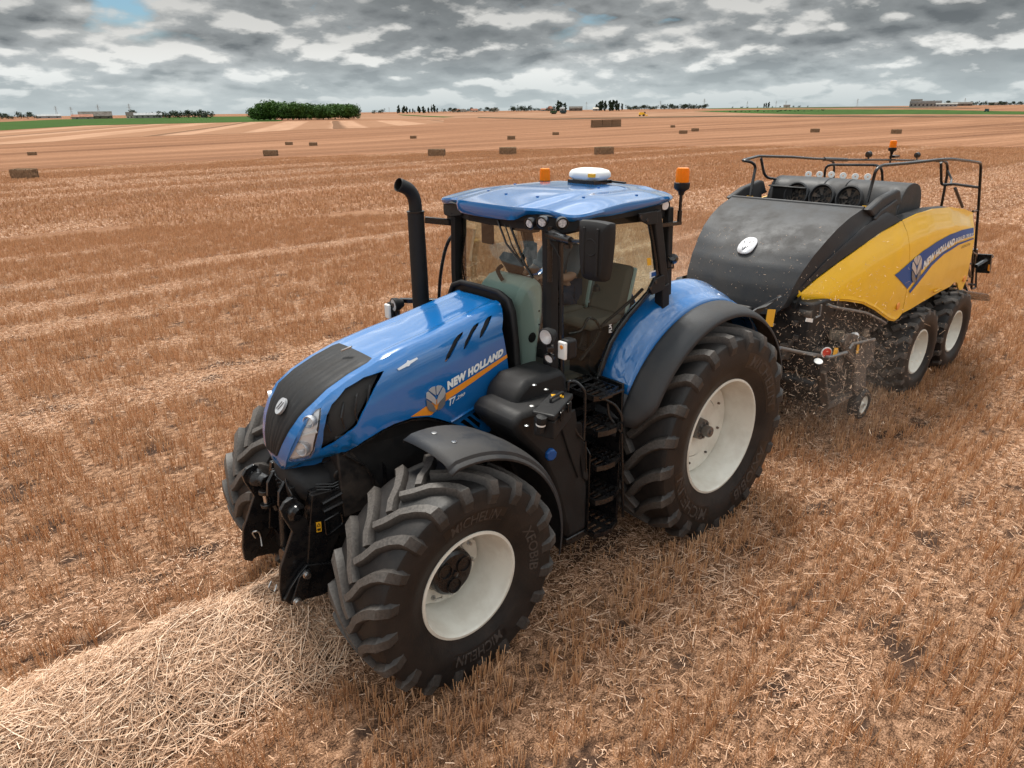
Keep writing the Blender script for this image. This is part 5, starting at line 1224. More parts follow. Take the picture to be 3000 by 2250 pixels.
for s in (1, -1):
    cs = lambda off: (lambda x, z: (x, s*(cab_side(x, z)+off), z))
    do = obj('door_frame', MB().add(*patch(offset_poly(dg_, .035), cs(.0), .08, holes=[offset_poly(dg_, -.004)])), BLACKM, T, ang=40, thick=.03 if s > 0 else -.03)
    obj('door_glass', MB().add(*patch(dg_, cs(.012), .12)), GLASSD, do)
    hb = [(0.660, 2.389), (0.765, 2.317), (0.959, 2.207), (1.082, 2.129), (1.151, 1.999), (1.293, 1.859)]
    obj('door_handrail', MB().tube(smoothpts([(x, s*(cab_side(x, z)-.05), z) for x, z in hb], 4), .014, 8), BLACKP, do)
    if s > 0:
        hb = [(1.099, 2.094), (1.152, 2.183), (1.208, 2.218), (1.244, 2.208), (1.301, 2.126), (1.416, 2.118)]
        obj('door_handle', MB().tube(smoothpts([(x, (cab_side(x, z)-.04), z) for x, z in hb], 4), .012, 8), BLACKM, do)
        for q in (((850, 60), (990, 45), (1000, 150), (925, 160), (870, 130)), ((935, 680), (975, 600), (1055, 565), (1060, 680), (950, 725))):
            pass
        h1 = [(0.910, 0.860, 3.060), (0.667, 0.860, 3.061), (0.653, 0.860, 2.955), (0.775, 0.860, 2.957), (0.874, 0.860, 2.999)]; h2 = [(0.706, 0.860, 2.414), (0.646, 0.860, 2.490), (0.517, 0.860, 2.510), (0.491, 0.860, 2.399), (0.522, 0.860, 2.372), (0.667, 0.860, 2.356)]
        for hh, bl in ((h1, ((0.884, 0.885, 3.031), (0.799, 0.885, 2.995))), (h2, ((0.634, 0.885, 2.465), (0.701, 0.885, 2.423)))):
            ho = obj('hinge', MB().prism(hh, (0, 1, 0), .022), BLACKP, do, bevel=.006, smooth=False)
            bb_ = MB()
            for p in bl: bb_.lathe([(0, .004), (.014, .004), (.017, -.004)], p, (0, 1, 0), 12)
            obj('hinge_bolt', bb_, BLACKM, ho)
        st_ = MB().prism([(0.663, 2.546), (0.580, 2.557), (0.569, 2.499), (0.660, 2.488)] and [(x, cab_side(x, z)+.018, z) for x, z in ((0.663, 2.546), (0.580, 2.557), (0.569, 2.499), (0.660, 2.488))], (0, 1, 0), .001)
        obj('white_sticker', st_, WHITE, do, smooth=False)
        st_ = MB().prism([(x, cab_side(x, z)+.018, z) for x, z in ((0.698, 2.668), (0.653, 2.668), (0.644, 2.604), (0.688, 2.604))], (0, 1, 0), .001)
        obj('yellow_sticker', st_, YSTICK, do, smooth=False)
        st_ = MB().prism([(x, cab_side(x, z)+.0185, z) for x, z in ((0.642, 2.538), (0.592, 2.542), (0.586, 2.507), (0.640, 2.502))], (0, 1, 0), .001); obj('sticker_print', st_, DECBLUE, do, smooth=False)
        qp = ((1.043, 2.081), (1.049, 2.154), (1.078, 2.152), (1.075, 2.080)); fq = quadmap(*qp)
        obj('lettering', MB().add(*put_text('PLM', lambda u, v: (fq(u, v)[0], cab_side(*fq(u, v))+.02, fq(u, v)[1]), 0, .02)), WHITE, do, smooth=False)
wsf = lambda y, z: (windscreen(y, z), y, z)
obj('windscreen', MB().add(*patch([(-.575, 1.66), (.575, 1.66), (.575, 2.97), (-.575, 2.97)], wsf, .09)), GLASS, T, ang=60)
b = MB()
b.loft([[(windscreen(y, 1.66)+dx, y, 1.66+dz) for y in [j*.1-.6 for j in range(13)]] for dx, dz in ((-.03, .04), (.02, .04), (.03, -.06), (-.03, -.06))], closed=False); b.box((.40, -.62, 1.56), (1.6, .62, 1.63))
obj('cab_floor', b, DUSTY, T)
b = MB(); b.box((.33, -.74, 2.95), (.38, .74, 3.03)); b.box((.33, -.74, 1.95), (.38, .74, 2.05)); obj('rear_window_frame', b, BLACKP, T)
obj('rear_window', MB().add([(.35, -.74, 2.05), (.35, .74, 2.05), (.35, .74, 2.95), (.35, -.74, 2.95)], [(0, 1, 2, 3)]), GLASS, T)
b = MB(); b.box((.30, -.66, 1.5), (.42, .66, 1.98)); b.box((.35, -.70, 1.56), (1.0, -.60, 2.15)); b.box((.35, .56, 1.60), (.80, .68, 2.1)); obj('cab_rear_wall', b, TRIM, T, bevel=.02)
# bulkhead arch behind the bonnet
ar = [(-.46, 1.55), (-.445, 2.1), (-.41, 2.34), (-.36, 2.43), (-.24, 2.475), (0, 2.48), (.24, 2.475), (.36, 2.43), (.41, 2.34), (.445, 2.1), (.47, 1.8), (.48, 1.55)]
b = MB(); b.prism([(1.80, y, z) for y, z in ar], (1, 0, 0), .035); bk = obj('bulkhead', b, BLACKP, T, bevel=.012, smooth=False)
obj('bonnet_seal', MB().tube([(1.85, y, z) for y, z in ar], .022, 10), BLACKP, bk)
# dashboard, steering wheel, monitor
b = MB(); b.prism([(x, -.27, z) for x, z in ((1.64, 1.63), (1.68, 2.15), (1.67, 2.33), (1.62, 2.44), (1.53, 2.51), (1.43, 2.53), (1.36, 2.45), (1.36, 2.2), (1.42, 1.9), (1.44, 1.63))], (0, 1, 0), .54)
dash = obj('dashboard', b, TRIM, T, bevel=.05)
b = MB(); b.lathe([(0, .004), (.04, .004), (.045, 0)], (1.50, .272, 2.02), (0, 1, 0), 16)
for z in (2.24, 2.12, 1.9): b.lathe([(0, .004), (.008, .004), (.009, 0)], (1.42, .272, z), (0, 1, 0), 8)
obj('dashboard_caps', b, BLACKP, dash)
b = MB(); cc_ = Vector((1.24, 0, 2.40)); ax = Vector((-.55, 0, .83)); q = Vector((0, 0, 1)).rotation_difference(ax)
b.tube([cc_+q @ Vector((.19*math.cos(a), .19*math.sin(a), 0)) for a in [k*math.pi/12 for k in range(25)]], .014, 8)
for a in (0, 2.1, 4.2): b.tube([cc_-ax*.03, cc_+q @ Vector((.18*math.cos(a), .18*math.sin(a), 0))], .012, 6)
b.tube([cc_-ax*.03, cc_-ax*.25+Vector((.05, 0, 0))], .035, 10); obj('steering_wheel', b, BLACKP, T)
b = MB(); c1, c2_, c3_, c4_ = Vector((1.475, -0.120, 2.708)), Vector((1.360, -0.120, 2.558)), Vector((1.415, -0.120, 2.498)), Vector((1.532, -0.120, 2.659))
b.prism([c1, c2_, c3_, c4_], (0, 1, 0), .16); mo = obj('monitor', b, BLACKP, T, bevel=.01, smooth=False)
obj('monitor_arm', MB().tube(smoothpts([Vector((1.552, -0.050, 2.601)), Vector((1.599, -0.050, 2.572)), Vector((1.599, -0.020, 2.520)), Vector((1.589, 0.000, 2.486))], 4), .018, 8), BLACKP, mo)
# seats
def seat(x, y, z, w, hb_):
    b = MB(); b.box((x+.02, y-w/2, z-.09), (x+.46, y+w/2, z)); so_ = obj('seat', b, SEATM, T, bevel=.035)
    b = MB(); b.prism([(x+.10, y-w/2, z-.02), (x-.04, y-w/2, z+hb_), (x-.12, y-w/2, z+hb_), (x-.01, y-w/2, z-.05)], (0, 1, 0), w); obj('seat_back', b, SEATM, so_, bevel=.04)
    b = MB(); b.prism([(x+.02, y-w/2-.008, z-.0), (x-.10, y-w/2-.008, z+hb_-.02), (x-.135, y-w/2-.008, z+hb_-.02), (x-.02, y-w/2-.008, z-.06)], (0, 1, 0), w+.016); obj('seat_shell', b, TRIM, so_, bevel=.02)
    b = MB(); b.box((x+.05, y-.12, 1.63), (x+.38, y+.12, z-.09)); obj('seat_base', b, BLACKP, so_)
seat(.70, .44, 2.16, .38, .40); seat(.66, -.12, 2.14, .48, .52)
b = MB(); b.box((.66, -.45, 2.24), (1.1, -.37, 2.34)); b.cyl((1.08, -.41, 2.34), (1.10, -.41, 2.44), .022); b.lathe([(0, .06), (.03, .04), (.035, 0)], (1.09, .62, 2.42), (0, 0, 1), 10); obj('armrest', b, BLACKP, T, bevel=.02)
# mesh side pocket near the door
b = MB(); P0, P1, P2, P3 = [Vector(p) for p in ((1.122, 0.520, 2.056), (0.969, 0.520, 1.995), (1.026, 0.520, 1.830), (1.187, 0.520, 1.908))]
for k in range(9):
    t = k/8; b.tube([P0.lerp(P1, t), P3.lerp(P2, max(0, min(1, t-.5)))], .003, 4); b.tube([P0.lerp(P3, t), P1.lerp(P2, max(0, t-.4))], .003, 4); b.tube([P0.lerp(P3, t), P0.lerp(P1, t)], .003, 4); b.tube([P3.lerp(P2, t), P1.lerp(P2, t)], .003, 4)
for p, q_ in ((P0, P1), (P1, P2), (P2, P3), (P3, P0)): b.tube([p, q_], .007, 5)
obj('mesh_pocket', b, BLACKP, T)
# wiper
b = MB(); w3 = lambda p, o=.02: (windscreen(*p)+o, p[0], p[1])
b.tube([w3((0.101, 3.015)), w3((0.215, 2.841), .03), w3((0.391, 2.685), .025)], .009, 6); b.tube([w3((0.181, 2.987)), w3((0.273, 2.828), .03), w3((0.391, 2.685), .025)], .006, 6); b.tube([w3((0.223, 2.990), .012), w3((0.386, 2.700), .012), w3((0.465, 2.596), .012)], .010, 6)
obj('wiper', b, BLACKM, T)
b = MB(); b.box((1.38, -.50, 2.72), (1.41, -.34, 2.93)); obj('cab_mirror', b, BLACKP, T, bevel=.02)
b = MB(); b.box((1.30, -.12, 2.88), (1.40, .16, 2.96)); b.box((1.35, .10, 2.66), (1.38, .18, 2.80)); obj('sun_visor', b, BLACKP, T, bevel=.01)
# exhaust
b = MB(); b.tube([(1.93, -.75, 1.6), (1.93, -.75, 2.4), (1.93, -.75, 3.02)], [.078, .076, .072], 24); ex = obj('exhaust_stack', b, BLACKP, T)
b = MB(); b.tube(smoothpts([(1.93, -.75, 3.0), (1.93, -.75, 3.10), (1.95, -.75, 3.17), (2.0, -.75, 3.225), (2.09, -.75, 3.265)], 4), .053, 20, close=False); obj('exhaust_tip', b, BLACKP, ex, thick=.004)
obj('exhaust_clamp', MB().lathe([(.072, 0), (.078, .004), (.078, .016), (.054, .02)], (1.93, -.75, 3.015), (0, 0, 1), 24), BLACKM, ex)
b = MB(); b.bar((1.818, -0.780, 2.942), (1.577, -0.660, 2.902), .05, .055); b.box((1.50, -.72, 2.88), (1.62, -.60, 2.98)); obj('mirror_bracket', b, BLACKM, T, bevel=.006)
obj('grab_rail', MB().tube(smoothpts([(1.493, -0.660, 2.815), (1.573, -0.720, 2.773), (1.630, -0.760, 2.635), (1.696, -0.760, 2.401), (1.745, -0.740, 2.135)], 5), .016, 8), BLACKM, T)
# left mirror
mc = Vector((1.860, 1.280, 2.944))
b = MB(); b.tube([(1.66, .64, 2.96), Vector((1.726, 0.800, 2.962)), Vector((1.758, 0.950, 2.960))], [.045, .035, .028], 10); b.tube([Vector((1.750, 0.930, 2.958)), mc+Vector((-.03, -.02, .05))], .012, 8); b.cyl(Vector((1.749, 0.920, 2.903)), Vector((1.749, 0.920, 2.932)), .028); b.cyl((1.68, .66, 3.02), (1.68, .66, 2.6), .02)
ma = obj('mirror_arm', b, BLACKM, T)
b = MB(); rows = []
for dx, sc_ in ((-.05, .86), (-.045, .97), (0, 1.0), (.03, .97), (.05, .84), (.053, .6)):
    rows.append([(mc.x+dx-.12*yy*.25, mc.y+yy*sc_, mc.z+zz*sc_) for yy, zz in [(p.x, p.y) for p in smoothpts([(-.125, .17, 0), (-.10, .20, 0), (.10, .20, 0), (.13, .165, 0), (.125, .0, 0), (.105, -.17, 0), (.075, -.20, 0), (-.06, -.20, 0), (-.10, -.16, 0), (-.12, 0, 0)], 3, True)]])
b.loft(rows, closed=True); k = len(rows[0]); b.f += [tuple(range(k)), tuple(range(len(b.v)-k, len(b.v)))]
mi = obj('mirror', b, BLACKP, T, ang=40)
b = MB(); b.lathe([(.05, 0), (.055, .006), (.06, 0)], mc+Vector((.053, 0, .03)), (1, 0, 0), 20); b.box((mc.x+.045, mc.y-.07, mc.z-.16), (mc.x+.06, mc.y-.05, mc.z+.16)); b.box((mc.x+.045, mc.y+.05, mc.z-.16), (mc.x+.06, mc.y+.07, mc.z+.16)); obj('mirror_rib', b, BLACKP, mi, bevel=.004)
b = MB(); b.tube([(1.68, .62, 2.98), Vector((1.689, 0.700, 2.885)), Vector((1.652, 0.730, 2.791)), Vector((1.633, 0.730, 2.530)), Vector((1.612, 0.730, 2.176))], .011, 6); obj('cable', b, BLACKP, T)
# lamps beside the cab front
for s in (1, -1):
    b = MB(); b.bar((1.66, s*.62, 2.20), (2.0, s*1.0, 2.20), .05, .04); br = obj('lamp_bracket', b, BLACKM, T, bevel=.004)
    c_ = Vector((2.005, 0.950, 2.291)) if s > 0 else Vector((2.101, -0.950, 2.183))
    ho = obj('road_lamp', MB().lathe([(0, -.10), (.035, -.095), (.062, -.04), (.066, .0), (.060, .006), (.056, 0)], c_, (1, .12*s, -.05), 24), BLACKP, T)
    obj('road_lamp_face', MB().lathe([(0, -.03), (.03, -.02), (.055, .0)], c_, (1, .12*s, -.05), 20), REFL, ho); obj('road_lamp_lens', MB().lathe([(0, .012), (.035, .008), (.056, .001)], c_, (1, .12*s, -.05), 20), LENS, ho)
    obj('road_lamp_foot', MB().cyl(c_+Vector((-.03, 0, -.05)), c_+Vector((-.04, 0, -.11)), .02), BLACKM, ho)
    i_ = Vector((1.915, 1.040, 2.189)) if s > 0 else Vector((2.119, -1.020, 2.114))
    b = MB(); b.box((i_.x-.11, i_.y-.045, i_.z-.075), (i_.x-.01, i_.y+.045, i_.z+.08)); io = obj('indicator', b, BLACKP, T, bevel=.02)
    b = MB(); b.box((i_.x-.012, i_.y-.04, i_.z-.068), (i_.x+.018, i_.y+.04, i_.z+.07)); obj('indicator_lens', b, WHITE, io, bevel=.012)
    if s > 0:
        obj('indicator_bulb', MB().lathe([(0, .004), (.014, .003), (.016, 0)], (i_.x+.019, i_.y+.005, i_.z+.03), (1, 0, 0), 12), ORANGE, io)
        w_ = Vector((1.985, 0.970, 2.126)); wl = obj('small_work_lamp', MB().lathe([(0, -.04), (.03, -.035), (.042, 0), (.042, .01), (.036, .012), (.034, 0)], w_, (1, .2, -.3), 20), BLACKM, T)
        obj('small_work_lamp_face', MB().lathe([(0, .006), (.036, .004)], w_, (1, .2, -.3), 18), REFL, wl); obj('small_work_lamp_stem', MB().cyl(w_+Vector((-.02, 0, .03)), w_+Vector((-.03, 0, .10)), .01), STEEL, wl)
# beacons, receiver on the roof, rear lamp
def beacon(base, r, h, parent, sc=1.0):
    bo_ = obj('beacon_base', MB().lathe([(0, -.05), (.022, -.05), (.03, -.02), (r*1.05, 0), (r*1.15, .015), (r*1.15, .05), (r, .055)], base, (0, 0, 1), 24), BLACKP, parent)
    top_ = Vector(base)+Vector((0, 0, .05))
    obj('beacon_lens', MB().lathe([(r*.98, 0), (r*.98, h*.75), (r*.88, h*.95), (r*.6, h), (0, h)], top_, (0, 0, 1), 24), AMBER, bo_)
    b = MB(); b.lathe([(0, 0), (r*.5, .01), (r*.55, h*.5), (r*.25, h*.75), (0, h*.75)], top_, (0, 0, 1), 12); obj('beacon_bulb', b, ORANGE, bo_)
    return bo_
beacon((.286, .829, 3.20), .058, .125, T); beacon((.286, -.829, 3.115), .055, .125, T)
b = MB(); b.cyl((.286, .829, 3.15), (.286, .829, 2.90), .014); b.cyl((.286, .829, 3.02), (.286, .829, 2.92), .02); b.bar((.62, .84, 2.93), (.27, .829, 2.915), .035, .03); obj('beacon_bracket', b, BLACKM, T); b = MB(); b.cyl((.286, -.829, 3.1), (.286, -.829, 2.90), .014); b.bar((.5, -.78, 2.93), (.27, -.829, 2.915), .035, .03); obj('beacon_bracket', b, BLACKM, T)
gx = Vector((.55, .02, 3.225))
rows = []
for z, rx, ry in ((0.0, .10, .15), (.03, .135, .185), (.06, .135, .185), (.085, .12, .165), (.10, .08, .11), (.105, .0, .0)):
    rows.append([(gx.x+rx*math.copysign(abs(math.cos(a))**.6, math.cos(a)), gx.y+ry*math.copysign(abs(math.sin(a))**.6, math.sin(a)), gx.z+.02+z) for a in [k*2*math.pi/28 for k in range(28)]])
gr_ = obj('receiver', MB().loft(rows, closed=True), WHITE, T, ang=50)
b = MB(); b.box((gx.x-.12, gx.y-.16, gx.z-.01), (gx.x+.12, gx.y+.16, gx.z+.022)); b.bar((gx.x-.1, gx.y+.1, gx.z+.01), (gx.x-.1, gx.y+.33, gx.z+.005), .03, .015); obj('receiver_bracket', b, BLACKM, gr_)
b = MB(); b.box((gx.x+.10, gx.y+.10, gx.z+.055), (gx.x+.137, gx.y+.16, gx.z+.085)); obj('receiver_sticker', b, YSTICK, gr_)
r_ = Vector((0.375, 0.860, 2.620)); b = MB(); b.lathe([(0, -.02), (.04, -.02), (.045, .02), (.03, .06), (0, .065)], r_, (.5, .3, .3), 12); b.tube([r_+Vector((-.0, 0, -.03)), Vector((0.366, 0.860, 2.543)), Vector((0.463, 0.840, 2.544))], .010, 6); obj('rear_work_lamp', b, BLACKM, T)
b = MB(); r_ = Vector((0.461, 0.800, 3.077)); b.lathe([(0, -.04), (.03, -.03), (.045, 0), (.045, .012)], r_, (.2, 1, -.1), 16); rl_ = obj('rear_roof_lamp', b, BLACKM, T); obj('rear_roof_lamp_face', MB().lathe([(0, .008), (.036, .006), (.04, 0)], r_, (.2, 1, -.1), 16), REFL, rl_)
# rear mudguards
for s in (1, -1):
    rows, rows2 = [], []
    for k in range(33):
        d = 31+(158-31)*k/32; th = math.radians(d); ri = interp(d, [(31, 1.285), (38, 1.34), (47, 1.39), (60, 1.425), (75, 1.43), (100, 1.40), (130, 1.33), (158, 1.26)])
        row = []
        for y, r_ in ((.64, ri-.01), (.675, ri), (.72, ri-.004), (.79, ri-(ri-1.25)*.30), (.84, 1.25+(ri-1.25)*.60), (.86, 1.25+(ri-1.25)*.42), (.90, 1.25+(ri-1.25)*.34), (.95, 1.25+(ri-1.25)*.2), (1.0, 1.25)):
            row.append((r_*math.cos(th), s*y, .94+r_*math.sin(th)))
        rows.append(row)
    mg = obj('rear_mudguard', MB().loft(rows), BLUE, T, ang=40, thick=-.008 if s > 0 else .008)
    for k in range(37):
        d = 19+(163-19)*k/36; th = math.radians(d); nar = sstep(18, 30, d); row = []
        for y, r_ in ((.998, 1.252), (1.03, 1.247), (1.12, 1.236), (1.20, 1.215), (1.245, 1.185), (1.26, 1.15)):
            yy = .998+(y-.998)*(.45+.55*nar)
            row.append((r_*math.cos(th), s*yy, .94+r_*math.sin(th)))
        rows2.append(row)
    obj('mudguard_flare', MB().loft(rows2), GREYP, mg, ang=40, thick=-.008 if s > 0 else .008)
    rows3 = []
    for k in range(7):
        d = 31-(31-14)*k/6; th = math.radians(d); rows3.append([(r_*math.cos(th), s*y, .94+r_*math.sin(th)) for y, r_ in ((.64, 1.27), (.75, 1.275), (.88, 1.27), (1.0, 1.25))])
    obj('mudguard_foot', MB().loft(rows3), GREYP, mg, thick=.01)
    obj('inner_guard', MB().add([(1.3*math.cos(a)*r_, s*.66, .94+1.3*math.sin(a)*r_) for r_ in (.35, 1.0) for a in [math.radians(15+145*k/20) for k in range(21)]], [(k, k+1, 22+k, 21+k) for k in range(20)]), BLACKP, mg, thick=.01)
b = MB(); b.box((-.62, .80, 1.98), (-.54, .92, 2.07)); b.box((-.62, -.92, 1.98), (-.54, -.80, 2.07)); obj('rear_lamp', b, BLACKP, T, bevel=.01)
# tank, toolbox, steps
b = MB()
for s in (1,):
    prof_ = [(1.53, .46), (1.78, .46), (1.86, .75), (1.95, 1.05), (2.10, 1.36), (2.30, 1.58), (2.38, 1.70), (2.30, 1.78), (1.80, 1.76), (1.72, 1.55), (1.60, 1.15), (1.53, .92)]
    b.prism([(x, .50, z) for x, z in prof_], (0, 1, 0), .50)
tk = obj('fuel_tank', b, BLACKP, T, bevel=.045, smooth=True, ang=60)
b = MB(); b.prism([(x, .46, z) for x, z in ((1.62, 1.62), (2.16, 1.56), (2.22, 1.70), (2.17, 1.84), (2.05, 1.92), (1.68, 1.92), (1.62, 1.85))], (0, 1, 0), .36); obj('tank_top', b, BLACKP, tk, bevel=.07, ang=70)
b = MB(); b.prism([(x, 1.0, z) for x, z in ((1.66, 1.52), (1.73, 1.54), (1.62, 1.0), (1.57, .95), (1.56, 1.0))], (0, 1, 0), .02); b.prism([(x, .99, z) for x, z in ((1.74, 1.66), (1.92, 1.62), (1.80, 1.30), (1.68, 1.02), (1.66, 1.3))], (0, 1, 0), .03); obj('tank_rib', b, BLACKP, tk, bevel=.012, smooth=False)
b = MB(); b.box((1.515, .48, .40), (1.79, 1.0, .47)); obj('tank_skirt', b, BLACKM, tk, bevel=.01)
for p, (r_, h_) in ((((2.378, 1.293, 1.840)), (.04, .07)),):
    P = Vector(p); b = MB(); b.lathe([(.034, -.07), (.034, 0), (r_*1.05, .005), (r_*1.1, .03), (r_, .045), (0, .05)], P, (0, .15, 1), 8); obj('filler_cap', b, BLACKP, tk, ang=25)
    obj('cap_label', MB().lathe([(.0345, -.022), (.0345, -.010)], P, (0, .15, 1), 16), WHITE, tk)
P = Vector((1.999, 1.000, 1.353)); obj('blue_cap', MB().lathe([(0, .035), (.04, .034), (.05, .025), (.052, 0)], P, (.25, 1, 0), 8), DECBLUE, tk, ang=25)
for p in ((2.076, 0.906, 1.922), (2.072, 1.029, 1.922), (2.326, 1.145, 1.900), (2.457, 1.234, 1.820)): obj('tank_bolt', MB().lathe([(0, .006), (.014, .004), (.018, 0)], p, (0, 0, 1), 14), STEEL, tk)
zt = 1.90; Q = [Vector(p) for p in ((2.374, 1.210, 1.900), (2.322, 1.368, 1.900), (1.956, 1.186, 1.900), (1.997, 1.038, 1.900))]
b = MB(); b.prism([q_-Vector((0, 0, .19)) for q_ in Q], (0, 0, 1), .14); tb = obj('toolbox', b, BLACKP, T, bevel=.012, smooth=False)
ce = sum(Q, Vector())/4
b = MB(); b.prism([ce+(q_-ce)*1.06-Vector((0, 0, .045)) for q_ in Q], (0, 0, 1), .045); ld = obj('toolbox_lid', b, BLACKP, tb, bevel=.012, smooth=False)
b = MB(); h0, h1_ = Vector((2.186, 1.192, 1.900)), Vector((2.032, 1.164, 1.900)); b.tube(roundpath([h0, h0+Vector((0, 0, .03)), h1_+Vector((0, 0, .03)), h1_], .02), .010, 8); obj('toolbox_handle', b, BLACKP, tb)
for q in ([(2.082, 1.090, 1.902), (2.054, 1.123, 1.902), (2.086, 1.157, 1.902), (2.108, 1.124, 1.902)], [(2.038, 1.138, 1.902), (2.027, 1.168, 1.902), (2.062, 1.199, 1.902), (2.071, 1.171, 1.902)]): obj('toolbox_sticker', MB().prism(q, (0, 0, 1), .003), YSTICK, tb, smooth=False)
for t in (.2, .6):
    b = MB(); p = Q[1].lerp(Q[2], t); p2 = Q[1].lerp(Q[2], t+.14); n_ = (Q[1]-Q[0]).normalized(); b.prism([p+n_*.012+Vector((0, 0, -.01)), p2+n_*.012+Vector((0, 0, -.01)), p2+n_*.012+Vector((0, 0, -.08)), p+n_*.012+Vector((0, 0, -.08))], n_, .012); obj('toolbox_latch', b, BLACKM, tb, bevel=.003, smooth=False)
for i, z in enumerate((.44, .765, 1.09, 1.405, 1.70)):
    y1 = 1.11 if i < 4 else 1.05; x0, x1 = 1.20, 1.52; yb = .74
    def stepo(w): return [(x0+w, yb), (x1-w, yb), (x1-w, y1-.04-w), (x1-.08, y1-.008-w), (x0+.14, y1-w), (x0+w, y1-.05-w)]
    rim_ = MB(); o_ = stepo(0); i_ = stepo(.022); k = len(o_)
    for a in range(k):
        c2_ = (a+1) % k; rim_.add([(*o_[a], z), (*o_[c2_], z), (*o_[c2_], z-.045), (*o_[a], z-.045), (*i_[a], z), (*i_[c2_], z), (*i_[c2_], z-.045), (*i_[a], z-.045)], [(0, 1, 2, 3), (4, 7, 6, 5), (0, 4, 5, 1), (3, 2, 6, 7)])
    so_ = obj('step', rim_, BLACKM, T, smooth=False)
    sl_ = MB()
    for q in range(5): sl_.box((x0+.02, .80+q*.062, z-.016), (x1-.02, .80+q*.062+.028, z-.004))
    sl_.box((x0+.13, .77, z-.02), (x0+.18, y1-.02, z-.001))
    for q in range(5):
        for w_ in range(6): sl_.lathe([(.0, .006), (.006, .005), (.008, 0)], (x0+.05+w_*.05, .814+q*.062, z-.004), (0, 0, 1), 6)
    obj('step_tread', sl_, BLACKM, so_, smooth=False)
b = MB(); b.box((1.16, .70, .55), (1.56, .74, 1.70)); b.box((1.15, .70, .35), (1.175, 1.02, 1.72)); b.prism([(1.54, .74, .45), (1.54, 1.02, .45), (1.54, 1.02, 1.2), (1.54, .74, 1.5)], (1, 0, 0), .012); b.box((1.0, .55, 1.48), (1.6, .74, 1.66))
ls_ = obj('ladder_frame', b, BLACKM, T, bevel=.006)
for z in (.62, .95, 1.27, 1.31, 1.55): obj('ladder_bolt', MB().lathe([(0, .012), (.014, .012), (.018, 0)], (1.32, .742, z), (0, 1, 0), 12), STEEL, ls_)
b = MB()
b.tube(roundpath([Vector(p) for p in ((1.769, 0.960, 1.811), (1.762, 0.960, 1.888), (1.721, 1.000, 1.881), (1.670, 1.050, 1.810), (1.664, 1.050, 1.593), (1.670, 1.050, 1.379))], .05), .013, 8)
b.tube(roundpath([Vector(p) for p in ((1.670, 1.050, 1.379), (1.721, 1.020, 1.451), (1.748, 1.000, 1.539), (1.755, 1.000, 1.647))], .05), .011, 8)
b.tube(roundpath([Vector(p) for p in ((1.393, 0.980, 1.647), (1.265, 1.020, 1.562), (1.214, 1.060, 1.459), (1.207, 1.060, 1.291), (1.313, 1.000, 1.458), (1.312, 0.980, 1.575))], .05), .013, 8)
b.tube([Vector((1.207, 1.060, 1.291)), Vector((1.128, 1.060, 0.441))], .013, 8); b.tube([Vector((1.635, 1.040, 1.353)), Vector((1.615, 1.040, 1.065))], .008, 6)
obj('ladder_rail', b, BLACKM, T)
# drawbar and hoses behind
b = MB(); b.box((-1.15, -.1, .5), (-.4, .1, .58)); b.bar((-.4, .42, .75), (-1.1, .42, .62), .06); b.bar((-.4, -.42, .75), (-1.1, -.42, .62), .06); b.bar((-.5, 0, 1.35), (-.9, 0, 1.1), .07); obj('rear_linkage', b, DARK, T, bevel=.01)
# ================================================================== BALER
BL = thing('baler', 'yellow and black big square baler with guard rails, towed behind the blue tractor', 'baler', (-5, 0, 0))
def bs(s=1, off=0.0): return lambda x, z: (x, s*(baler_side(x, z)+off), z)
# wheels
def blk(c, s, ph): return (c, .625, .28, .315, 17, .03, s, ph, (.10, .18, True), 'vee', .075)
for s in (1, -1):
    for cx_, ph in ((-5.04, 0.0), (-6.455, .1)):
        wo, R, prof = build_wheel(BL, 'baler', blk((cx_, s*1.04, .60), s, ph))
        b = MB(); b.lathe([(0, .16), (.06, .16), (.075, .14), (.08, .1)], (cx_, s*1.04, .60), (0, s, 0), 20); obj('hub', b, CREAM, wo)
        if s > 0:
            yf = lambda r: sidewall(prof, r)+.003
            g = MB(); g.add(*ring_text('XPLOR', .43, .49, math.radians(50), math.radians(42), yf)); g.v = [tuple(R @ Vector(v)) for v in g.v]; obj('lettering', g, RUBTXT, wo, smooth=False)
# side panels
botf = [(-2.276, 1.802), (-2.302, 1.758), (-2.586, 1.721), (-2.952, 1.666), (-3.266, 1.589), (-3.573, 1.462), (-3.829, 1.331), (-4.018, 1.241), (-4.175, 1.201), (-4.286, 1.227), (-4.356, 1.275)]
seam = [(-4.248, 1.630), (-4.155, 1.990), (-4.066, 2.241), (-4.045, 2.384), (-3.980, 2.520)]
topf = [(-3.593, 2.424), (-3.187, 2.281), (-2.851, 2.131), (-2.554, 1.980)]
botr = [(-4.936, 1.325), (-5.548, 1.365), (-5.992, 1.364), (-6.144, 1.405), (-6.325, 1.363), (-6.567, 1.194), (-6.688, 1.208)]
rear = [(-6.751, 1.361), (-6.606, 1.615), (-6.543, 1.890), (-6.521, 2.191), (-6.544, 2.374)]
topr = [(-6.134, 2.460), (-5.434, 2.555), (-4.838, 2.588), (-4.394, 2.573)]
front_o = botf + seam + topf
rear_o = [botf[-1]] + botr + rear + topr + seam[::-1]
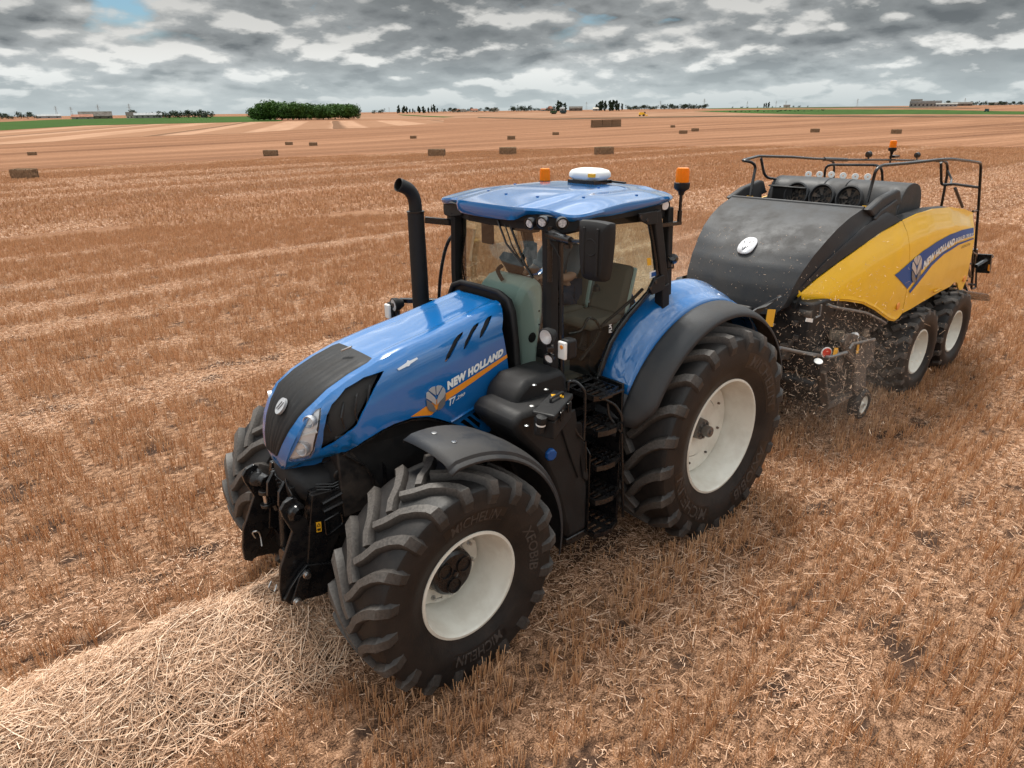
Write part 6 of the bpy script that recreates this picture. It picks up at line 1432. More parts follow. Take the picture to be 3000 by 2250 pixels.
for s in (1, -1):
    th = -.025 if s > 0 else .025
    fp = shell('side_panel', offset_poly(front_o, -.004), bs(s), YEL, BL, (0, s, 0), .07, depth=.025)
    rp = shell('side_panel', offset_poly(rear_o, -.004), bs(s), YEL, BL, (0, s, 0), .07, depth=.025)
    obj('panel_seam', MB().tube([(x, s*(baler_side(x, z)-.012), z) for x, z in [botf[-1]] + seam], .010, 6), BLACKP, fp)
    ed = [(x, s*(baler_side(x, z)-.005), z-.0) for x, z in botf[:9]]
    obj('panel_lip', MB().loft([[p, (p[0], p[1]+s*.018, p[2]+.03), (p[0], p[1]+s*.012, p[2]+.07)] for p in ed]), YEL, fp)
    for q, pp in (((-4.140, 1.417), fp), ((-6.585, 1.388), rp)):
        P = Vector((q[0], s*(baler_side(*q)+.004), q[1])); obj('reflector', MB().lathe([(0, .012), (.045, .010), (.05, 0)], P, (0, s, 0), 16), ORANGE, pp)
        pp.children[-1] if pp.children else None
    rb = MB()
    for u in (987, 1045, 1098):
        pass
    for q in ((-2.560, 1.741), (-2.684, 1.723), (-2.813, 1.703)): rb.lathe([(0, .008), (.012, .006), (.014, 0)], (q[0], s*baler_side(*q), q[1]), (0, s, 0), 8)
    obj('panel_bolts', rb, STEEL, fp)
    band = [(-3.814, 1.877), (-4.159, 1.999), (-4.482, 2.099), (-4.876, 2.165), (-5.338, 2.207), (-5.865, 2.205), (-6.477, 2.166), (-6.461, 2.056), (-5.698, 2.084), (-5.146, 2.053), (-4.782, 1.963), (-4.486, 1.810), (-4.248, 1.630)]
    obj('blue_band', MB().add(*patch(band, bs(s, .006), .09)), DECBLUE, rp)
    lin = [(-4.320, 1.594), (-4.513, 1.747), (-4.817, 1.899), (-5.183, 1.988), (-5.726, 2.039), (-6.469, 2.023), (-6.477, 2.003), (-5.780, 2.007), (-5.236, 1.950), (-4.882, 1.854), (-4.578, 1.702), (-4.373, 1.553)]
    obj('blue_line', MB().add(*patch(lin, bs(s, .006), .07)), DECBLUE, rp)
    q = [(-4.570, 1.835), (-5.576, 2.046), (-5.536, 2.139), (-4.540, 1.952)]; q2 = [(-5.612, 2.055), (-6.435, 2.041), (-6.431, 2.098), (-5.587, 2.123)]; q3 = [(-5.937, 1.935), (-6.340, 1.932), (-6.332, 1.965), (-5.933, 1.971)]
    if s < 0: q, q2, q3 = [[a[1], a[0], a[3], a[2]] for a in (q, q2, q3)]
    def curvemap(Q, sag):
        f = quadmap(*Q)
        return lambda u, v: (f(u, v)[0], f(u, v)[1] + sag*4*u*(1-u))
    for txt, Q, mt_, sh, bo_, sag in (('NEW HOLLAND', q, WHITE, .15, .06, .035), ('BIGBALER 1290 PLUS', q2, WHITE, .2, .02, .012), ('CROPCUTTER', q3, BLACKP, .25, 0, 0)):
        f2 = curvemap(Q, sag); obj('lettering', MB().add(*put_text(txt, lambda u, v: bs(s, .010)(*f2(u, v)), sh, bo_)), mt_, rp, smooth=False)
    lq = ((-4.273, 1.714), (-4.553, 1.671), (-4.456, 2.045), (-4.172, 2.081))
    if s > 0: leaf_badge('badge', lq, bs(1, .010), rp)
    obj('yellow_tab', MB().add(*patch([(-5.186, 1.429), (-5.466, 1.419), (-5.441, 1.445), (-5.162, 1.454)], bs(s, .02), .1)), YEL, rp, thick=.02)
# front shield
def kf(off=0.0): return lambda y, z: (baler_front(y, z)+off, y, z)
kp = [(-0.865, 2.677), (-0.614, 2.702), (-0.022, 2.717), (0.472, 2.712), (0.855, 2.701), (0.886, 2.679), (0.859, 2.518), (0.740, 2.237), (0.621, 1.955), (0.592, 1.793), (0.526, 1.742), (0.180, 1.679), (-0.191, 1.693), (-0.469, 1.718), (-0.517, 1.881), (-0.568, 2.065), (-0.632, 2.292), (-0.700, 2.504)]
hw_ = [(1.60, .60), (1.66, .66), (1.8, .70), (2.0, .73), (2.2, .77), (2.4, .82), (2.6, .86), (2.69, .88)]
rows = []
for i in range(31):
    z = 1.58 + (2.70-1.58)*(i/30); w = interp(z, hw_)
    rows.append([(baler_front(y, z), y, z) for y in [w*(2*j/20-1) for j in range(21)]])
fsld = obj('front_shield', MB().loft(rows), GREYP, BL, ang=50)
# rolled top edge
obj('shield_edge', MB().tube([(baler_front(y, 2.70)-.03, y, 2.695) for y in [.88*(2*j/20-1) for j in range(21)]], .03, 8), GREYP, fsld)
# corner panels between shield and yellow sides
for s in (1, -1):
    A_ = []; Bp = []
    for i in range(25):
        t = i/24; z = 1.66+(2.695-1.66)*t; w = interp(z, hw_); A_.append(Vector((baler_front(w, z), s*w, z)))
    tips = [botf[0]] + topf[::-1] + [seam[-1]]
    tp = smoothpts([(x, s*baler_side(x, z), z) for x, z in tips], 5); Bp = [tp[min(len(tp)-1, int(i/24*(len(tp)-1)))] for i in range(25)]
    rows = []
    for a, b_ in zip(A_, Bp):
        m1 = a.lerp(b_, .33)+Vector((-.06, 0, -.03)); m2 = a.lerp(b_, .62)+Vector((-.01, s*.0, .045)); rows.append(smoothpts([a, m1, m2, b_+Vector((0, -s*.012, 0))], 4))
    cp_ = obj('corner_panel', MB().loft(rows), GREYP, BL, ang=30)
    # tail of the corner panel reaching back over the side panel
    tb_ = [(x, s*baler_side(x, z), z) for x, z in ([seam[-1]] + topr[::-1])]
    b = MB(); b.loft([[Vector(p)+Vector((0, -s*.025, -.02)), Vector(p)+Vector((0, -s*.14, .0)), Vector(p)+Vector((0, -s*.30, -.07)), Vector(p)+Vector((0, -s*.45, -.18))] for p in tb_]); obj('top_ledge', b, BLACKP, cp_, ang=60)
    b = MB(); P1 = Vector((-2.18, s*.785, 1.80)); b.loft([[P1, P1+Vector((-.25, -s*.02, .02)), P1+Vector((-.6, -s*.0, .04))], [P1+Vector((.02, 0, -.12)), P1+Vector((-.25, -s*.02, -.18)), P1+Vector((-.6, 0, -.2))]]); obj('corner_foot', b, BLACKP, cp_)
# shield emblem
ec = (0.009, 2.267); ec = (0.0*ec[0]+ec[0], ec[1])
def onk(y, z, off=.012): return (baler_front(y, z)+off*.8, y, z+off*.6)
ring = [(ec[0]+.104*math.copysign(abs(math.cos(a))**.8, math.cos(a)), ec[1]+.083*math.copysign(abs(math.sin(a))**.85, math.sin(a))) for a in [k*2*math.pi/28 for k in range(28)]]
eb = obj('emblem', MB().add(*patch(ring, lambda y, z: onk(y, z, .012), .06)), mat('emblem_silver', (.80, .80, .82), .3, metal=.25), fsld, thick=.015, ang=50)
b = MB()
for pts in ([(-.085, .055), (-.03, -.06)], [(-.025, -.06), (.0, .02), (.02, .075)], [(-.02, -.055), (.03, .0), (.085, .02)], [(-.0, -.0), (-.04, .06)], [(.01, .03), (.07, .065)]):
    b.tube([onk(ec[0]+y*.78, ec[1]+z*.76, .030) for y, z in pts], .0055, 5)
obj('emblem_vein', b, SILVD, eb)
# deck, hump with fans
b = MB(); b.box((-6.3, -.95, 1.0), (-3.75, .95, 2.25)); b.box((-4.6, -.86, 2.2), (-3.15, .86, 2.44)); obj('body_core', b, DARK, BL, bevel=.03)
rows = []
hp = [(-4.28, 2.40), (-4.33, 2.62), (-4.40, 2.78), (-4.50, 2.87), (-4.66, 2.905), (-4.85, 2.88), (-4.98, 2.80), (-5.04, 2.66), (-5.06, 2.40)]
hp = [(p.x, p.y) for p in smoothpts([(a, b_, 0) for a, b_ in hp], 3)]
ys = [-.92, -.915, -.90, -.45, -.16, -.15, -.14, .14, .15, .16, .45, .90, .915, .92]
for y in ys:
    g = -.012 if abs(abs(y)-.15) < .001 else 0; g -= .02*sstep(.89, .92, abs(y)); rows.append([(x+(0 if x < -4.6 else -1)*(-g)*1, y, z+g) for x, z in hp])
hm = obj('knotter_cover', MB().loft(rows), GREYP, BL, ang=35)
for s in (1, -1):
    b = MB(); b.prism([(x, s*.92, z-.004) for x, z in hp], (0, -s, 0), .03); obj('cover_end', b, GREYP, hm, smooth=False, bevel=.01)
b = MB()
for s in (1, -1):
    # cheeks in front of the cover ends
    ck = [(-3.36, 2.62), (-3.55, 2.80), (-4.0, 2.90), (-4.30, 2.91), (-4.36, 2.80), (-4.30, 2.45), (-3.5, 2.45)]
    b.prism([(x, s*.86, z) for x, z in ck[::1]], (0, s, 0), .05)
ckb = MB()
fan = MB(); ring_m = MB(); blades = MB()
for fx, fy, (u, v) in ((0, 0, (1170, 425)), (0, 0, (985, 412)), (0, 0, (815, 395))):
    P = {1170: (-4.270, 0.299, 2.691), 985: (-4.270, -0.075, 2.687), 815: (-4.270, -0.438, 2.690)}[u]
    P = Vector(P); d = Vector((1, 0, .28)).normalized()
    ring_m.lathe([(.168, -.06), (.178, .0), (.172, .035), (.155, .04), (.15, .02), (.145, -.04)], P, d, 32)
    fan.lathe([(0, -.03), (.15, -.035)], P, d, 24)
    q = Vector((0, 0, 1)).rotation_difference(d)
    for k in range(6):
        a = k*math.pi/3+.3; f_ = lambda r, a_, h: P+q @ Vector((r*math.cos(a_), r*math.sin(a_), h)); blades.add([f_(.03, a-.3, -.02), f_(.14, a-.2, -.025), f_(.14, a+.25, .0), f_(.03, a+.3, 0)], [(0, 1, 2, 3)])
    for r_ in (.05, .09, .13): blades.tube([P+q @ Vector((r_*math.cos(a), r_*math.sin(a), .012)) for a in [k*math.pi/8 for k in range(17)]], .0025, 4)
fo = obj('fan_ring', ring_m, GREYP, hm, ang=40); obj('fan_disc', fan, BLACKP, fo); obj('fan_blades', blades, DUSTY, fo)
b = MB(); b.box((-4.29, -.80, 2.50), (-4.25, -.50, 2.78)); b.box((-4.30, -.86, 2.78), (-4.22, -.30, 2.80)); obj('control_box', b, BLACKP, hm, bevel=.01)
for s in (1, -1):
    b = MB(); e = [(-3.299, 0.900, 2.696), (-3.653, 0.900, 2.810), (-4.064, 0.900, 2.871), (-4.149, 0.900, 2.859), (-4.225, 0.900, 2.740), (-4.293, 0.900, 2.688), (-4.132, 0.900, 2.663), (-4.184, 0.900, 2.537), (-3.935, 0.900, 2.540), (-3.675, 0.900, 2.510), (-3.417, 0.900, 2.625)]
    b.prism([(p[0], s*.88, p[2]) for p in e], (0, s, 0), .09); ch = obj('cheek_panel', b, GREYP, BL, bevel=.025, smooth=False)
    e = [(-3.435, 0.975, 2.587), (-3.610, 0.975, 2.668), (-3.808, 0.975, 2.710), (-4.022, 0.975, 2.758), (-4.089, 0.975, 2.707), (-3.937, 0.975, 2.681), (-3.944, 0.975, 2.625), (-3.692, 0.975, 2.605), (-3.479, 0.975, 2.544)]
    b = MB(); b.prism([(p[0], s*.965, p[2]) for p in e], (0, s, 0), .03); obj('cheek_ridge', b, GREYP, ch, bevel=.012, smooth=False)
    obj('yellow_sticker', MB().prism([(-3.62, s*.74, 2.60), (-3.62, s*.84, 2.60), (-3.64, s*.84, 2.70), (-3.64, s*.74, 2.70)], (1, 0, 0), .003), YSTICK, BL, smooth=False)
# rails
rr = .020
R1 = [(-3.660, 0.780, 2.736), (-3.726, 0.780, 2.986), (-3.706, 0.800, 3.118), (-3.807, 0.820, 3.165), (-4.413, 0.900, 3.162), (-5.075, 1.050, 3.179), (-5.463, 1.050, 3.165), (-6.439, 1.020, 3.083), (-6.893, 1.000, 3.038), (-6.962, 1.000, 2.988), (-7.261, 1.000, 2.426), (-7.673, 1.000, 1.569), (-7.905, 1.000, 0.991)]
obj('guard_rail', MB().tube(roundpath([Vector(p) for p in R1], .10), rr, 10), BLACKM, BL)
R2 = [(-3.620, -0.780, 2.701), (-3.690, -0.800, 2.893), (-3.759, -0.820, 3.084), (-3.647, -0.830, 3.147), (-3.600, -0.950, 3.160), (-4.123, -1.000, 3.192), (-5.069, -1.000, 3.135), (-5.839, -1.000, 3.071), (-7.130, -1.000, 2.991), (-8.828, -1.000, 2.903), (-11.044, -1.000, 2.775), (-11.263, -0.900, 2.744)]
obj('guard_rail', MB().tube(roundpath([Vector(p) for p in R2], .06), rr, 10), BLACKM, BL)
def RP(*a_): return obj('rail_post', MB().tube(*a_), BLACKM, BL)
RP([(-6.145, -1.000, 3.052), (-6.988, -1.000, 2.996)], .03, 8)
RP(roundpath([Vector(p) for p in ((-4.190, -1.000, 3.163), (-4.266, -0.950, 2.896), (-4.521, -0.900, 2.855))], .1), rr, 8)
RP(roundpath([Vector(p) for p in ((-6.252, -1.000, 3.035), (-6.530, -1.000, 2.986), (-6.597, -1.000, 2.716))], .1), rr*.9, 8)
RP(roundpath([Vector(p) for p in ((-5.296, -0.550, 2.808), (-5.260, -0.550, 3.033), (-5.392, 0.200, 3.055), (-5.523, 0.200, 2.817))], .12), rr*.9, 8)
RP(roundpath([Vector(p) for p in ((-7.334, 0.350, 3.016), (-7.550, 0.350, 2.983), (-7.678, 0.350, 2.827), (-7.715, 0.350, 2.284))], .1), rr*1.1, 8)
RP(roundpath([Vector(p) for p in ((-6.502, 0.600, 3.048), (-6.717, 0.600, 2.704), (-6.723, 0.750, 2.735), (-7.138, 1.000, 2.667))], .08), rr, 8)
RP(roundpath([Vector(p) for p in ((-7.502, 0.400, 2.863), (-7.450, 0.500, 2.735), (-7.118, 0.600, 2.697))], .05), rr*.8, 8)
RP([Vector((-7.368, 0.600, 2.612)), Vector((-7.926, 0.600, 2.274))], .024, 8)
def LD(*a_): return obj('rear_ladder', MB().tube(*a_), BLACKM, BL)
LD(roundpath([Vector(p) for p in ((-7.902, 0.950, 1.628), (-8.356, 0.950, 0.906), (-8.120, 0.950, 0.920), (-7.499, 1.000, 1.688))], .04), .016, 8)
for v in (800, 860, 920, 975): LD([Vector((-7.610, 1.000, 1.578))+Vector((0, 0, -(v-800)*.0024)), Vector((-7.610, 1.000, 1.578))+Vector((-.05, -.42, -(v-800)*.0024))], .014, 6)
LD([Vector((-7.250, 1.000, 2.315)), Vector((-6.697, 1.100, 2.366))], .018, 6); LD([Vector((-7.673, 1.000, 1.569))+Vector((-.02, -.42, .1)), Vector((-7.905, 1.000, 0.991))+Vector((-.02, -.42, 0))], .014, 6)
for p in ((-7.840, -1.000, 3.048), (-10.109, -1.000, 2.931)):
    P = Vector(p); b = MB(); b.lathe([(0, -.05), (.05, -.04), (.055, .02), (.03, .05)], P, (-.8, .3, .1), 12); b.cyl(P, P-Vector((0, 0, .10)), .014); obj('work_lamp', b, BLACKM, BL)
bp_ = Vector((-8.819, -1.000, 3.068)); beacon(tuple(bp_), .062, .13, BL); b = MB(); b.tube([bp_, bp_-Vector((0, 0, .08)), bp_-Vector((0, 0, .25))], [.04, .02, .014], 8); b.box((bp_.x-.28, bp_.y-.05, bp_.z-.13), (bp_.x-.05, bp_.y+.05, bp_.z-.09)); obj('beacon_post', b, BLACKM, BL)
# white spools of the twine monitor
for k in range(6):
    u = [895, 971, 1050, 1129, 1211, 1295][k]
P6 = [(-5.200, -0.761, 2.886), (-5.200, -0.588, 2.895), (-5.200, -0.412, 2.903), (-5.200, -0.238, 2.896), (-5.200, -0.062, 2.893), (-5.200, 0.112, 2.899)]
for p in P6:
    w = obj('twine_flag', MB().lathe([(.012, .006), (.045, .006), (.048, 0), (.045, -.006), (.012, -.006)], p, (1, .6, .15), 20), WHITE, BL)
    obj('flag_arm', MB().tube([Vector(p), Vector(p)+Vector((-.02, 0, -.25))], .003, 4), STEEL, w)
# underside: frame, pickup, side machinery
b = MB(); b.box((-6.9, -.62, .75), (-2.6, .62, 1.5)); b.box((-3.7, -.95, 1.1), (-2.25, .95, 1.75)); b.box((-6.6, -.85, 1.0), (-3.6, .85, 1.6)); b.box((-2.3, -.35, 1.25), (-1.95, .35, 1.65)); b.bar((-2.2, .3, 1.35), (-1.15, .04, .62), .14, .16); b.bar((-2.2, -.3, 1.35), (-1.15, -.04, .62), .14, .16)
obj('baler_frame', b, DARK, BL, bevel=.03)
b = MB(); b.box((-5.2, -.95, .5), (-4.9, .95, .7)); b.box((-6.6, -.95, .5), (-6.3, .95, .7)); b.bar((-5.05, .7, .62), (-6.45, .7, .62), .14); b.bar((-5.05, -.7, .62), (-6.45, -.7, .62), .14); b.prism([(x, .78, z) for x, z in ((-4.4, 1.15), (-4.6, 1.3), (-5.6, 1.42), (-6.9, 1.3), (-7.0, 1.1), (-5.75, 1.2))], (0, 1, 0), .22); obj('axle_frame', b, DARK, BL, bevel=.02)
b = MB(); rows = []
for s in (1, -1):
    pl = [(-2.723, 1.200, 1.355), (-2.898, 1.200, 1.310), (-3.573, 1.200, 1.079), (-3.618, 1.200, 1.011), (-3.624, 1.200, 0.805), (-3.463, 1.200, 0.728), (-3.560, 1.200, 0.450), (-3.221, 1.200, 0.469), (-3.106, 1.200, 0.847), (-2.757, 1.200, 1.072), (-2.585, 1.200, 1.273)]
    b.prism([(p[0], s*1.16, p[2]) for p in pl], (0, s, 0), .05)
    obj('pickup_side_plate', b, DUSTY, BL, bevel=.02, smooth=False); b = MB()
for s in (1, -1):
    b = MB()
    b.bar((-2.35, s*1.12, .95), (-2.62, s*1.12, .45), .10, .05); b.bar((-2.62, s*1.12, .42), (-3.3, s*1.12, .40), .06, .08); b.cyl((-2.75, s*.9, .95), (-2.75, s*1.16, .95), .10)
    obj('pickup_arm', b, DUSTY, BL, bevel=.008)
b = MB(); b.cyl((-2.75, -1.12, .52), (-2.75, 1.12, .52), .16, n=24); b.cyl((-2.3, -1.1, .78), (-2.3, 1.1, .78), .07); b.box((-3.3, -1.1, .45), (-2.9, 1.1, .95)); b.box((-3.2, -1.12, .9), (-2.3, 1.12, 1.15)); obj('pickup_drum', b, DARK, BL)
b = MB()
for r_ in range(4):
    for k in range(34):
        a = r_*math.pi/2+.4; y = -1.05+k*.064; P0 = Vector((-2.75+.15*math.cos(a), y, .52+.15*math.sin(a))); b.tube([P0, P0+Vector((.13*math.cos(a), 0, .13*math.sin(a)))], .004, 4)
for k in range(26): y = -1.05+k*.084; b.tube(smoothpts([(-2.3, y, .80), (-2.5, y, .86), (-2.8, y, .80), (-3.05, y, .70)], 3), .005, 4)
tn = obj('tine', b, DARK, BL); tn['kind'] = 'stuff'
# gauge wheel
gc = Vector((-3.549, 1.220, 0.120))
for s in (1, -1):
    c_ = Vector((gc.x, s*1.16, gc.z+.0)); b = MB(); b.lathe([(.115, -.06), (.15, -.075), (.185, -.07), (.205, -.04), (.208, 0), (.205, .04), (.185, .07), (.15, .075), (.115, .06)], (0, 0, 0), (0, 1, 0), 32); b.v = [tuple(Vector(v)+Vector((c_.x, c_.y, .208))) for v in b.v]
    gw = obj('gauge_wheel', b, RUB, BL); b = MB(); b.lathe([(0, .055), (.03, .055), (.04, .04), (.10, .045), (.118, .062), (.118, .05)], (c_.x, c_.y, .208), (0, s, 0), 24); go = obj('rim', b, CREAM, gw)
    b = MB(); b.cyl((c_.x, c_.y+s*.04, .208), (c_.x, c_.y+s*.08, .208), .016); b.bar((c_.x, c_.y+s*.07, .215), (c_.x+.04, c_.y+s*.07, .17), .012); obj('hub', b, STEEL, gw)
    b = MB(); b.bar((c_.x, s*1.06, .208), (c_.x+.12, s*1.06, .55), .05, .03); b.cyl((c_.x, s*1.04, .208), (c_.x, s*1.15, .208), .02); b.tube([(c_.x+.02, s*1.05, .46), (c_.x-.14, s*1.1, .52)], .012, 6); b.box((c_.x-.02, s*1.0, .44), (c_.x+.28, s*1.12, .49)); obj('wheel_arm', b, DUSTY, gw)
# wind guard tubes, reflectors, stickers, chutes on the near side
b = MB(); b.tube([Vector(p) for p in ((-1.493, 1.000, 1.411), (-1.941, 1.050, 1.261), (-2.366, 1.120, 1.138))], .02, 8); b.tube(smoothpts([Vector(p) for p in ((-2.328, 1.150, 1.146), (-2.339, 1.200, 1.156), (-2.630, 1.250, 1.152))], 4), .022, 8); b.tube([Vector((-2.680, 1.260, 1.186)), Vector((-2.733, 1.260, 1.234)), Vector((-3.381, 1.260, 1.152))], .018, 8)
b.tube(smoothpts([Vector(p) for p in ((-2.497, 1.000, 1.707), (-2.654, 1.050, 1.648), (-3.249, 1.120, 1.492), (-3.531, 1.150, 1.388), (-3.967, 1.150, 1.214))], 4), .018, 8)
b.tube([Vector((-2.343, 1.000, 1.733)), Vector((-2.345, 1.000, 1.605)), Vector((-2.242, 1.000, 1.600))], .012, 6)
obj('guard_tube', b, mat('dusty_tube', (.20, .20, .20), .35, metal=.5, dirt=(.2, .15, .11), dirt_amt=.5), BL)
b = MB(); P = Vector((-2.329, 1.150, 1.198)); b.lathe([(0, .012), (.052, .012), (.056, 0)], P, (.7, 1, 0), 20); obj('red_reflector', b, RED, BL); b = MB(); b.lathe([(.055, -.004), (.066, -.002), (.066, .004), (.055, .006)], P, (.7, 1, 0), 20); obj('reflector_frame', b, WHITE, BL)
b = MB(); b.lathe([(0, .006), (.046, .004), (.05, 0)], (-2.155, 1.150, 1.135), (.35, .3, 1.0), 20); obj('white_disc', b, WHITE, BL)
def flat(name, pts, mt_, n=(0, 1, 0), t=.004, par=BL): return obj(name, MB().prism(pts, n, t), mt_, par, smooth=False)
flat('yellow_sticker', [(-2.341, 1.220, 1.183), (-2.450, 1.220, 1.166), (-2.456, 1.220, 1.241), (-2.352, 1.220, 1.268)], YSTICK)
flat('yellow_sticker', [(-2.973, 1.230, 1.052), (-3.036, 1.230, 1.043), (-3.025, 1.230, 1.156), (-2.961, 1.230, 1.168)], YSTICK)
flat('orange_plate', [(-1.484, 0.800, 1.612), (-1.659, 0.800, 1.571), (-1.676, 0.800, 1.764), (-1.503, 0.800, 1.801)], YSTICK)
flat('yellow_sticker', [(-1.471, 0.800, 1.572), (-1.572, 0.800, 1.549), (-1.579, 0.800, 1.578), (-1.473, 0.800, 1.600)], YSTICK)
flat('white_plate', [(-2.001, 1.000, 1.605), (-2.179, 1.000, 1.556), (-2.181, 1.000, 1.600), (-2.014, 1.000, 1.643)], WHITE)
flat('chute_plate', [(-2.676, 1.000, 1.253), (-3.055, 1.000, 1.105), (-3.067, 1.000, 1.277), (-2.679, 1.000, 1.366)], mat('dusty_plate', (.22, .17, .12), .7, dirt=(.08, .06, .05), dirt_amt=.6, dscale=9), t=.02)
flat('chute_plate', [(-3.535, 1.050, 1.110), (-3.710, 1.050, 1.072), (-3.693, 1.050, 1.177), (-3.507, 1.050, 1.219)], MATS['dusty_plate'], t=.02)
b = MB(); b.lathe([(0, .05), (.04, .05), (.045, 0)], (-3.006, 1.150, 1.248), (.2, 1, .5), 10); obj('white_knob', b, WHITE, BL)
b = MB()
rr_ = random.Random(5)
for k in range(46): # hoses, brackets and small castings in the intake area
    x, y, z = rr_.uniform(-3.6, -2.2), rr_.uniform(.35, 1.0), rr_.uniform(.75, 1.65)
    if k % 3 == 0: b.tube(smoothpts([(x, y, z), (x-rr_.uniform(.1, .4), y+rr_.uniform(-.1, .15), z+rr_.uniform(-.25, .1)), (x-rr_.uniform(.3, .7), y+rr_.uniform(0, .15), z+rr_.uniform(-.3, .3))], 4), rr_.uniform(.008, .022), 6)
    elif k % 3 == 1: b.box((x, y, z), (x+rr_.uniform(.04, .2), y+rr_.uniform(.02, .1), z+rr_.uniform(.04, .18)))
    else: b.cyl((x, y, z), (x, y+rr_.uniform(.04, .16), z), rr_.uniform(.03, .12))
obj('intake_machinery', b, DUSTY, BL, bevel=.004)
b = MB(); P0, P1 = Vector((-1.95, .35, 1.62)), Vector((-1.45, .55, 1.52)); b.prism([(-1.515, 0.600, 1.712), (-1.619, 0.600, 1.648), (-1.778, 0.780, 1.876), (-1.822, 0.780, 1.887), (-1.643, 0.700, 1.781), (-1.607, 0.620, 1.750)], (0, -1, 0), .02); obj('drawbar_cover', b, GREYP, BL, smooth=False)
b = MB(); b.box((-1.75, .42, 1.0), (-1.6, .52, 1.35)); b.tube(smoothpts([(-1.2, .2, 1.15), (-1.5, .35, .95), (-1.9, .4, 1.2)], 4), .018, 6); b.tube(smoothpts([(-.6, .2, 1.3), (-1.1, .25, .95), (-1.7, .3, 1.35)], 5), .018, 6); b.tube(smoothpts([(-.6, .1, 1.3), (-1.1, .05, .85), (-1.8, .1, 1.35)], 5), .018, 6); b.cyl((-.6, 0, .85), (-2.2, 0, .95), .09); obj('hitch_hoses', b, BLACKM, BL)
# rear chute
b = MB(); b.box((-7.9, -.62, .85), (-6.3, .62, 1.5)); b.box((-6.9, -.7, 1.4), (-6.2, .7, 2.3)); b.box((-6.85, -1.1, 1.45), (-6.78, 1.1, 2.0)); obj('bale_chamber', b, DARK, BL, bevel=.02)
b = MB(); b.tube(roundpath([Vector(p) for p in ((-6.295, 1.100, 1.269), (-6.643, 1.150, 1.172), (-8.946, 1.000, 0.667), (-9.543, 0.900, 0.472), (-7.550, 0.900, 0.883))], .08), .035, 10); b.tube([Vector((-6.310, 1.100, 1.244)), Vector((-8.898, 1.000, 0.621))], .03, 8); obj('chute_rail', b, BLACKM, BL)
b = MB(); q = [Vector(p) for p in ((-7.400, 1.121, 1.647), (-7.400, 1.312, 1.661), (-7.400, 1.342, 1.373), (-7.400, 1.160, 1.357))]; b.prism(q, (1, 0, 0), .06); lb_ = obj('light_board', b, BLACKM, BL, smooth=False)
flat('orange_lamp', [p+Vector((.062, 0, 0)) for p in [Vector(v) for v in ((-7.400, 1.300, 1.508), (-7.400, 1.324, 1.507), (-7.400, 1.337, 1.408), (-7.400, 1.311, 1.416))]], ORANGE, (1, 0, 0), .01, lb_)
b = MB()
for k in range(10):
    P = Vector((-7.000, 1.157, 1.453)) + Vector((rr_.uniform(-.5, .1), rr_.uniform(-.25, .15), rr_.uniform(-.3, .25))); b.tube([P, P+Vector((rr_.uniform(-.5, .1), rr_.uniform(-.3, .2), rr_.uniform(-.3, .1)))], rr_.uniform(.012, .03), 6)
obj('rear_linkage', b, BLACKM, BL)
# ================================================================== DRIVER
def skin_body(name, verts, edges, radii, mt_, parent=None, root=0, lv=2):
    me = bpy.data.meshes.new(name); me.from_pydata(verts, edges, []); o = bpy.data.objects.new(name, me); COL.objects.link(o)
    o.modifiers.new('skin', 'SKIN'); sv = me.skin_vertices[0].data
    for i, r_ in enumerate(radii): sv[i].radius = (r_, r_) if not isinstance(r_, tuple) else r_
    for i in range(len(verts)): sv[i].use_root = (i == root)
    sb = o.modifiers.new('sub', 'SUBSURF'); sb.levels = sb.render_levels = lv
    me.materials.append(mt_)
    dg = bpy.context.evaluated_depsgraph_get(); dg.update(); m2 = bpy.data.meshes.new_from_object(o.evaluated_get(dg)); o.modifiers.clear(); o.data = m2; bpy.data.meshes.remove(me)
    for p in m2.polygons: p.use_smooth = True
    if parent: o.parent = parent; o.matrix_parent_inverse = Matrix.Translation(root_loc(parent)).inverted()
    return o
SKIN = mat('skin', (.50, .28, .20), .5); SHIRT = mat('grey_shirt', (.13, .15, .18), .85); JEANS = mat('jeans', (.03, .045, .08), .85); HAIR = mat('hair', (.04, .025, .015), .7)
PX, PY = .74, -.12
V = [(PX, PY, 2.22), (PX-.02, PY, 2.40), (PX, PY, 2.58), (PX+.03, PY, 2.68), (PX+.04, PY, 2.75), (PX+.05, PY, 2.84), (PX+.055, PY, 2.92),
     (PX, PY+.18, 2.63), (PX+.14, PY+.25, 2.42), (PX+.38, PY+.20, 2.44), (PX+.46, PY+.17, 2.46),
     (PX, PY-.18, 2.63), (PX+.12, PY-.25, 2.42), (PX+.34, PY-.14, 2.44), (PX+.44, PY-.06, 2.46),
     (PX+.08, PY+.10, 2.22), (PX+.46, PY+.15, 2.24), (PX+.58, PY+.15, 1.80), (PX+.75, PY+.17, 1.70),
     (PX+.08, PY-.10, 2.22), (PX+.46, PY-.15, 2.24), (PX+.60, PY-.15, 1.80), (PX+.77, PY-.16, 1.70)]
E_ = [(0, 1), (1, 2), (2, 3), (3, 4), (4, 5), (5, 6), (2, 7), (7, 8), (8, 9), (9, 10), (2, 11), (11, 12), (12, 13), (13, 14), (0, 15), (15, 16), (16, 17), (17, 18), (0, 19), (19, 20), (20, 21), (21, 22)]
Rr_ = [.15, .14, .16, .07, .055, .10, .085, .065, .048, .035, .035, .065, .048, .035, .035, .09, .07, .05, .045, .09, .07, .05, .045]
pe = skin_body('person', V, E_, Rr_, SKIN)
tag(pe, 'driver in grey shirt and jeans sitting in the tractor cab with hands on the wheel', 'person')
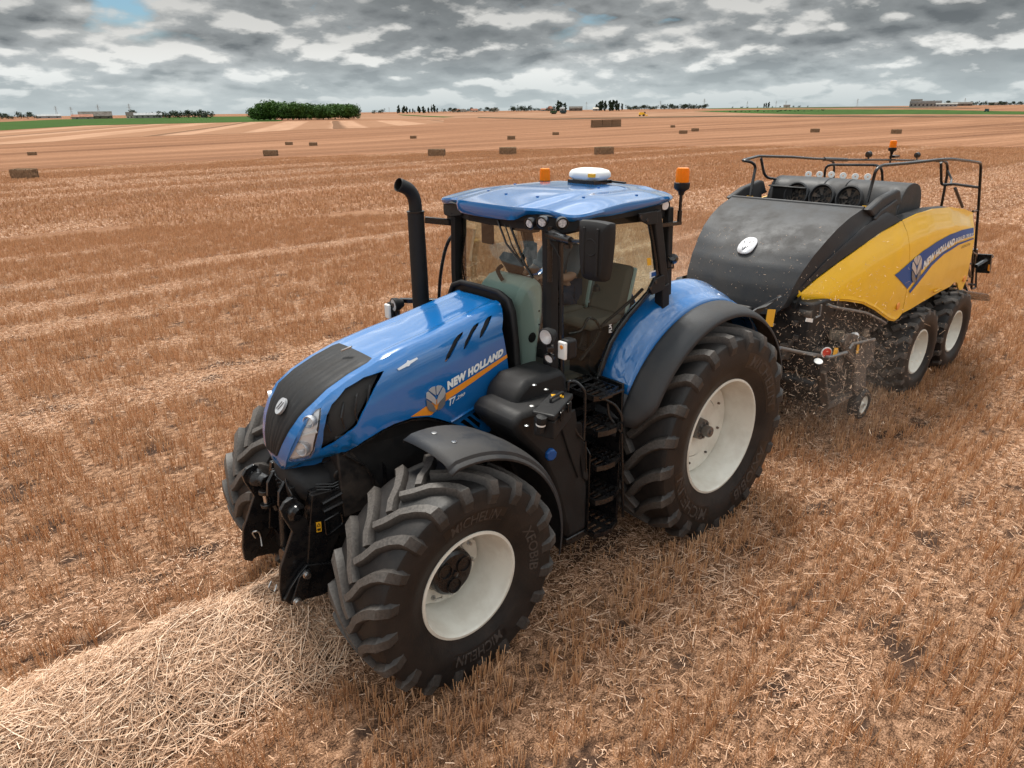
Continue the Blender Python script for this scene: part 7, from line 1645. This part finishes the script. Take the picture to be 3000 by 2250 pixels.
skin_body('shirt', V[:4]+V[7:9]+V[11:13], [(0, 1), (1, 2), (2, 3), (2, 4), (4, 5), (2, 6), (6, 7)], [.165, .155, .175, .085, .08, .06, .08, .06], SHIRT, pe)
skin_body('trousers', [V[0]]+V[15:18]+V[19:22], [(0, 1), (1, 2), (2, 3), (0, 4), (4, 5), (5, 6)], [.165, .10, .08, .06, .10, .08, .06], JEANS, pe)
for i in (18, 22):
    P = Vector(V[i]); skin_body('shoe', [P+Vector((-.08, 0, -.01)), P+Vector((.04, 0, -.02)), P+Vector((.12, 0, -.03))], [(0, 1), (1, 2)], [.05, .055, .04], BLACKP, pe)
skin_body('hair', [Vector(V[6])+Vector((-.03, 0, .01)), Vector(V[6])+Vector((-.045, 0, -.06))], [(0, 1)], [.095, .085], HAIR, pe)
for i, sgn in ((10, 1), (14, -1)):
    P = Vector(V[i])
    for k in range(4): skin_body('finger', [P+Vector((.0, (k-1.5)*.02, .0)), P+Vector((.05+.005*(k % 2), (k-1.5)*.021, .005)), P+Vector((.065, (k-1.5)*.021, -.03)), P+Vector((.035, (k-1.5)*.020, -.045))], [(0, 1), (1, 2), (2, 3)], [.012, .010, .009, .008], SKIN, pe, lv=1)
    skin_body('thumb', [P+Vector((-.01, -sgn*.02, 0)), P+Vector((.03, -sgn*.05, .0)), P+Vector((.05, -sgn*.045, -.02))], [(0, 1), (1, 2)], [.013, .011, .009], SKIN, pe, lv=1)
hd = Vector(V[5])
b = MB(); b.lathe([(.0, .028), (.012, .01), (.018, 0)], hd+Vector((.095, 0, .015)), (1, 0, -.4), 8); obj('nose', b, SKIN, pe)
b = MB()
for s in (1, -1): b.lathe([(0, .008), (.012, 0)], hd+Vector((.088, s*.035, .04)), (1, 0, 0), 8)
obj('eye', b, BLACKP, pe)
b = MB(); b.tube([hd+Vector((.092, -.025, -.04)), hd+Vector((.098, 0, -.042)), hd+Vector((.092, .025, -.04))], .006, 5); obj('mouth', b, mat('lips', (.4, .15, .12), .5), pe)
for s in (1, -1): b = MB(); b.lathe([(0, .012), (.022, .01), (.028, 0)], hd+Vector((.0, s*.095, .01)), (0, s, 0), 10); obj('ear', b, SKIN, pe)
